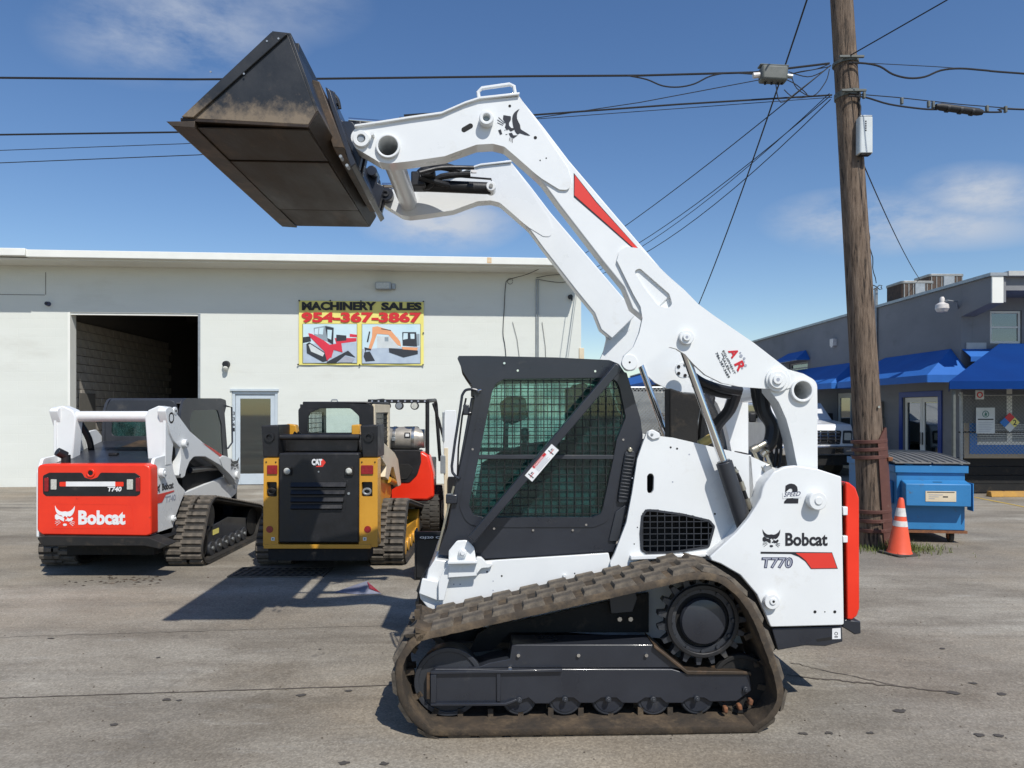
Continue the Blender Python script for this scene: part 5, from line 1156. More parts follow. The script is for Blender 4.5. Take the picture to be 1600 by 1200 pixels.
# front bracket and nose plates
plate([(701,861,6),(714,845,7),(730,844,9),(741,856,7),(743.5,874),(746,874),(745,900),(700,903)], SP-.03, SP-.012, 'pivot_bracket', 'white', T, bevel=.004)
disc(723,864,6.5,SP-.055,SP-.031,'bracket_bolt','white',T,bevel=.004); disc(723,864,4.2,SP-.064,SP-.0555,'bolt_head','white',T,n=6,bevel=.002)
MB().prism(q2([(700,875),(746,873),(746,878),(700,879)], SP-.03), SP-.075, SP-.031).build('bracket_ledge','white',T,bevel=.003)
plate([(744,870,3),(752,871,4),(760,879,6),(772,881,3),(765,887,4),(752,888,6),(745,897,5),(740,897)], SP-.004, SP+.026, 'bracket_toe', 'white', T, bevel=.003)
MB().prism(q2([(680,873,3),(702,876),(700,904),(693,960),(684,976,5),(672,971),(670,950,8),(657,934),(656,926),(667,903),(670,888)], -.44), -.46, .46).build('nose_frame', 'white', T, bevel=.006)
plate([(702,878),(702,903),(694,938),(685,938),(685,912),(688,900)], SP-.02, SP+.0, 'nose_gusset', 'white', T, bevel=.003)
MB().prism(q2([(655,926),(660,903),(686,908),(686,938)], -.47), -.49, -.462).build('nose_cover','white',T,bevel=.004)
MB().prism(q2([(690,975),(700,1000),(1200,1020),(1200,880),(960,900),(760,890)], SP+.06), SP+.055, -SP-.055).build('chassis', 'dark', T)
MB().prism(q2([(1005,730),(1030,690),(1195,735),(1300,760),(1300,980),(1010,980)], -.3), -.30, .30).build('engine_bay', 'dark', T)
MB().prism(q2([(1060,700),(1170,716),(1290,750),(1290,756),(1170,722),(1060,706)], SP), -.42, .42).build('engine_hood', 'white', T, bevel=.004)
MB().prism(q2([(1169,711),(1174,711),(1180,790),(1172,830)], SP), SP+.0, SP+.18).build('inner_gusset','white',T,bevel=.003)
# --- rear quarter panels
RP = -.68
quarter = [(1189,777),(1192,763),(1196.6,754),(1208.6,738,12),(1226,729.6,14),(1243,727.5,14),(1278,733),(1315,745,3),(1317,850),(1319,977,4),(1204,980,4),(1195.6,959),(1182.6,929),(1156.6,898.6),(1126,881),(1112,876,4),(1109,870.5,4),(1135,847),(1152,831),(1169.6,810),(1182,790)]
qp = plate(quarter, RP, RP+.04, 'quarter_panel', 'white', T, bevel=.006); mir(qp)
MB().prism(q2([(1112,872),(1140,850),(1172,812),(1190,778),(1196,757),(1208,741),(1222,733),(1222,760),(1190,830),(1150,884)], RP+.04), RP+.041, SP+.02).build('panel_return','white',T)
for (x, y, r, d) in ((1278.5,783,14,.055),(1207,940.5,12,.032)):
    disc(x,y,r,RP-d,RP-.0005,'stud_cap','white',qp,bevel=.004); disc(x+1.5,y-.5,r*.45,RP-d-.006,RP-d-.0005,'stud_centre','white',qp,bevel=.003)
disc(1209,940,2,RP-.0395,RP-.0386,'stud_hole','dark',qp,bevel=0,n=10)
for (x, y, r) in ((1273.5,956,2.4),(1289,956,1),(1304.5,956,2.4)): disc(x,y,r,RP-.0012,RP-.0002,'bolt_hole','dark',qp,bevel=0,n=12)
# fender edge behind the track, rear base, tailgate
MB().prism(q2(fil([(1110,880),(1128,884),(1158,902),(1184,932),(1197,962),(1207,985),(1213,1012),(1205,1020),(1188,985),(1172,950),(1148,918),(1120,896),(1090,888)]), RP+.05), RP+.045, SP-.02).build('fender', 'dark', T)
rb = plate([(1206,982),(1316,978.5),(1317,1003),(1290,1010),(1258,1009),(1215,1016.5)], RP+.02, -RP-.02, 'rear_base', 'grey', T, bevel=.006)
MB().prism(q2([(1275,999),(1299,995),(1298,1000),(1277,1002.5)], RP+.02), RP+.0185, RP+.0195).build('base_slot','dark',rb)
MB().prism(q2([(1300,982),(1313,981),(1313.5,998),(1300,998.5)], RP+.02), RP+.017, RP+.0192).build('tie_down_label','decalw',rb)
a = q3(1306.5,991,RP+.0165); MB().prism(circ(a.x,a.z+.004,.010,14), RP+.0158, RP+.0166, XZ, holes=[circ(a.x,a.z+.004,.007,14)]).bx(a.x-.010,a.x+.010,RP+.0158,RP+.0166,a.z-.018,a.z-.012).build('label_symbol','decal',rb)
MB().prism(q2(fil([(1316,980),(1320,968),(1345,971,2),(1345.5,990,2),(1336,992,3),(1322,983)]), -.60), -.60, .60).build('rear_step','grey',T,bevel=.006)
tg = MB().prism(q2(fil([(1320,752,3),(1326,754),(1336,762,8),(1341.5,778,10),(1342,950),(1338,962,8),(1330,968,3),(1322,967)]), -.60), -.61, .61).build('tailgate','red',T,bevel=.012)
MB().prism(q2([(1316.5,758),(1322,762),(1324,962),(1318,962)], -.58), -.58, .58).build('tailgate_gap','dark',T)
MB().box(q3(1319,798,-.62),(.03,.03,.05)).box(q3(1319,842,-.62),(.03,.03,.04)).build('tailgate_hinge','white',T,bevel=.004)
# decals on the quarter panel
LQ = RP-.0004
ptext('2', (1225,786.5), (1247,786.5), (1227,755.5), LQ, 'decal', qp, bold=.05); 
plate([(1223,770),(1252,768.5),(1252,777.5),(1223,779)], RP-.0024, RP-.0019, 'speed_band', 'white', qp, bevel=0)
ptext('SPEED', (1225,776.5), (1250,774.8), (1226.5,769.3), RP-.0026, 'navy', qp, bold=.012, shear=.04, depth=.0006)
a = q3(1191.5,855,LQ); emblem(a, q3(1219,855,LQ)-a, q3(1191.5,827,LQ)-a, 'decal', qp)
ptext('Bobcat', (1227,853), (1293,853), (1227,832.5), LQ, 'decal', qp, bold=.03)
MB().prism(q2([(1188.5,862),(1300,863),(1309,888.5),(1267,889),(1258,877),(1248,870),(1236,865.5),(1188.5,865)], LQ), LQ-.0012, LQ).build('swoosh_edge','decal',qp,smooth_=False)
MB().prism(q2([(1243,864),(1299.5,864),(1307.5,887.5),(1267.5,888),(1259,876),(1252,870)], LQ), LQ-.0024, LQ-.0014).build('red_swoosh','redd',qp,smooth_=False)
ptext('T770', (1189,888), (1238.5,888), (1189.5,870.5), LQ, 'navy', qp, bold=.055, shear=.03)
ptext('T770', (1190.7,886.6), (1236.5,886.6), (1191.2,872), RP-.0022, 'greyd', qp, bold=-.005, shear=.03)

# --- cab
CP = -.42
cabout = [(742,622),(737,601),(724,582,6),(714.5,560,3),(717,556),(760,556),(870,558.5),(952,562.5,10),(967,568.5,8),(977.5,584),(989.5,615),(1000,654),(1004.5,681,10),(1001,700),(994,708),(990,760),(979,800),(958,862),(850,869),(745,874),(684,866),(700,822),(712,760),(726,700)]
glasso = fil([(735,778),(769,612),(775,600,8),(787,592.5,8),(940,590.5),(962,593,12),(968,606,8),(977.5,652,10),(963,688,10),(958,717),(941,796),(938,803,5),(925,808.5,8),(756,808.5,8),(740,805,8),(733,789,6)], 0)
for sgn in (1, -1):
    cs = MB().prism(q2(fil(cabout), CP), CP*sgn, (CP+.035)*sgn, XZ, holes=[q2(glasso, CP)]).build('cab_side', 'grey', T, bevel=.006)
    rim = offset_poly(glasso, 15); rim = [(x, min(y, 827)) for x, y in rim]
    MB().prism(q2(rim, CP), (CP-.006)*sgn, (CP-.0005)*sgn, XZ, holes=[q2(offset_poly(glasso, .4), CP)]).build('window_surround', 'grey', cs, bevel=.003)
    MB().prism(q2([(746,710.5),(959,711),(958,717.5),(745,717)], CP), (CP-.004)*sgn, (CP+.012)*sgn).build('window_rail', 'grey2', cs, bevel=.002)
    MB().prism(q2(offset_poly(glasso, 2), CP), (CP+.026)*sgn, (CP+.030)*sgn).build('side_glass', 'glassg', cs, smooth_=False)
    gpoly = q2(offset_poly(glasso, -1), CP); mb = MB()
    for vert, step, off in ((True,.0475,.02),(False,.0475,.018)):
        for (a, b) in clip_lines(gpoly, step, vert, off): mb.bar((a[0], (CP+.016)*sgn, a[1]), (b[0], (CP+.016)*sgn, b[1]), .0052, .0052)
    mb.build('side_window_grille', 'grille', cs, smooth_=False)
    for (x, y) in ((788,567.5),(738.5,702),(930,580),(809,579),(833,828.5),(895,828.5),(974,687),(916,820),(772,826)): 
        if sgn > 0: disc(x,y,1.8,CP-.009,CP-.0065,'screw','chrome',cs,n=8,bevel=0)
a = lambda px, py, l=CP: Vector((TF.L(px, py, CP)[0], l, TF.L(px, py, CP)[1]))
rf = MB().prism(q2(fil([(715,560,2),(717,556.5),(952,562.5,10),(967,569,6),(972,578),(955,576),(745,573),(722,575)]), CP), CP+.036, -CP-.036).build('cab_roof', 'grey', T, bevel=.006)
MB().prism(q2([(717,560),(722,560),(727,582),(738,600),(733,600),(722,584)], CP), CP+.04, -CP-.04).build('cab_visor','bucketedge',T)
MB().prism(q2([(683,862),(745,870),(958,858),(958,850),(690,846)], CP), CP+.036, -CP-.036).build('cab_floor','dark',T)
MB().prism(q2([(975,580),(981,582),(1003,655),(1006,682),(992,715),(962,858),(950,858),(985,700),(997,680)], CP), CP+.036, CP+.12).build('cab_pillar','grey',T)
mir(bpy.data.objects[[o.name for o in T.children if o.name.startswith('cab_pillar')][-1]])
MB().prism(q2([(972,580),(978,582),(1000,655),(1003,682),(999,682),(993,655)], CP), -.29, .29).build('rear_window','glassg',T)
MB().prism(q2([(1003,684),(1000,700),(962,858),(955,858),(992,700)], CP), -.29, .29).build('cab_back','dark',T)
# front door frame, handle rail, wiper, mirror
mb = MB(); mb.bar(a(742,622,CP+.06), a(703,840,CP+.06), .05, .05).bar(a(742,622,-CP-.06), a(703,840,-CP-.06), .05, .05); mb.bar(a(742,612,CP+.04), a(742,612,-CP-.04), .05, .06).bar(a(704,838,CP+.04), a(704,838,-CP-.04), .05, .05); mb.build('door_frame','grey',T,bevel=.006)
MB().prism(q2([(739,624),(741,624),(705,830),(703,830)], CP), CP+.09, -CP-.09).build('front_glass','glassg',T)
mb = MB(); rp = [(748,610.5),(738,608,6),(727,609,8),(722,618,8),(719,640),(711,690),(706,728),(707,738,6),(713,745,5),(718,748)]
mb.tube([a(x,y,CP-.01) for x, y in fil(rp,4,3)], .0085, 8); mb.build('grab_rail','grey',T)
mb = MB(); mb.tube([a(728,622,CP+.03),a(722,650,CP+.03),a(716,700,CP+.03),a(714,760,CP+.03)], .006, 6).tube([a(713,750,CP+.06),a(700,800,CP+.06),a(692,850,CP+.06)], .008, 6); mb.build('wiper','black',T)
MB().box(a(728,640,CP+.02),(.035,.05,.06)).box(a(706,779,CP+.0),(.07,.06,.055)).box(a(730,646,CP+.05),(.06,.04,.02)).build('door_hinge','grey',T,bevel=.006)
MB().cyl(a(745,611,CP-.012),a(752,609,CP-.012),.006,n=8).build('hinge_bolt','chrome',T)
mb = MB(); mb.bar(a(709,760,CP+.02), a(683,862,CP+.02), .012, .012); mb.build('door_seal_edge','zinc',T)
# gas strut cover / ribbed vent behind the window
v0, v1 = (984,706), (971,784)
vb = plate([(977,706,3),(992,704,4),(993,716),(982,785,4),(966,786,3),(967,770)], CP-.022, CP-.0065, 'vent_box', 'grey2', T, bevel=.003)
for k in range(13):
    t_ = .08+k*.068; x = v0[0]+(v1[0]-v0[0])*t_; y = v0[1]+(v1[1]-v0[1])*t_
    MB().bar(a(x-7,y-.8,CP-.026), a(x+7,y+.8,CP-.026), .010, .0085).build('vent_slat','zinc' if False else 'galv' if False else 'grey2',vb,bevel=.002)
disc(985,703,4,CP-.03,CP-.0066,'strut_bolt','zinc',T,n=8)
plate([(962,800,3),(976,790),(981,790,2),(966,846,3),(951,846,3)], CP-.014, CP-.0065, 'lower_trim', 'grey2', T, bevel=.003)
# arm support brace leaning across the door
mb = MB(); pa, pb = a(737,842,-.535), a(967,569,-.535); pa = q3(737,842,-.56); pb = q3(966,572,-.56)
br = MB().bar(pa, pb, .05, .062, up=(0,1,0)).build('arm_support_brace', 'grey', T, bevel=.005)
d = (pb-pa).normalized(); nrm = Vector((-d.z, 0, d.x)); c = q3(846,722.5,-.56); org = c-d*.105-nrm*.029; off = Vector((0,-.0315,0))
def bquad(s0, s1, t0, t1, dep, name, m, parent=br): 
    o = c+off; f_ = lambda s_, t_: o+d*s_+nrm*t_
    return MB().add([f_(s0,t0),f_(s1,t0),f_(s1,t1),f_(s0,t1)]+[p+Vector((0,-dep,0)) for p in (f_(s0,t0),f_(s1,t0),f_(s1,t1),f_(s0,t1))], [(0,1,2,3),(7,6,5,4),(0,4,5,1),(1,5,6,2),(2,6,7,3),(3,7,4,0)]).build(name, m, parent, smooth_=False)
bquad(-.12,.12,-.028,.028,.001,'warning_label','decalw')
bquad(-.055,.055,.012,.0275,.0018,'danger_band','crimson'); 
for k in range(5): bquad(-.052,.05-.012*(k % 2),.006-k*.0065,.0085-k*.0065,.0018,'print_line','greyd')
o = c+off+Vector((0,-.0019,0)); text('DANGER', o+d*(-.042)+nrm*.015, d*.075, nrm*.0095, 'decalw', br, bold=.02, out=(0,-1,0))
for s_ in (-.09, .088):
    bquad(s_-.018,s_+.016,-.004,.0,.0018,'pictogram','crimson'); bquad(s_-.012,s_-.006,-.02,.018,.0018,'pictogram','decal'); bquad(s_,s_+.014,.004,.010,.0018,'pictogram','decal')
# interior: seat, consoles, levers
MB().prism(q2(fil([(840,790),(845,755,6),(905,748,8),(925,700,8),(915,620,12),(930,612,10),(945,640,10),(955,720),(945,800)]), CP), -.24, .24).build('seat', 'seat', T, bevel=.03, seg=3)
MB().prism(q2(fil([(905,600,8),(925,594,8),(940,618,8),(930,632,6),(912,628,6)]), CP), -.14, .14).build('headrest', 'seat', T, bevel=.02, seg=3)
MB().prism(q2(fil([(738,812),(752,738,6),(790,715,6),(850,700,4),(950,690),(946,812)]), CP), .24, .36).build('console', 'black', T, bevel=.01); MB().prism(q2(fil([(800,808),(810,760,6),(850,756,4),(858,770),(850,808)]), CP), -.34, -.24).build('console', 'black', T, bevel=.01)
mb = MB().tube([a(800,745,.28),a(795,700,.28),a(797,660,.26)],.018,8).tube([a(825,756,-.28),a(820,715,-.28),a(822,690,-.27)],.016,8); mb.lathe([(.01,-.0),(.03,.02),(.032,.07),(.015,.10)], a(797,665,.26)).lathe([(.01,0),(.028,.02),(.03,.06),(.012,.09)], a(822,692,-.27)); mb.build('joystick','black',T)
MB().prism(q2(fil([(785,628,6),(800,615,6),(832,618,8),(836,655,8),(806,668,6),(788,655,6)]), CP), .26, .34).build('display_pod', 'black', T, bevel=.01)
MB().prism(q2([(905,600),(960,596),(975,650),(955,740),(905,740)], CP), .30, .36).build('inner_trim','black',T)
MB().prism(q2([(690,846),(720,790),(745,800),(745,846)], CP), -.36, .36).build('foot_well','black',T)
disc(780,684,4,CP+.012,CP+.013,'glass_sticker','greyd',T,bevel=0) if False else None

# --- lift cylinders
for sgn in (1, -1):
    l = -.585
    A0, A1, A2 = q3(1064,535,l), q3(1131,722,l), q3(1178,865,l)
    mb = MB().cyl(A0, A1+(A2-A1)*.05, .0235, n=24); o = mb.build('cylinder_rod', 'chrome', T)
    cy = MB().cyl(A1, A2, .048, n=28).build('lift_cylinder', 'grey2', T, bevel=.004); mb = MB().cyl(A1-(A2-A1)*.015, A1+(A2-A1)*.03, .038, n=20); cc = mb.build('gland','grey',cy)
    h = MB().tube([A1+Vector((.06,-.0,-.03)),A1+Vector((.095,-.0,-.10)),A1+Vector((.13,0,-.2)),A1+Vector((.165,.0,-.30)),A1+Vector((.20,.0,-.42))], .011, 8).build('cylinder_hose','hose',cy)
    f_ = MB().cyl(A1+Vector((.135,0,-.215)),A1+Vector((.155,0,-.275)),.017,n=10).build('hose_fitting','zinc',cy); MB().cyl(A1+Vector((.10,0,-.115)),A1+Vector((.118,0,-.165)),.016,n=10).build('hose_fitting','zinc',cy); MB().cyl(A1+Vector((.03,0,-.02)),A1+Vector((.08,0,-.06)),.014,n=10).build('hose_fitting','zinc',cy)
    if sgn == 1:
        for ob in (o,): mir(ob)
        c2 = mir(cy); [mir(x, parent=c2) for x in (cc, h, f_)]
        break
# pivot hub on the inner plate
hb = disc(1068,578,13,-AI-.02,-AI-.001,'inner_hub','white',AR2)
for k in range(5): x, y = 1068+9*math.cos(k*1.257), 578+9*math.sin(k*1.257); disc(x,y,2.6,-AI-.026,-AI-.0205,'hub_bolt','dark',hb,n=8,bevel=0)
# hoses between the arms
def hose(pts, r, name='hydraulic_hose', m='hose', l=None, parent=T): return MB().tube([q3(*p) for p in smooth(pts, 4)] if len(pts[0]) == 3 else [q3(p[0], p[1], l) for p in smooth(pts, 4)], r, 10).build(name, m, parent)
def hose3(pts, r, name='hydraulic_hose', m='hose', parent=T):
    P3 = [q3(*p) for p in pts]; return MB().tube(smooth(P3, 4), r, 10).build(name, m, parent)
hose3([(1080,585,-.42),(1100,598,-.40),(1130,608,-.36),(1155,612,-.3)], .026); hose3([(1085,600,-.40),(1110,612,-.36),(1140,618,-.3)], .024)
hose3([(1152,606,-.1),(1140,640,.0),(1118,670,.1),(1112,720,.15)], .040); hose3([(1095,620,.3),(1112,650,.28),(1125,700,.25),(1130,740,.2)], .05); hose3([(1108,620,.35),(1100,670,.3),(1098,730,.3)], .045)
hose3([(1192,600,-.40),(1194,640,-.42),(1206,665,-.44),(1204,688,-.46),(1196,700,-.46)], .040); hose3([(1180,600,-.36),(1188,640,-.38),(1212,672,-.42),(1210,700,-.42)], .034)
hose3([(1216,660,-.42),(1214,700,-.44),(1208,740,-.46)], .010); hose3([(1220,670,-.44),(1220,710,-.45),(1214,745,-.46)], .009); hose3([(1206,690,-.44),(1204,720,-.45),(1210,750,-.46)], .008)
mb = MB()
for (p, q_, r) in (((1200,690,-.47),(1184,699,-.48),.020),((1184,699,-.48),(1174,704,-.48),.026),((1176,702,-.485),(1192,736,-.49),.0115),((1210,694,-.46),(1196,706,-.47),.022),((1196,706,-.47),(1190,712,-.47),.020),((1196,708,-.47),(1206,732,-.48),.0115),((1200,725,-.48),(1200,741,-.48),.018)):
    mb.cyl(q3(*p), q3(*q_), r, n=12)
mb.build('hydraulic_fittings','zinc',T,bevel=.003); disc(1200,733,7,-.52,-.49,'coupler_face','steel',T,n=16)
mb = MB().cyl(q3(1093,695,-.2),q3(1112,684,-.2),.03,n=10).cyl(q3(1112,684,-.2),q3(1120,680,-.2),.022,n=10); mb.build('filter_fitting','brass',T,bevel=.003)
hose3([(1148,706,-.40),(1160,708,-.40),(1176,712,-.44)], .006)
MB().prism(q2(fil([(1093,600),(1120,610),(1148,612),(1152,625,6),(1146,660),(1146,715),(1094,700)],3), AI), .20, .34).build('dark_block','dark',T,bevel=.02)  # dark block added to fill the near-black gap between rods and link
# white triangular gusset between arms at the back, tank
MB().prism(q2(fil([(1100,614),(1140,612),(1160,618),(1140,650),(1130,645)]), AI), .46, .49).build('rear_gusset','white',T,bevel=.004)
disc(1196,754,14,-.46,-.2,'hydraulic_tank_end','white',T)

# --- tilt cylinders, quick attach, bucket
def cyl3(p0, p1, r, name, m, parent=T, n=20): return MB().cyl(q3(*p0), q3(*p1), r, n=n).build(name, m, parent, bevel=.003)
for s_ in (-1, 1):
    l = .34*s_; an = lambda px, py: Vector((TF.L(px, py, AO)[0], l, TF.L(px, py, AO)[1]))
    A0, A1, A2 = q3(545,188,l), q3(624,194,l), q3(752,198,l)
    if s_ == 1: A0, A1, A2 = an(560,207), an(640,208), an(770,214)
    MB().cyl(A0, A1, .016, n=16).build('tilt_rod','chrome',T); tc_ = MB().cyl(A1, A2, .042, n=20).build('tilt_cylinder','black',T,bevel=.004)
    MB().cyl(A2-Vector((0,.06,0)), A2+Vector((0,.06,0)), .034, n=18).build('tilt_pin','white',tc_,bevel=.003); MB().cyl(A2-Vector((0,.068,0)), A2+Vector((0,.068,0)), .014, n=12).build('tilt_pin_head','zinc',tc_)
    MB().tube([A1+Vector((.03,-.02,.045)),A1+Vector((.15,-.02,.055)),A1+Vector((.25,-.02,.06)),A2+Vector((.0,-.02,.06)),A2+Vector((.01,-.02,0))], .007, 6).build('tilt_pipe','hose',tc_)
hose3([(648,282,.36),(662,266,.33),(690,260,.3),(720,268,.28)], .028); hose3([(650,288,.34),(668,292,.30),(690,276,.28),(735,272,.28)], .022); hose3([(655,276,.2),(680,284,.24),(700,290,.30),(690,296,.34),(668,290,.36)], .020)
hose3([(655,270,.1),(690,262,.15),(740,262,.2)], .014, m='black')
MB().box(q3(655,284,.30),(.10,.16,.10)).box(q3(670,272,.22),(.09,.12,.06)).build('coupler_block','black',T,bevel=.01)
MB().box(q3(730,262,.26),(.05,.02,.022)).box(q3(740,268,.24),(.04,.02,.02)).build('hose_tag','decalw',T)
BK = []
QL = -.62
def an(px, py, l, ref=None): u, v = TF.L(px, py, ref if ref is not None else l); return Vector((u, l, v))
qa = MB().prism(q2([(487,124),(499,127),(538,231),(520,230)], -.66), -.66, .66).build('bucket_back_rail','bucketedge',T,bevel=.004)
QR = -.60
for l0, l1 in ((-.50,-.44),(-.38,-.32),(.32,.38),(.44,.50)):
    MB().prism(q2(fil([(520,160,4),(530,178,3),(545,178,9),(553,190,8),(552,206,5),(566,213,8),(562,226,8),(556,252),(545,250),(516,170)]), QR), l0, l1).build('quick_attach_ear','grey',T,bevel=.004)
MB().prism(q2([(508,135),(516,140),(524,165),(556,255),(548,262),(540,240),(515,165)], QR), -.60, .60).build('quick_attach_frame','grey',T,bevel=.006)
for l in (-.47, .47): 
    MB().cyl(an(564,216,l-.05,AO), an(564,216,l+.06,AO), .052, n=24).build('hinge_roller','grey',T,bevel=.005); MB().cyl(an(564,216,l-.06,AO), an(564,216,l+.07,AO), .024, n=18, hole=.012).build('roller_bushing','grey2',T)
    MB().cyl(an(543,186,l*.72-.08,AO), an(543,186,l*.72+.08,AO), .036, n=20).build('tilt_hinge','grey',T,bevel=.005)
hose3([(522,148,-.45),(528,156,-.46),(531,170,-.46)], .010); MB().box(q3(519,147,-.45),(.035,.03,.02)).build('lever_tip','grey',T,bevel=.004)
MB().prism(q2([(515,140),(521,143),(527,160),(522,165)], -.5), -.50, -.46).build('lock_lever','grey',T)
# bucket shell
BW = 1.005
FT = dict(tip=(260,190), heel=(482,194.5), heel2=(493.5,175), bt=(450,55), at=(425,52), cut=(285,184))
b2 = lambda k: TF.L(*FT[k], -BW); pv = {k: Vector(b2(k)) for k in FT}
def shell(a_, b_, th, side):   # thick sheet between two profile points; side=+1 offsets outward (down/right)
    d_ = (b_-a_).normalized(); nn = Vector((d_.y, -d_.x))*side; return [a_, b_, b_+nn*th, a_+nn*th]
bks = MB().prism([pv['bt']+Vector((.002,.012)), pv['bt']+Vector((.03,.012)), pv['bt']+Vector((.03,-.05)), pv['bt']+Vector((.015,-.05))], -BW*.9, BW*.9).build('bucket', 'bucket', T, bevel=.002)
for l0, l1 in ((-BW, -BW+.014), (BW-.014, BW)): MB().prism([pv['cut'], pv['heel'], pv['heel2'], pv['bt'], pv['at']], l0, l1).build('bucket_side', 'bucket', bks, bevel=.002)
bks['label'] = 'black low profile bucket with brown worn underside'
fl = MB().prism([pv['cut']+Vector((-.01,0)), pv['heel'], pv['heel']+Vector((0,-.016)), pv['cut']+Vector((-.01,-.016))], -BW+.0, BW-.0).build('bucket_floor','bucketfloor',bks,bevel=.002)
MB().prism([pv['heel']+Vector((.0,-.016)), pv['heel2']+Vector((.012,0)), pv['heel2'], pv['heel']], -BW, BW).build('bucket_heel','bucketfloor',bks,bevel=.002)
MB().prism([pv['heel2'], pv['bt'], pv['bt']+Vector((.014,.005)), pv['heel2']+Vector((.014,.005))], -BW, BW).build('bucket_back','bucket',bks,bevel=.002)
MB().prism([pv['bt']+Vector((.01,0)), pv['at'], pv['at']+Vector((0,.012)), pv['bt']+Vector((.014,.012))], -BW, BW).build('bucket_lip','bucket',bks,bevel=.002)
tipd = (pv['heel']-pv['tip'])
t0, t1 = pv['tip'], pv['tip']+tipd*.20
MB().prism([t0, t1+Vector((0,.004)), t1+Vector((0,-.030)), t0+Vector((.03,-.024))], -BW-.004, BW+.004).build('cutting_edge','bucketedge',bks,bevel=.002)
# side cutters along the opening edge
for l0, l1 in ((-BW-.014, -BW-.001), (BW+.001, BW+.014)):
    MB().prism([pv['cut'], pv['cut']+(pv['heel']-pv['cut'])*.095, TF.L(446.5,58,-BW), pv['bt'], pv['at']], l0, l1).build('side_cutter','bucket',bks,bevel=.003)
for i, (c0, c1) in enumerate(((-BW+.02,-.52),(-.50,.50),(.52,BW-.02))):
    h = .010 if i == 1 else .006
    MB().prism([t1+Vector((.004,-.016)), pv['heel']+Vector((-.005,-.016)), pv['heel']+Vector((-.005,-.017-h)), t1+Vector((.004,-.017-h))], c0, c1).build('wear_plate','bucketfloor',bks,bevel=.003)
for (x, y) in ((329,112),(380,114) if False else (381,115),(417,64),(435,60)): disc(x,y,1.6,-BW-.017,-BW-.0145,'bolt_head','galv',bks,n=8,bevel=0)
for (x, y) in ((532,244),(542,258)): disc(x,y,2.5,-.72,-.661,'bolt_head','galv',qa,n=8,bevel=0)

# --- tracks and undercarriage
trk = [(630.6,1013),(643,998),(658,990),(672,985.5),(1040,903),(1068,896),(1098,893.5),(1125,898),(1152,915),(1172,938),(1188,965),(1200,995),(1213,1030),(1224,1068),(1225.5,1092),(1216,1115),(1200,1133),(1180,1143),(1159,1147),(900,1149.5),(690,1151.5),(665,1145),(643,1128),(626,1102),(618,1075),(617,1045),(622,1026)]
TRL = -.93; trp = [TF.L(*p, TRL) for p in trk]; zmin = min(p[1] for p in trp); trp = [(x, max(z-zmin, .0)+.0) for x, z in trp]
trp = resample([tuple(p) for p in smooth(trp, 3, True)], n=160); trp = [(p.x, max(p.y, .003)) for p in trp]
rowsN = [(.015,.31,0), (.335,.63,.5), (.655,.98,0)]
TK = track(T, trp, XZ, TRL, -.49, .040, .168, rowsN, .019, .128, 'rubber', 'lug', nsub=8)
TK2 = track(T, trp, XZ, .93, .49, .040, .168, rowsN, .026, .128, 'rubber', 'lug', nsub=8, merge=True)
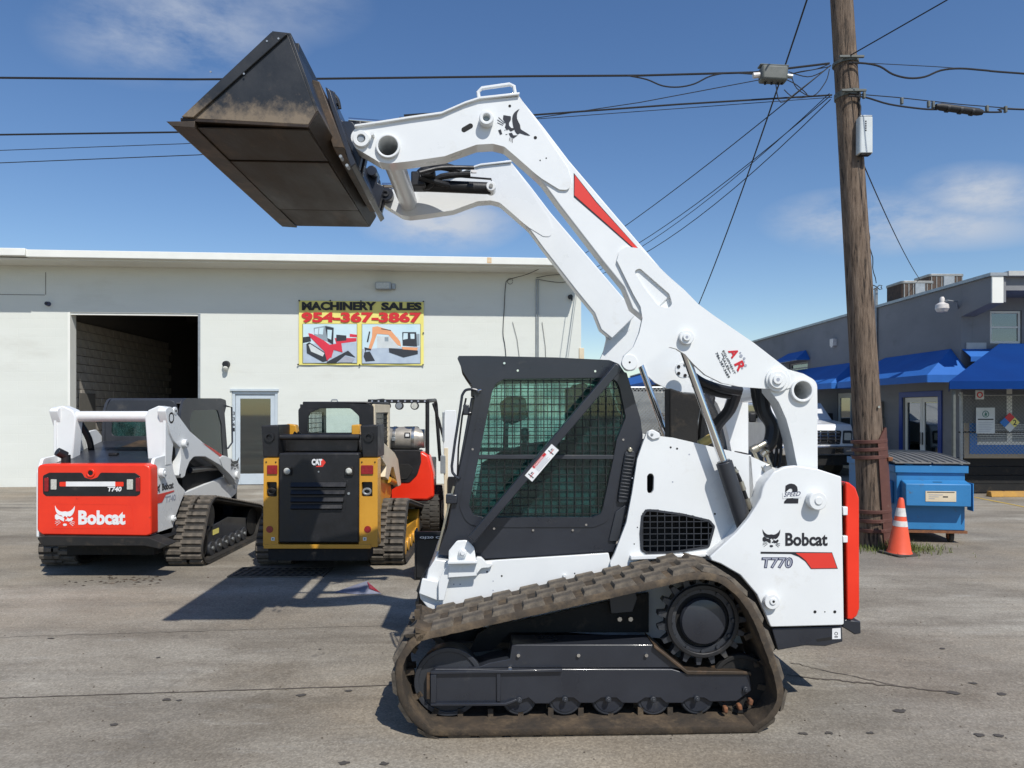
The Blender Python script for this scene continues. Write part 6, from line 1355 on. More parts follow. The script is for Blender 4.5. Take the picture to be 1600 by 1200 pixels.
# dirt lip along the outer edge of the band
for sgn in (1, -1):
    fr_l = -.80
    U = lambda pts: q2(pts, fr_l)
    und = MB().prism(U(fil([(673,1050,3),(680,1045,3),(1050,1045.5),(1073,1052),(1171,1052,4),(1175,1079,6),(1151,1096),(1110,1097),(1100,1091),(1078,1091),(1066,1099),(1040,1099),(1032,1091),(1008,1091),(996,1099),(972,1099),(963,1091),(940,1091),(928,1099),(906,1099),(896,1091),(870,1091),(858,1100),(836,1100),(826,1091),(812,1096),(780,1102),(673,1099,3)])), fr_l*sgn, (fr_l+.20)*sgn).build('track_frame','grey',T,bevel=.005)
    MB().prism(U(fil([(732,1045),(750,1043),(765,1037),(797,1031),(800,1008.5,3),(1021,1008.5,3),(1073,1049),(1050,1044.5)])), (fr_l+.012)*sgn, (fr_l+.19)*sgn).build('track_frame_top','grey',und,bevel=.004)
    MB().prism(U([(673,1047),(878,1043.5),(878,1048),(673,1051.5)]), (fr_l-.022)*sgn, (fr_l-.001)*sgn).prism(U([(673,1097),(790,1096),(806,1090),(808,1093),(790,1100.5),(673,1101)]), (fr_l-.022)*sgn, (fr_l-.001)*sgn).prism(U([(673,1052),(682,1052),(682,1096.5),(673,1096.5)]), (fr_l-.018)*sgn, (fr_l-.001)*sgn).prism(U([(776,1048),(782,1048),(782,1095),(776,1095)]), (fr_l-.014)*sgn, (fr_l-.001)*sgn).build('frame_rib','grey',und,bevel=.003)
    MB().prism(U([(667,1054),(671.5,1054),(671.5,1091),(667,1091)]), (fr_l-.01)*sgn, (fr_l+.15)*sgn).build('tension_shim','bucketedge',und)
    mb = MB()
    tp = U([(1021,1006),(1073,1047),(1171,1048.5),(1173,1052)]); bt_ = U([(1021,1011),(1073,1053),(1171,1053),(1172,1056)])
    mb.prism(tp+bt_[::-1], (fr_l-.012)*sgn, (fr_l+.21)*sgn).build('frame_shelf','bucketedge',und,bevel=.003)
    for (x, y) in ((811,1093),(882.5,1092),(950,1092),(1020,1092),(1088,1091),(1164,1076.5)):
        u, v = TF.L(x, y, fr_l); MB().cyl((u,(fr_l-.016)*sgn,v),(u,(fr_l-.001)*sgn,v),.0165,n=14).cyl((u,(fr_l-.024)*sgn,v),(u,(fr_l-.0165)*sgn,v),.010,n=6).build('axle_bolt','grey2',und,bevel=.002)
    for (x, y) in ((904,1024),(1010,1024),(810,1024),(797,1044)):
        u, v = TF.L(x, y, fr_l); MB().cyl((u,(fr_l-.004)*sgn,v),(u,(fr_l+.011)*sgn,v),.010,n=8).build('grease_bolt','chrome',und)
    # rollers
    for (x, y) in ((811,1089),(882.5,1089),(950,1089),(1020,1089),(1088,1088)):
        u, v = TF.L(x, y, -.76); rr = .097; rl_ = MB().cyl((u,-.775*sgn,v),(u,-.735*sgn,v),rr,n=36).cyl((u,-.68*sgn,v),(u,-.64*sgn,v),rr,n=36).cyl((u,-.735*sgn,v),(u,-.68*sgn,v),rr*.7,n=24); o = rl_.build('track_roller','grey2',T,bevel=.008)
        MB().cyl((u,-.779*sgn,v),(u,-.7755*sgn,v),rr*.80,n=24).build('roller_hub','grey',o,bevel=.003)
    for (x, y, r, m, nm) in ((701,1064,.190,'dark','front_idler'),(1156,1068,.165,'dark','rear_idler')):
        u, v = TF.L(x, y, -.76); v = max(v, r+.045); o = MB().cyl((u,-.775*sgn,v),(u,-.74*sgn,v),r,n=48,hole=r*.86).cyl((u,-.765*sgn,v),(u,-.60*sgn,v),r*.88,n=40).build(nm,'grey2' if nm=='front_idler' else 'dark',T,bevel=.004)
        MB().cyl((u,-.77*sgn,v),(u,-.7655*sgn,v),r*.3,n=20).build('idler_hub',m,o)
    # drive sprocket with teeth
    u, v = TF.L(1096,968,-.76); s1 = TF.L(1097,968,-.76)[0]-u; ro, ri = 57*s1, 42*s1
    pts = []
    for k in range(19):
        for (da, rr) in ((-.28,ro),(-.13,ro+12*s1),(.13,ro+12*s1),(.28,ro)): an_ = 2*math.pi*(k+da)/19; pts.append((u+rr*math.cos(an_), v+rr*math.sin(an_)))
    sp_ = MB().prism(pts, -.775*sgn, -.72*sgn, XZ, holes=[circ(u, v, ri, 36)]).build('drive_sprocket','grey2',T,bevel=.003)
    MB().cyl((u,-.80*sgn,v),(u,-.776*sgn,v),ro*.98,n=48,hole=ro*.86).build('sprocket_ring','black',sp_,bevel=.004)
    MB().cyl((u,-.76*sgn,v),(u,-.56*sgn,v),ri*.99,n=36).build('drive_motor','dark',sp_)
    MB().lathe([(ri*.86,-.79*sgn),(ri*.80,-.805*sgn),(ri*.5,-.815*sgn),(.01,-.82*sgn)], (u,0,v), 36, 'y').build('hub_cover','grey',sp_,ang=25)
    for k in range(12):
        an_ = 2*math.pi*k/12; x_, z_ = u+ri*1.12*math.cos(an_), v+ri*1.12*math.sin(an_); MB().cyl((x_,-.787*sgn,z_),(x_,-.7755*sgn,z_),.011,n=6).build('sprocket_bolt','grey2',sp_)
    # inner leg plate behind the sprocket, small angle plate, hoses
    MB().prism(U([(960,930),(1000,925),(1008,950),(1000,972),(965,975)]), -.60*sgn, -.58*sgn).build('guard_plate','grey2',T,bevel=.003)
    for (x, y) in ((968,967),(985,967)): u2, v2 = TF.L(x, y, -.6); MB().cyl((u2,-.61*sgn,v2),(u2,-.6005*sgn,v2),.014,n=6).build('guard_bolt','steel',T)
    MB().tube([Vector((*(lambda q_: (q_[0], -.70*sgn, q_[1]))(TF.L(x, y, -.7)),)) for x, y in ((1115,1050),(1130,1035),(1150,1032),(1170,1038),(1180,1055))], .028, 10).build('drive_hose','hose',T)
    MB().prism(U([(730,1045),(745,1015),(770,1000),(850,985),(960,960),(1030,945),(1030,1010),(800,1010),(770,1040)]), -.55*sgn, -.52*sgn).build('inner_leg','dark',T)
for (x, y) in ((1133,1108),(1155,1104),(1172,1096)): MB().box(q3(x,y,-.80),(.024,.04,.034),Matrix.Rotation(R(random.uniform(-20,20)),3,'Y')).build('drive_lug_chunk','rust',TK,bevel=.008)
# ================================================================== parked loaders, seen from behind
class Rear:
    """a machine standing square to the picture, tail towards us"""
    def __init__(s, t): s.t = t; s.o = t.location.copy()
    def F(s, px, py, y): w = P(px, py, s.o.y+y); return (w.x-s.o.x, w.z)                 # on a plane facing us
    def Fs(s, pts, y): return [s.F(p[0], p[1], y) for p in pts]
    def S(s, px, py, x): Y, z = onX(px, py, s.o.x+x); return (Y-s.o.y, z)               # on a side plane
    def Ss(s, pts, x): return [s.S(p[0], p[1], x) for p in pts]
    def face(s, pts, y0, y1, name, mat, parent=None, r=0, bevel=.004, holes=(), rf=None, seg=4):
        rf = y0 if rf is None else rf
        return MB().prism(s.Fs(fil(pts, r, seg), rf), y0, y1, XZ, holes=[s.Fs(h, rf) for h in holes]).build(name, mat, parent or s.t, bevel=bevel)
    def side(s, pts, x0, x1, name, mat, parent=None, r=0, bevel=.004, holes=(), rf=None):
        rf = x0 if rf is None else rf
        return MB().prism(s.Ss(fil(pts, r), rf), x0, x1, YZ, holes=[s.Ss(h, rf) for h in holes]).build(name, mat, parent or s.t, bevel=bevel)
def mirx(o, cx=0, parent='same'):
    me = o.data.copy()
    for v in me.vertices: v.co.x = 2*cx-v.co.x
    me.flip_normals(); c = bpy.data.objects.new(o.name.split('.')[0], me); COL.objects.link(c); c.parent = o.parent if parent == 'same' else parent
    for m_ in o.modifiers:
        if m_.type == 'BEVEL': b = c.modifiers.new('bevel', 'BEVEL'); b.width = m_.width; b.segments = m_.segments; b.limit_method = 'ANGLE'; b.angle_limit = m_.angle_limit
    return c
def rtxt(K, body, x0, y0, x1, y1, yl, mat, parent, **k):
    a = K.F(x0, y1, yl); b = K.F(x1, y1, yl); c = K.F(x0, y0, yl)
    return text(body, (a[0], yl, a[1]), (b[0]-a[0], 0, 0), (0, 0, c[1]-a[1]), mat, parent, out=(0,-1,0), **k)

def loader_b():
    t = thing('track_loader', 'white track loader with red tailgate parked in front of the open bay', 'track loader', (-4.34, 7.4, 0)); K = Rear(t); HW = .91
    # tracks
    path = hull([(.92,.50,.235),(2.32,.235,.225),(.72,.20,.19),(1.9,.16,.155)], 48)
    rows = [(.02,.47,0),(.53,.98,.5),(.36,.60,.25)]
    for sg in (1, -1):
        tk = track(t, path, YZ, sg*HW, sg*(HW-.42), .035, .082, rows, .020, .060, 'bandblack', 'lug2', nsub=3, merge=(sg < 0), drive=False)
        xf = sg*(HW-.10)
        MB().prism([(.75,.12),(.70,.25),(1.0,.38),(1.5,.42),(2.1,.32),(2.25,.30),(2.25,.14),(1.9,.10)], xf, xf-sg*.2, YZ).build('track_frame','grey',t,bevel=.006)
        MB().prism([(.80,.30),(.95,.36),(.93,.40),(.78,.33)], xf+sg*.003, xf+sg*.02, YZ).build('frame_gusset','grey2',t)
        MB().bx(xf+sg*.003, xf+sg*.006, 1.05, 1.22, .27, .33).build('caution_sticker','banner',t)
        for y in (1.0,1.2,1.4,1.6,1.8,2.0): o = MB().cyl((xf+sg*.02,y,.12),(xf-sg*.12,y,.12),.085,n=22).build('track_roller','grey2',t,bevel=.004); MB().cyl((xf+sg*.035,y,.13),(xf+sg*.021,y,.13),.02,n=8).build('roller_bolt','galv',o)
        for (y, z, r, nm) in ((2.30,.245,.18,'front_idler'),(.74,.21,.15,'rear_idler')): MB().cyl((xf+sg*.01,y,z),(xf-sg*.2,y,z),r,n=30).build(nm,'dark',t)
        MB().cyl((xf+sg*.0,.92,.50),(xf-sg*.2,.92,.50),.19,n=30).build('drive_sprocket','grey2',t,bevel=.004)
        MB().cyl((xf+sg*.02,1.0,.44),(xf+sg*.02,1.0,.44+.001),.001,n=6) if False else None
    MB().bx(-.47,.47,.35,2.2,.18,.95).build('chassis','dark',t)
    # rear base bar and body shell
    K.face([(57,840,2),(70,838),(232,840),(262,852),(250,858),(226,853),(66,853)], -.10, .12, 'rear_base', 'dark', bevel=.006)
    MB().bx(-.60,.60,.121,.8,.36,.46).build('rear_base_plate','grey2',t,bevel=.006)
    sd = [(237,738,3),(242,716,5),(262,710,4),(268,716,4),(272,738),(279,755),(290,767,3),(283,784),(275,806),(268,833),(237,839)]
    a = K.side(sd, .60, .565, 'quarter_panel', 'white', bevel=.006); b2_ = mirx(a)
    for (px, py, r, d) in ((250.5,739,.052,.05),(269,810,.036,.03)):
        y, z = K.S(px, py, .60); MB().cyl((.601,y,z),(.60+d,y,z),r,n=20).build('stud_cap','white',a,bevel=.006); MB().cyl((.60+d+.001,y,z),(.60+d+.012,y,z),r*.4,n=14).build('stud_centre','white',a)
    # quarter decals
    y0,z0 = K.S(253,766,.60); y1,_ = K.S(271,766,.60)
    text('Bobcat', (.601,y0+.0,z0-.005),(0,y1-y0,0),(0,0,.075),'decal',a,bold=.03,out=(1,0,0))
    emblem((.6012,y0-.17,z0-.02),(0,.13,0),(0,0,.10),'decal',a,out=(1,0,0))
    MB().prism(K.Ss([(244,773),(272,766),(272,768),(259,773),(253,785),(242.5,787.5)],.601), .6012, .603, YZ).build('red_swoosh','redd',a,smooth_=False)
    text('T740', (.601,y0+.07,z0-.145),(0,.24,0),(0,0,.07),'greyd',a,bold=.03,out=(1,0,0))
    # tailgate
    tg = K.face([(58,727,9),(70,725,3),(226,725,3),(235,729,8),(236,836,7),(228,838,4),(66,836,4),(57.5,830,8)], -.04, .12, 'tailgate', 'redworn', bevel=.016, seg=4)
    K.face([(67,743,4),(77,738.5,3),(128,738.5,4),(132,746,5),(142,749,5),(152,746,5),(157,738.5,4),(211,739,3),(219,744,4),(219,772,4),(213,775,3),(72,775,3),(67,771,4)], -.0445, -.0405, 'light_panel', 'black', tg, bevel=.0015)
    for (x0,x1) in ((69,75.5),(212,218.5)): K.face([(x0,747,1),(x1,746,1),(x1,768,1),(x0,768,1)], -.052, -.045, 'tail_light', 'taill', tg, bevel=.002)
    for (x0,x1) in ((79,88),(198,207.5)): K.face([(x0,749,1),(x1,749,1),(x1,765,1),(x0,765,1)], -.052, -.045, 'reverse_light', 'lensw', tg, bevel=.002)
    K.face([(93,753,1.5),(103,753),(103,760),(93,760,1.5)], -.0475, -.045, 'grab_strip', 'red', tg, bevel=0); K.face([(103,752.5),(180,752.5),(180,760),(103,760)], -.0475, -.045, 'grab_strip', 'decalw', tg, bevel=0); K.face([(180,753),(193,753,1.5),(193,760,1.5),(180,760)], -.0475, -.045, 'grab_strip', 'red', tg, bevel=0)
    c = K.F(141.5,739,-.045); MB().cyl((c[0],-.052,c[1]),(c[0],-.041,c[1]),.045,n=20,hole=.026).build('latch_collar','red',tg,bevel=.004); MB().cyl((c[0],-.046,c[1]),(c[0],-.0408,c[1]),.025,n=16).build('latch_hole','dark',tg)
    rtxt(K,'T740',168,760.5,190,768,-.0455,'decalw',tg,bold=.035,shear=.06)
    rtxt(K,'Bobcat',122.5,797.5,196,820,-.0415,'decalw',tg,bold=.045)
    a0 = K.F(86,822,-.0415); a1 = K.F(117,822,-.0415); a2 = K.F(86,790,-.0415); emblem((a0[0],-.0412,a0[1]),(a1[0]-a0[0],0,0),(0,0,a2[1]-a0[1]),'decalw',tg)
    K.face([(80,786,2),(206,788,2),(209,825,4),(82,826,4)], -.0415, -.0408, 'pressed_panel', 'redworn', tg, bevel=0, holes=[fil([(81,787,2),(205,789,2),(208,824,4),(83,825,4)],0)])
    # engine cover between the links
    MB().add([(-.50,.12,1.17),(.50,.12,1.17),(.46,1.15,1.42),(-.46,1.15,1.42),(-.50,.12,1.0),(.50,.12,1.0),(.46,1.15,1.0),(-.46,1.15,1.0)],[(0,1,2,3),(0,4,5,1),(1,5,6,2),(3,2,6,7),(0,3,7,4)]).build('engine_cover','grey',t,bevel=.01)
    MB().add([(-.12,.62,1.300),(.40,.62,1.300),(.40,1.05,1.402),(-.02,1.05,1.402)],[(0,1,2,3)]).build('cover_reflection','bucketedge',t)  # brown sheet: a reflection on the black cover painted as colour
    MB().box((-.02,.45,1.262),(.09,.06,.03)).build('cover_latch','black',t,bevel=.005)
    MB().cyl((-.39,.20,1.10),(-.39,.20,1.27),.045,n=16).cyl((-.39,.20,1.26),(-.44,.13,1.31),.045,n=16).build('exhaust_pipe','black',t,bevel=.004)
    # rear links with cross tube
    lf_ = [(226,648,8),(230,639,6),(243,634,6),(262,634,5),(264,646),(252,722),(231,722)]
    o = K.face([(231,724),(226,652),(231,641,4),(247,634,4),(258,636,3),(256,724)], .34, .48, 'rear_link', 'white', bevel=.012)
    y0, _ = K.S(255,650,.62); MB().prism(fil([(.33,1.15),(.33,1.68,.05),(.36,1.76,.05),(.54,1.77,.05),(.57,1.68,.06),(.46,1.15)]), .605, .575, YZ).build('link_side','white',o,bevel=.004)
    MB().cyl((.606,.42,1.66),(.625,.42,1.66),.062,n=22,hole=.042).build('tube_collar','white',o); MB().cyl((.606,.51,1.735),(.63,.51,1.735),.045,n=18).build('pivot_cap','white',o,bevel=.004); MB().cyl((.631,.51,1.735),(.636,.51,1.735),.014,n=10).build('pivot_bolt','black',o)
    o2 = mirx(o); [mirx(c, parent=o2) for c in list(o.children)]
    MB().cyl((-.60,.42,1.675),(.56,.42,1.675),.058,n=24).build('rear_cross_tube','white_worn',t)
    # arms lowered
    arm = [(258,640,6),(266,634,6),(272,640),(297,674),(318,692),(347,711),(362,716),(374,722,6),(376,744,5),(371,760,4),(366,752),(358,741),(344,727),(321,713.5),(303,713.5,6),(296,722,6),(291,735),(289,744,3),(284,748,4),(279,743,3),(281,728),(283,714),(282,700),(272,690,5),(266,676)]
    am = K.side(arm, .625, .535, 'lift_arm', 'white', bevel=.006)
    y, z = K.S(286,693,.625); MB().cyl((.626,y,z),(.675,y,z),.048,n=18).build('pivot_cap','white',am,bevel=.004); MB().cyl((.676,y,z),(.682,y,z),.018,n=10).build('pivot_bolt','galv',am)
    K.side([(343,714,3),(352,712),(372,722,4),(374,745,4),(368,752,3),(360,742),(348,730)], .634, .6255, 'front_arm_plate', 'white', am)
    y, z = K.S(369,742,.634); MB().cyl((.635,y,z),(.665,y,z),.05,n=16).build('pivot_boss','white',am,bevel=.004)
    y, z = K.S(281,742,.625); MB().cyl((.626,y,z),(.630,y,z),.014,n=10).build('bolt','dark',am)
    MB().prism(K.Ss([(316,692),(331,700),(347,711),(344,714)],.625), .6262, .6275, YZ).build('red_stripe','redd',am,smooth_=False)
    emblem((.636,K.S(360,735,.63)[0],K.S(360,735,.63)[1]),(0,.28,.0),(0,0,.16),'decal',am,out=(1,0,0))
    am2 = mirx(am); [mirx(c, parent=am2) for c in list(am.children) if 'emblem' not in c.name]
    # body beside the engine: white upper frame, cylinders, hoses
    MB().prism([(.95,.80),(.95,1.15),(1.0,1.18),(1.3,1.05),(2.35,.82),(2.45,.60),(.98,.60)], .50, .46, YZ).build('side_frame','dark',t)
    MB().prism(fil([(.85,.72,.02),(.85,.78,.02),(2.0,.86,.02),(2.45,.88,.05),(2.52,.60,.05),(2.3,.55)]), .535, .47, YZ).build('lower_frame','white',t,bevel=.006)
    mirx([c for c in t.children if c.name.startswith('lower_frame')][-1])
    cy = MB().cyl((.52,.75,.98),(.52,.50,1.62),.045,n=18).build('lift_cylinder','black',t,bevel=.004); MB().cyl((.52,1.9,1.0),(.52,1.1,1.03),.035,n=16).build('arm_link','grey',t)
    MB().tube(smooth([Vector((.50,.55,1.6)),Vector((.47,.7,1.45)),Vector((.48,.9,1.25)),Vector((.46,1.0,1.0))]),.022,8).build('hydraulic_hose','hose',t)
    MB().tube(smooth([Vector((-.42,.5,1.6)),Vector((-.38,.6,1.42)),Vector((-.42,.75,1.2)),Vector((-.40,.9,1.1))]),.035,8).build('hydraulic_hose','hose',t)
    MB().tube(smooth([Vector((.34,.5,1.62)),Vector((.36,.65,1.48)),Vector((.48,.75,1.40))]),.03,8).build('hydraulic_hose','hose',t)
    MB().prism(fil([(.80,.95),(.72,1.5,.06),(.90,1.52,.06),(1.45,1.12,.04),(1.3,.95)]), -.50, -.47, YZ).build('fender_plate','white',t,bevel=.005)
    MB().tube([Vector((.50,.62,1.05)),Vector((.50,.75,1.3)),Vector((.50,.6,1.5))],.014,6).build('pipe','galv',t)
    # cab
    cab = [(.98,.95),(1.00,1.72,.10),(1.08,1.885,.14),(2.15,1.90,.03),(2.32,1.88,.03),(2.34,1.80),(2.28,1.70),(2.42,.95)]
    wn_ = fil([(1.35,1.28,.06),(1.22,1.60,.10),(1.30,1.74,.08),(2.05,1.75,.08),(2.18,1.55,.05),(2.24,1.10,.05),(2.1,1.05,.05)],0)
    for sg in (1,-1):
        c = MB().prism(fil(cab), sg*.46, sg*.43, YZ, holes=[wn_]).build('cab_side','grey2',t,bevel=.006)
        MB().prism(wn_, sg*.452, sg*.448, YZ).build('side_glass','glassc',c,smooth_=False)
        mb = MB()
        for vert in (True, False):
            for (p, q_) in clip_lines(wn_, .055, vert, .02): mb.bar((sg*.44,p[0],p[1]),(sg*.44,q_[0],q_[1]),.006,.006)
        mb.build('side_window_grille','grille',c,smooth_=False)
    rw = fil([(-.36,1.44,.05),(.36,1.44,.05),(.34,1.72,.08),(-.34,1.72,.08)],0)
    MB().prism(fil([(-.43,.95),(.43,.95),(.43,1.70,.06),(.38,1.86,.08),(-.38,1.86,.08),(-.43,1.70,.06)]), 1.0, 1.04, XZ, holes=[rw]).build('cab_rear','grey2',t,bevel=.008)
    MB().prism(rw, 1.015, 1.02).build('rear_glass','glassg',t); MB().prism(fil([(1.06,1.82),(1.12,1.885,.05),(2.31,1.895,.02),(2.31,1.83,.02)]), -.428, .428, YZ).build('cab_roof','grey2',t,bevel=.01)
    MB().prism(fil([(1.5,1.0),(1.45,1.55,.05),(1.6,1.56,.05),(1.7,1.1)]), -.22,.22, YZ).build('seat','seat',t,bevel=.03)
    MB().bx(-.42,.42,2.30,2.33,.95,1.1).build('cab_front','dark',t); MB().tube([Vector((.47,2.30,1.80)),Vector((.50,2.42,1.78)),Vector((.50,2.44,1.3)),Vector((.47,2.36,1.22))],.012,8).build('grab_rail','grey',t)
    MB().bx(-.42,.42,1.05,2.3,.95,1.0).build('cab_floor','dark',t)
    MB().bx(-.50,.50,2.55,2.62,.25,.70).build('attachment_plate','grey',t,bevel=.01)
    for s_ in (.40,-.40): MB().cyl((s_+.15,2.45,.72),(s_+.03,2.45,.72),.06,n=16).build('pin_boss','white',t,bevel=.006)
loader_b()

def loader_c():
    t = thing('track_loader', 'yellow and black track loader parked between the red tailed loader and the big white one', 'track loader', (-2.03, 7.5, 0)); K = Rear(t); HW = .83
    path = hull([(.88,.47,.225),(2.20,.235,.22),(.66,.20,.19)], 48); rows = [(.02,.47,0),(.53,.98,.5),(.36,.60,.25)]
    for sg in (1,-1):
        track(t, path, YZ, sg*HW, sg*(HW-.40), .035, .080, rows, .020, .060, 'bandblack', 'lug2', nsub=3, merge=(sg < 0), drive=False)
        xf = sg*(HW-.07)
        MB().prism([(.70,.12),(.66,.25),(.95,.34),(2.1,.30),(2.1,.12)], xf, xf-sg*.2, YZ).build('track_frame','yellow',t,bevel=.006)
        for y in (.95,1.2,1.45,1.7,1.95): MB().cyl((xf+sg*.02,y,.12),(xf-sg*.12,y,.12),.08,n=18).build('track_roller','yellow',t,bevel=.004)
        for (y,z,r,nm) in ((2.20,.24,.17,'front_idler'),(.68,.21,.14,'rear_idler')): MB().cyl((xf+sg*.012,y,z),(xf-sg*.2,y,z),r,n=26).build(nm,'yellow',t,bevel=.005)
        sp_ = MB().cyl((xf+sg*.01,.88,.47),(xf-sg*.2,.88,.47),.17,n=26).build('drive_sprocket','yellow',t,bevel=.004)
        for k in range(8): a=k*.785; MB().cyl((xf+sg*.03,.88+.12*math.cos(a),.47+.12*math.sin(a)),(xf+sg*.0101,.88+.12*math.cos(a),.47+.12*math.sin(a)),.02,n=6).build('sprocket_bolt','yellow',sp_)
    MB().bx(-.42,.42,.3,2.1,.15,1.0).build('chassis','dark',t)
    # rear: yellow side towers and black door
    hl = lambda x0,x1: fil([(x0,753,2),(x1,753,2),(x1,776,2),(x0,776,2)],0)
    for sg,(x0,x1,h0,h1,l0,l1,c0) in ((-1,(412,435,416.5,432.5,417,433,421.5)),(1,(561.5,590,565,582,564,583,574.5))):
        o = K.face([(x0,716,2),(x1,716+ (0),2),(x1,855,2),(x0-1,854,2)], -.02, .16, 'rear_tower', 'yellow', bevel=.006, holes=[hl(h0,h1)])
        K.face([(h0-1,752),(h1+1,752),(h1+1,777),(h0-1,777)], .03, .05, 'tie_down_recess', 'black', o, bevel=0)
        c = K.F((h0+h1)/2,768,.0); MB().tube([Vector((c[0]+.04*math.cos(a),.0,c[1]+.03*math.sin(a))) for a in [i*math.pi/6 for i in range(12)]],.012,6,closed=True).build('tie_down_ring','galv' if sg>0 else 'dark',o)
        K.face([(l0,727,1),(l1,727,1),(l1,741,1),(l0,741,1)], -.035, -.021, 'tail_light', 'taill', o, bevel=.003)
        c = K.F(c0,827,-.02); MB().cyl((c[0],-.026,c[1]),(c[0],-.0205,c[1]),.036,n=18).build('reflector','taill',o)
        c = K.F(c0+ (5 if sg<0 else -4.5),842,-.02); MB().box((c[0],-.022,c[1]),(.035,.003,.035)).build('sticker','decalw',o); MB().box((c[0],-.0242,c[1]),(.015,.002,.015)).build('sticker_mark','signgreen',o)
        for (x,y) in ((x0+4,722),(x1-4,722)): c = K.F(x,y,-.02); MB().cyl((c[0],-.026,c[1]),(c[0],-.0205,c[1]),.008,n=8).build('bolt','dark',o)
    dr = K.face([(435.5,708,3),(561,708,3),(560.5,848,2),(435.5,848,2)], -.05, .10, 'engine_door', 'black', bevel=.014)
    K.face([(452,751,2),(544,751,2),(539,800,3),(456,800,3)], -.0535, -.0505, 'louvre_panel', 'black', dr, bevel=.001)
    for k,(yy_) in enumerate((758,769.5,781,792)):
        x0, x1 = 455, 541-k*2; c0 = K.F(x0,yy_,-.05); c1 = K.F(x1,yy_,-.05)
        MB().add([(c0[0],-.054,c0[1]+.03),(c1[0],-.054,c1[1]+.03),(c1[0],-.085,c1[1]-.012),(c0[0],-.085,c0[1]-.012),(c0[0],-.054,c0[1]-.03),(c1[0],-.054,c1[1]-.03)],[(0,1,2,3),(3,2,5,4),(0,3,4),(1,5,2),(0,4,5,1)]).build('louvre','black',dr)
    for x in (449,545.5):
        c = K.F(x,736,-.06); h = MB().prism(fil([(c[0]-.045,c[1]-.045,.015),(c[0]+.045,c[1]-.045,.015),(c[0]+.045,c[1]+.045,.015),(c[0]-.045,c[1]+.045,.015)]), -.075, -.0505).build('work_light','dark',dr,bevel=.004); MB().lathe([(.001,-.094),(.02,-.092),(.034,-.077)], (c[0],0,c[1]), 16, 'y').build('lens','lensw',h)
    rtxt(K,'CAT',487,717,503.5,727,-.0515,'decalw',dr,bold=.06,spacing=.9)
    K.face([(500,717.5),(505,717.5),(509,722.5),(504,729.5),(493,729.5),(495,728),(502.5,727)], -.0527, -.0515, 'logo_hexagon','redd',dr,bevel=0)
    c = K.F(498,737,-.05); MB().cyl((c[0],-.056,c[1]),(c[0],-.051,c[1]),.009,n=8).build('lock','galv',dr); c = K.F(545,771,-.05); MB().cyl((c[0],-.06,c[1]),(c[0],-.051,c[1]),.014,n=10).build('handle','galv',dr)
    MB().bx(-.56,.56,-.03,.25,.30,.345).build('rear_base','yellow',t,bevel=.005); MB().bx(-.52,.52,.0,.3,.17,.298).build('belly','dark',t)
    K.side([(590,716),(600,722),(608,738),(612,770),(604,800),(600,846),(590,855)], .535, .50, 'side_panel', 'yellow', bevel=.005)
    # uprights, cross tube, cab, hood
    for (x0,x1) in ((408,435),(563,590)):
        o = K.face([(x0,665,2),(x1,664,2),(x1,715,2),(x0+3,715,2)], .05, .45, 'arm_tower', 'black', bevel=.012)
        c = K.F((x0+x1)/2,683,.05); MB().cyl((c[0],.03,c[1]),(c[0],.049,c[1]),.05,n=18,hole=.03).build('tower_ring','black',o)
    c0 = K.F(436,683,.12); c1 = K.F(562,683,.12); MB().cyl((c0[0],.12,c0[1]),(c1[0],.12,c1[1]),.032,n=18).build('cross_tube','black',t)
    K.face([(437,690),(437,681,4),(561,681,4),(561,707),(437,707)], .30, .9, 'engine_hood', 'black', bevel=.02)
    K.face([(440,676),(448,662,3),(462,664,3),(466,690),(440,704)], .5, .6, 'left_casting', 'yellow', bevel=.01); K.face([(549,664,2),(562,663,2),(562,680),(549,680)], .5, .6, 'right_casting', 'yellow', bevel=.01)
    for dx in (0,.04): MB().tube([Vector((-.40+dx,.35,1.40)),Vector((-.34+dx,.32,1.50)),Vector((-.30+dx,.5,1.42))],.014,6).build('hydraulic_hose','hose',t)
    rw = fil([(480,676,5),(482,646,9),(500,638,9),(548,638,9),(561,650,8),(562,676,5)],0); cyy = .95
    cb = K.face([(467,706),(466,640,6),(476,629,8),(572,629,6),(583,634,5),(584,706)], cyy, cyy+.04, 'cab_rear', 'navy' if False else 'black', bevel=.01, holes=[rw])
    K.face([(p[0],p[1]) for p in rw], cyy+.012, cyy+.016, 'rear_glass', 'glassc', cb, bevel=0)
    a = K.F(467,629,cyy); b = K.F(584,629,cyy); x0, x1, zt = a[0], b[0], a[1]
    MB().bx(x0+.03, x1-.02, cyy+.041, cyy+1.15, zt-.03, zt+.012).build('cab_roof','black',t,bevel=.012)
    MB().tube([Vector((x0+.33,cyy+.2,zt+.01)),Vector((x0+.34,cyy+.2,zt+.035)),Vector((x0+.40,cyy+.2,zt+.035)),Vector((x0+.41,cyy+.2,zt+.01))],.008,6).build('lifting_eye','galv',t)
    swn = [(cyy+.15,1.25),(cyy+.15,zt-.12),(cyy+1.0,zt-.12),(cyy+1.02,1.25)]
    for (xa,xb) in ((x0,x0+.03),(x1,x1-.03)):
        c = MB().prism([(cyy+.042,1.0),(cyy+.042,zt-.02),(cyy+1.13,zt-.02),(cyy+1.15,1.0)], xa, xb, YZ, holes=[swn]).build('cab_side','cream' if xa==x1 else 'black',t,bevel=.005)
        mb = MB()
        for vert in (True,False):
            for (p,q_) in clip_lines(swn,.06,vert,.03): mb.bar(((xa+xb)/2,p[0],p[1]),((xa+xb)/2,q_[0],q_[1]),.008,.008)
        mb.build('side_window_grille','grille',c,smooth_=False)
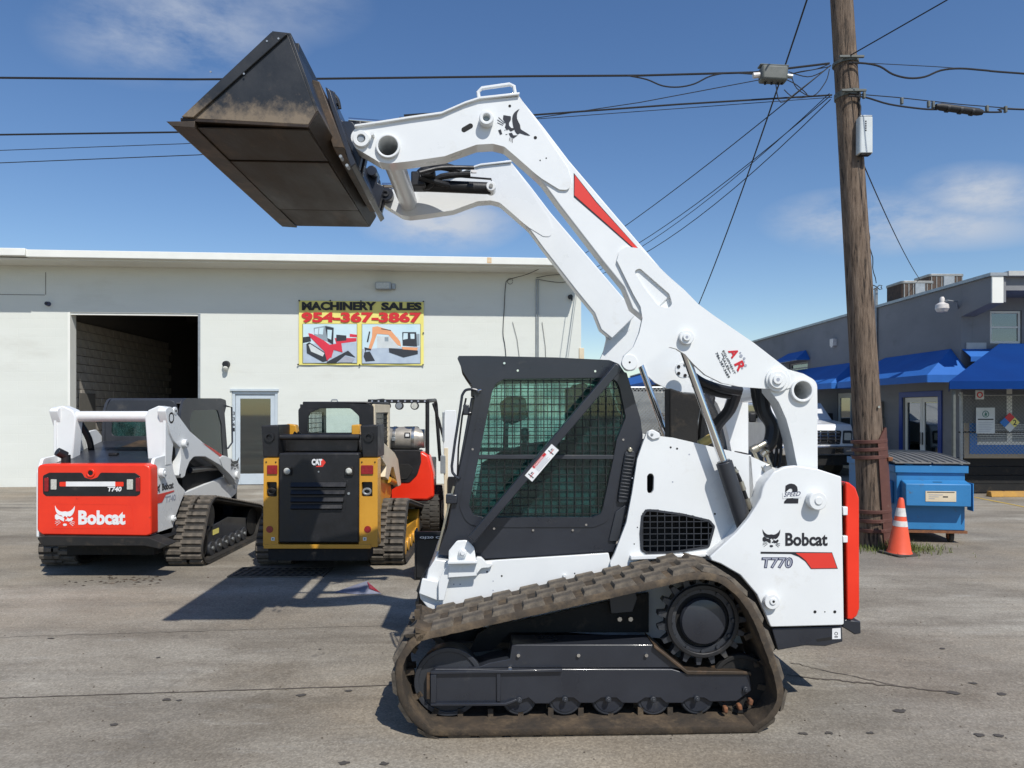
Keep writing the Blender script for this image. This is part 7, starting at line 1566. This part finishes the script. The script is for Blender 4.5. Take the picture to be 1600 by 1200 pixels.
    MB().prism(fil([(cyy+.4,1.0),(cyy+.35,1.45,.05),(cyy+.5,1.46,.05),(cyy+.65,1.0)]), x0+.2, x1-.2, YZ).build('seat','seat',t,bevel=.03)
    MB().cyl(((x0+x1)/2+.05,cyy+1.12,1.3),((x0+x1)/2+.13,cyy+1.12,1.75),.008,n=6).build('wiper','black',t)
    # cream lift arm running forward on the right side
    K.side([(590,680,4),(598,690),(617,708,3),(622,718),(627,758,3),(622,760),(615,730),(612,730),(607,750),(602,745),(604,728),(590,706)], .60, .54, 'lift_arm', 'cream', bevel=.004)
    MB().bx(.45,.53,.4,1.9,.75,1.05).build('side_frame','dark',t); MB().cyl((.56,1.0,.92),(.56,1.7,.8),.04,n=14).build('lift_cylinder','yellow',t)
loader_c()

def forklift():
    t = thing('forklift', 'red and black forklift with silver gas tank parked behind the yellow loader', 'forklift', (-1.20, 9.7, 0)); K = Rear(t)
    # overhead guard
    g = MB(); a = K.F(575,624,.1); b = K.F(671,624,.1); x0, x1, zt = a[0], b[0], a[1]
    g.bx(x0,x1,.08,.15,zt-.05,zt+.0); gd = g.build('guard_rear_beam','black',t,bevel=.008)
    for k in range(9): x = x0+.06+k*.09; MB().cyl((x,.07,zt-.025),(x,.079,zt-.025),.013,n=8).build('beam_hole','greyd',gd)
    MB().tube([Vector((x1-.03,.11,.95)),Vector((x1-.03,.11,zt-.06)),Vector((x1-.03,.14,zt-.02)),Vector((x1-.03,1.1,zt)),Vector((x1-.03,1.22,zt-.06)),Vector((x1-.0,1.55,.95))],.028,8).build('guard_post','black',t)
    MB().tube([Vector((x0+.03,.11,.95)),Vector((x0+.03,.11,zt-.03)),Vector((x0+.03,1.1,zt)),Vector((x0+.03,1.22,zt-.06)),Vector((x0,1.55,.95))],.028,8).build('guard_post','black',t)
    MB().tube([Vector((x1+.04,.2,zt-.06)),Vector((x1+.10,.4,zt-.3)),Vector((x1+.16,.8,1.2)),Vector((x1+.20,.9,.95))],.018,8).build('grab_bar','black',t)
    for k in range(5): x = x0+.2+k*.15; MB().bx(x-.015,x+.015,.16,1.2,zt-.02,zt-.005).build('guard_bar','black',t)
    for (px,m) in ((604,'black'),(624,'galv'),(648,'lensw')):
        c = K.F(px,634,.05); o = MB().cyl((c[0],.02,c[1]),(c[0],.10,c[1]),.055,n=18).build('work_lamp','black',t,bevel=.008); MB().cyl((c[0],.012,c[1]),(c[0],.0195,c[1]),.043,n=16).build('lamp_lens',m,o); MB().cyl((c[0],.06,c[1]+.056),(c[0],.08,zt-.05),.008,n=6).build('lamp_bracket','black',o)
    # gas tank
    c0 = K.F(597,686,.15); c1 = K.F(655,688,.15); r = .165
    MB().lathe([(.05,c0[0]-.12),(r*.8,c0[0]-.08),(r,c0[0]),(r,c1[0]-.10),(r*.97,c1[0]-.05),(r*.8,c1[0]),(r*.80,c1[0]+.06),(r*.6,c1[0]+.065)], (0,.30,c0[1]), 30, 'x').build('gas_tank','tank',t,ang=45)
    for x in (c0[0]+.16, c1[0]-.09): MB().cyl((x-.02,.30,c0[1]),(x+.02,.30,c0[1]),r+.008,n=30,hole=r).build('tank_strap','steel',t,bevel=.002)
    MB().box((c0[0]+.16,.125,c0[1]-.0),(.05,.03,.05)).build('strap_buckle','galv',t,bevel=.004)
    MB().bx(c1[0]-.20,c1[0]-.12,.128,.132,c0[1]+.02,c0[1]+.09).build('tank_label','decal',t); MB().bx(c1[0]-.185,c1[0]-.135,.125,.1275,c0[1]+.035,c0[1]+.075).build('tank_label_mark','decalw',t)
    MB().bx(x0+.1,x1-.05,.12,.5,c0[1]-r-.06,c0[1]-r-.02).build('tank_cradle','black',t,bevel=.005)
    # counterweight
    cw = K.face([(586,715),(600,706,4),(660,706,6),(670,712,8),(677,740),(678,776,5),(668,782),(586,782)], .0, .28, 'counterweight', 'red', bevel=.03, seg=4)
    K.face([(586,703,3),(657,704,3),(658,722,12),(652,742,14),(640,754,8),(586,754)], -.012, .27, 'counterweight_recess', 'black', cw, bevel=.004)
    K.face([(590,726),(638,725,6),(647,732,6),(636,749,5),(600,749)], -.022, -.0125, 'vent_grille', 'dark', cw, bevel=.003)
    MB().bx(x0+.0,x1-.03,.285,1.3,.35,1.03).build('body','black',t,bevel=.02); MB().bx(x0+.35,x1-.25,.85,1.0,1.052,1.5).build('seat_back','seat',t,bevel=.03)
    K.face([(586,783),(672,783),(668,800,4),(650,846,4),(586,846)], .02, .7, 'chassis', 'dark', bevel=.01)
    c = K.F(643,796,.01); MB().cyl((c[0],.01,c[1]),(c[0],.019,c[1]),.05,n=18).build('maker_badge','signw',t); MB().cyl((c[0],.006,c[1]),(c[0],.0095,c[1]),.025,n=14).build('badge_centre','greyd',t)
    for (xa, xb, y) in ((K.F(656,0,0)[0], K.F(687,0,0)[0], .34),(K.F(585,0,0)[0], K.F(610,0,0)[0], .34),(K.F(690,0,0)[0], K.F(722,0,0)[0], 1.45)):
        w = MB().lathe([(.12,xa),(.30,xa+.005),(.345,xa+.03),(.345,xb-.03),(.30,xb-.005),(.12,xb)], (0,y,.345), 40, 'x').build('tyre','tyre',t)
        me = None
        for k in range(30):
            a = 2*math.pi*k/30
            for sg in (-1,1):
                if me is None: o = MB().box((0,0,0),((xb-xa)*.44,.034,.022)).build('tread_block','tyre',w); me = o.data
                else: o = bpy.data.objects.new('tread_block', me); COL.objects.link(o); o.parent = w
                aa = a+sg*.05; o.location = ((xa+xb)/2+sg*(xb-xa)*.24, y+.340*math.cos(aa), .345+.340*math.sin(aa)); o.rotation_euler = (aa-math.pi/2, 0, sg*.12)
        MB().cyl((xa-.004,y,.345),(xb+.004,y,.345),.14,n=20).build('rim','cream',w)
forklift()

def low_bucket():
    q = gp(675, 908)
    t = thing('loader_bucket', 'low black loader bucket lying on the ground between the yellow and the big white loader', 'bucket', (-.78, 7.35, 0))
    MB().prism(fil([(.0,.0),(.0,.50,.02),(.12,.52,.02),(.75,.06),(.78,.0)]), -.22, -.20, YZ).build('side_plate','black',t,bevel=.003); MB().prism(fil([(.0,.0),(.0,.50,.02),(.12,.52,.02),(.75,.06),(.78,.0)]), 1.30, 1.32, YZ).build('side_plate','black',t,bevel=.003)
    MB().bx(-.198,1.298,-.01,.02,.03,.50).build('back_plate','black',t,bevel=.004); MB().bx(-.198,1.298,.021,.78,.0,.02).build('floor_plate','black',t)
    MB().bx(-.21,1.31,-.04,-.011,.42,.47).build('top_rail','dark',t,bevel=.006)
    text('GJ20 CHL', (-.16,-.041,.43),(.30,0,0),(0,0,.028),'decalw',t,bold=.02,out=(0,-1,0))
low_bucket()
def behind_loader():
    t = thing('loader_mast', 'white loader lift arm standing upright behind the dark cab of the big loader', 'loader', (-.86, 9.6, 0)); K = Rear(t)
    K.face([(695,641,2),(712,641,2),(716,700),(716,900),(697,900),(694,760),(692,700)], 0, .10, 'mast_post', 'white', bevel=.006)
    K.face([(691,644,1),(694.5,644,1),(694.5,690,1),(691,690,1)], -.02, .08, 'mast_rail', 'galv'); K.face([(688,712,1),(696,712,1),(696,740,1),(688,740,1)], -.03, .05, 'mast_lug', 'galv')
    K.face([(694,700),(700,700),(700,895),(694,895)], -.012, -.002, 'chain', 'cream'); K.face([(700,745),(720,745),(730,800),(730,900),(700,900)], -.05, -.013, 'lower_panel', 'black')
    MB().bx(-.02,1.1,.11,1.4,.2,.9).build('body','white',t,bevel=.03); MB().bx(-.05,1.15,.2,1.3,0,.199).build('undercarriage','dark',t)
behind_loader()
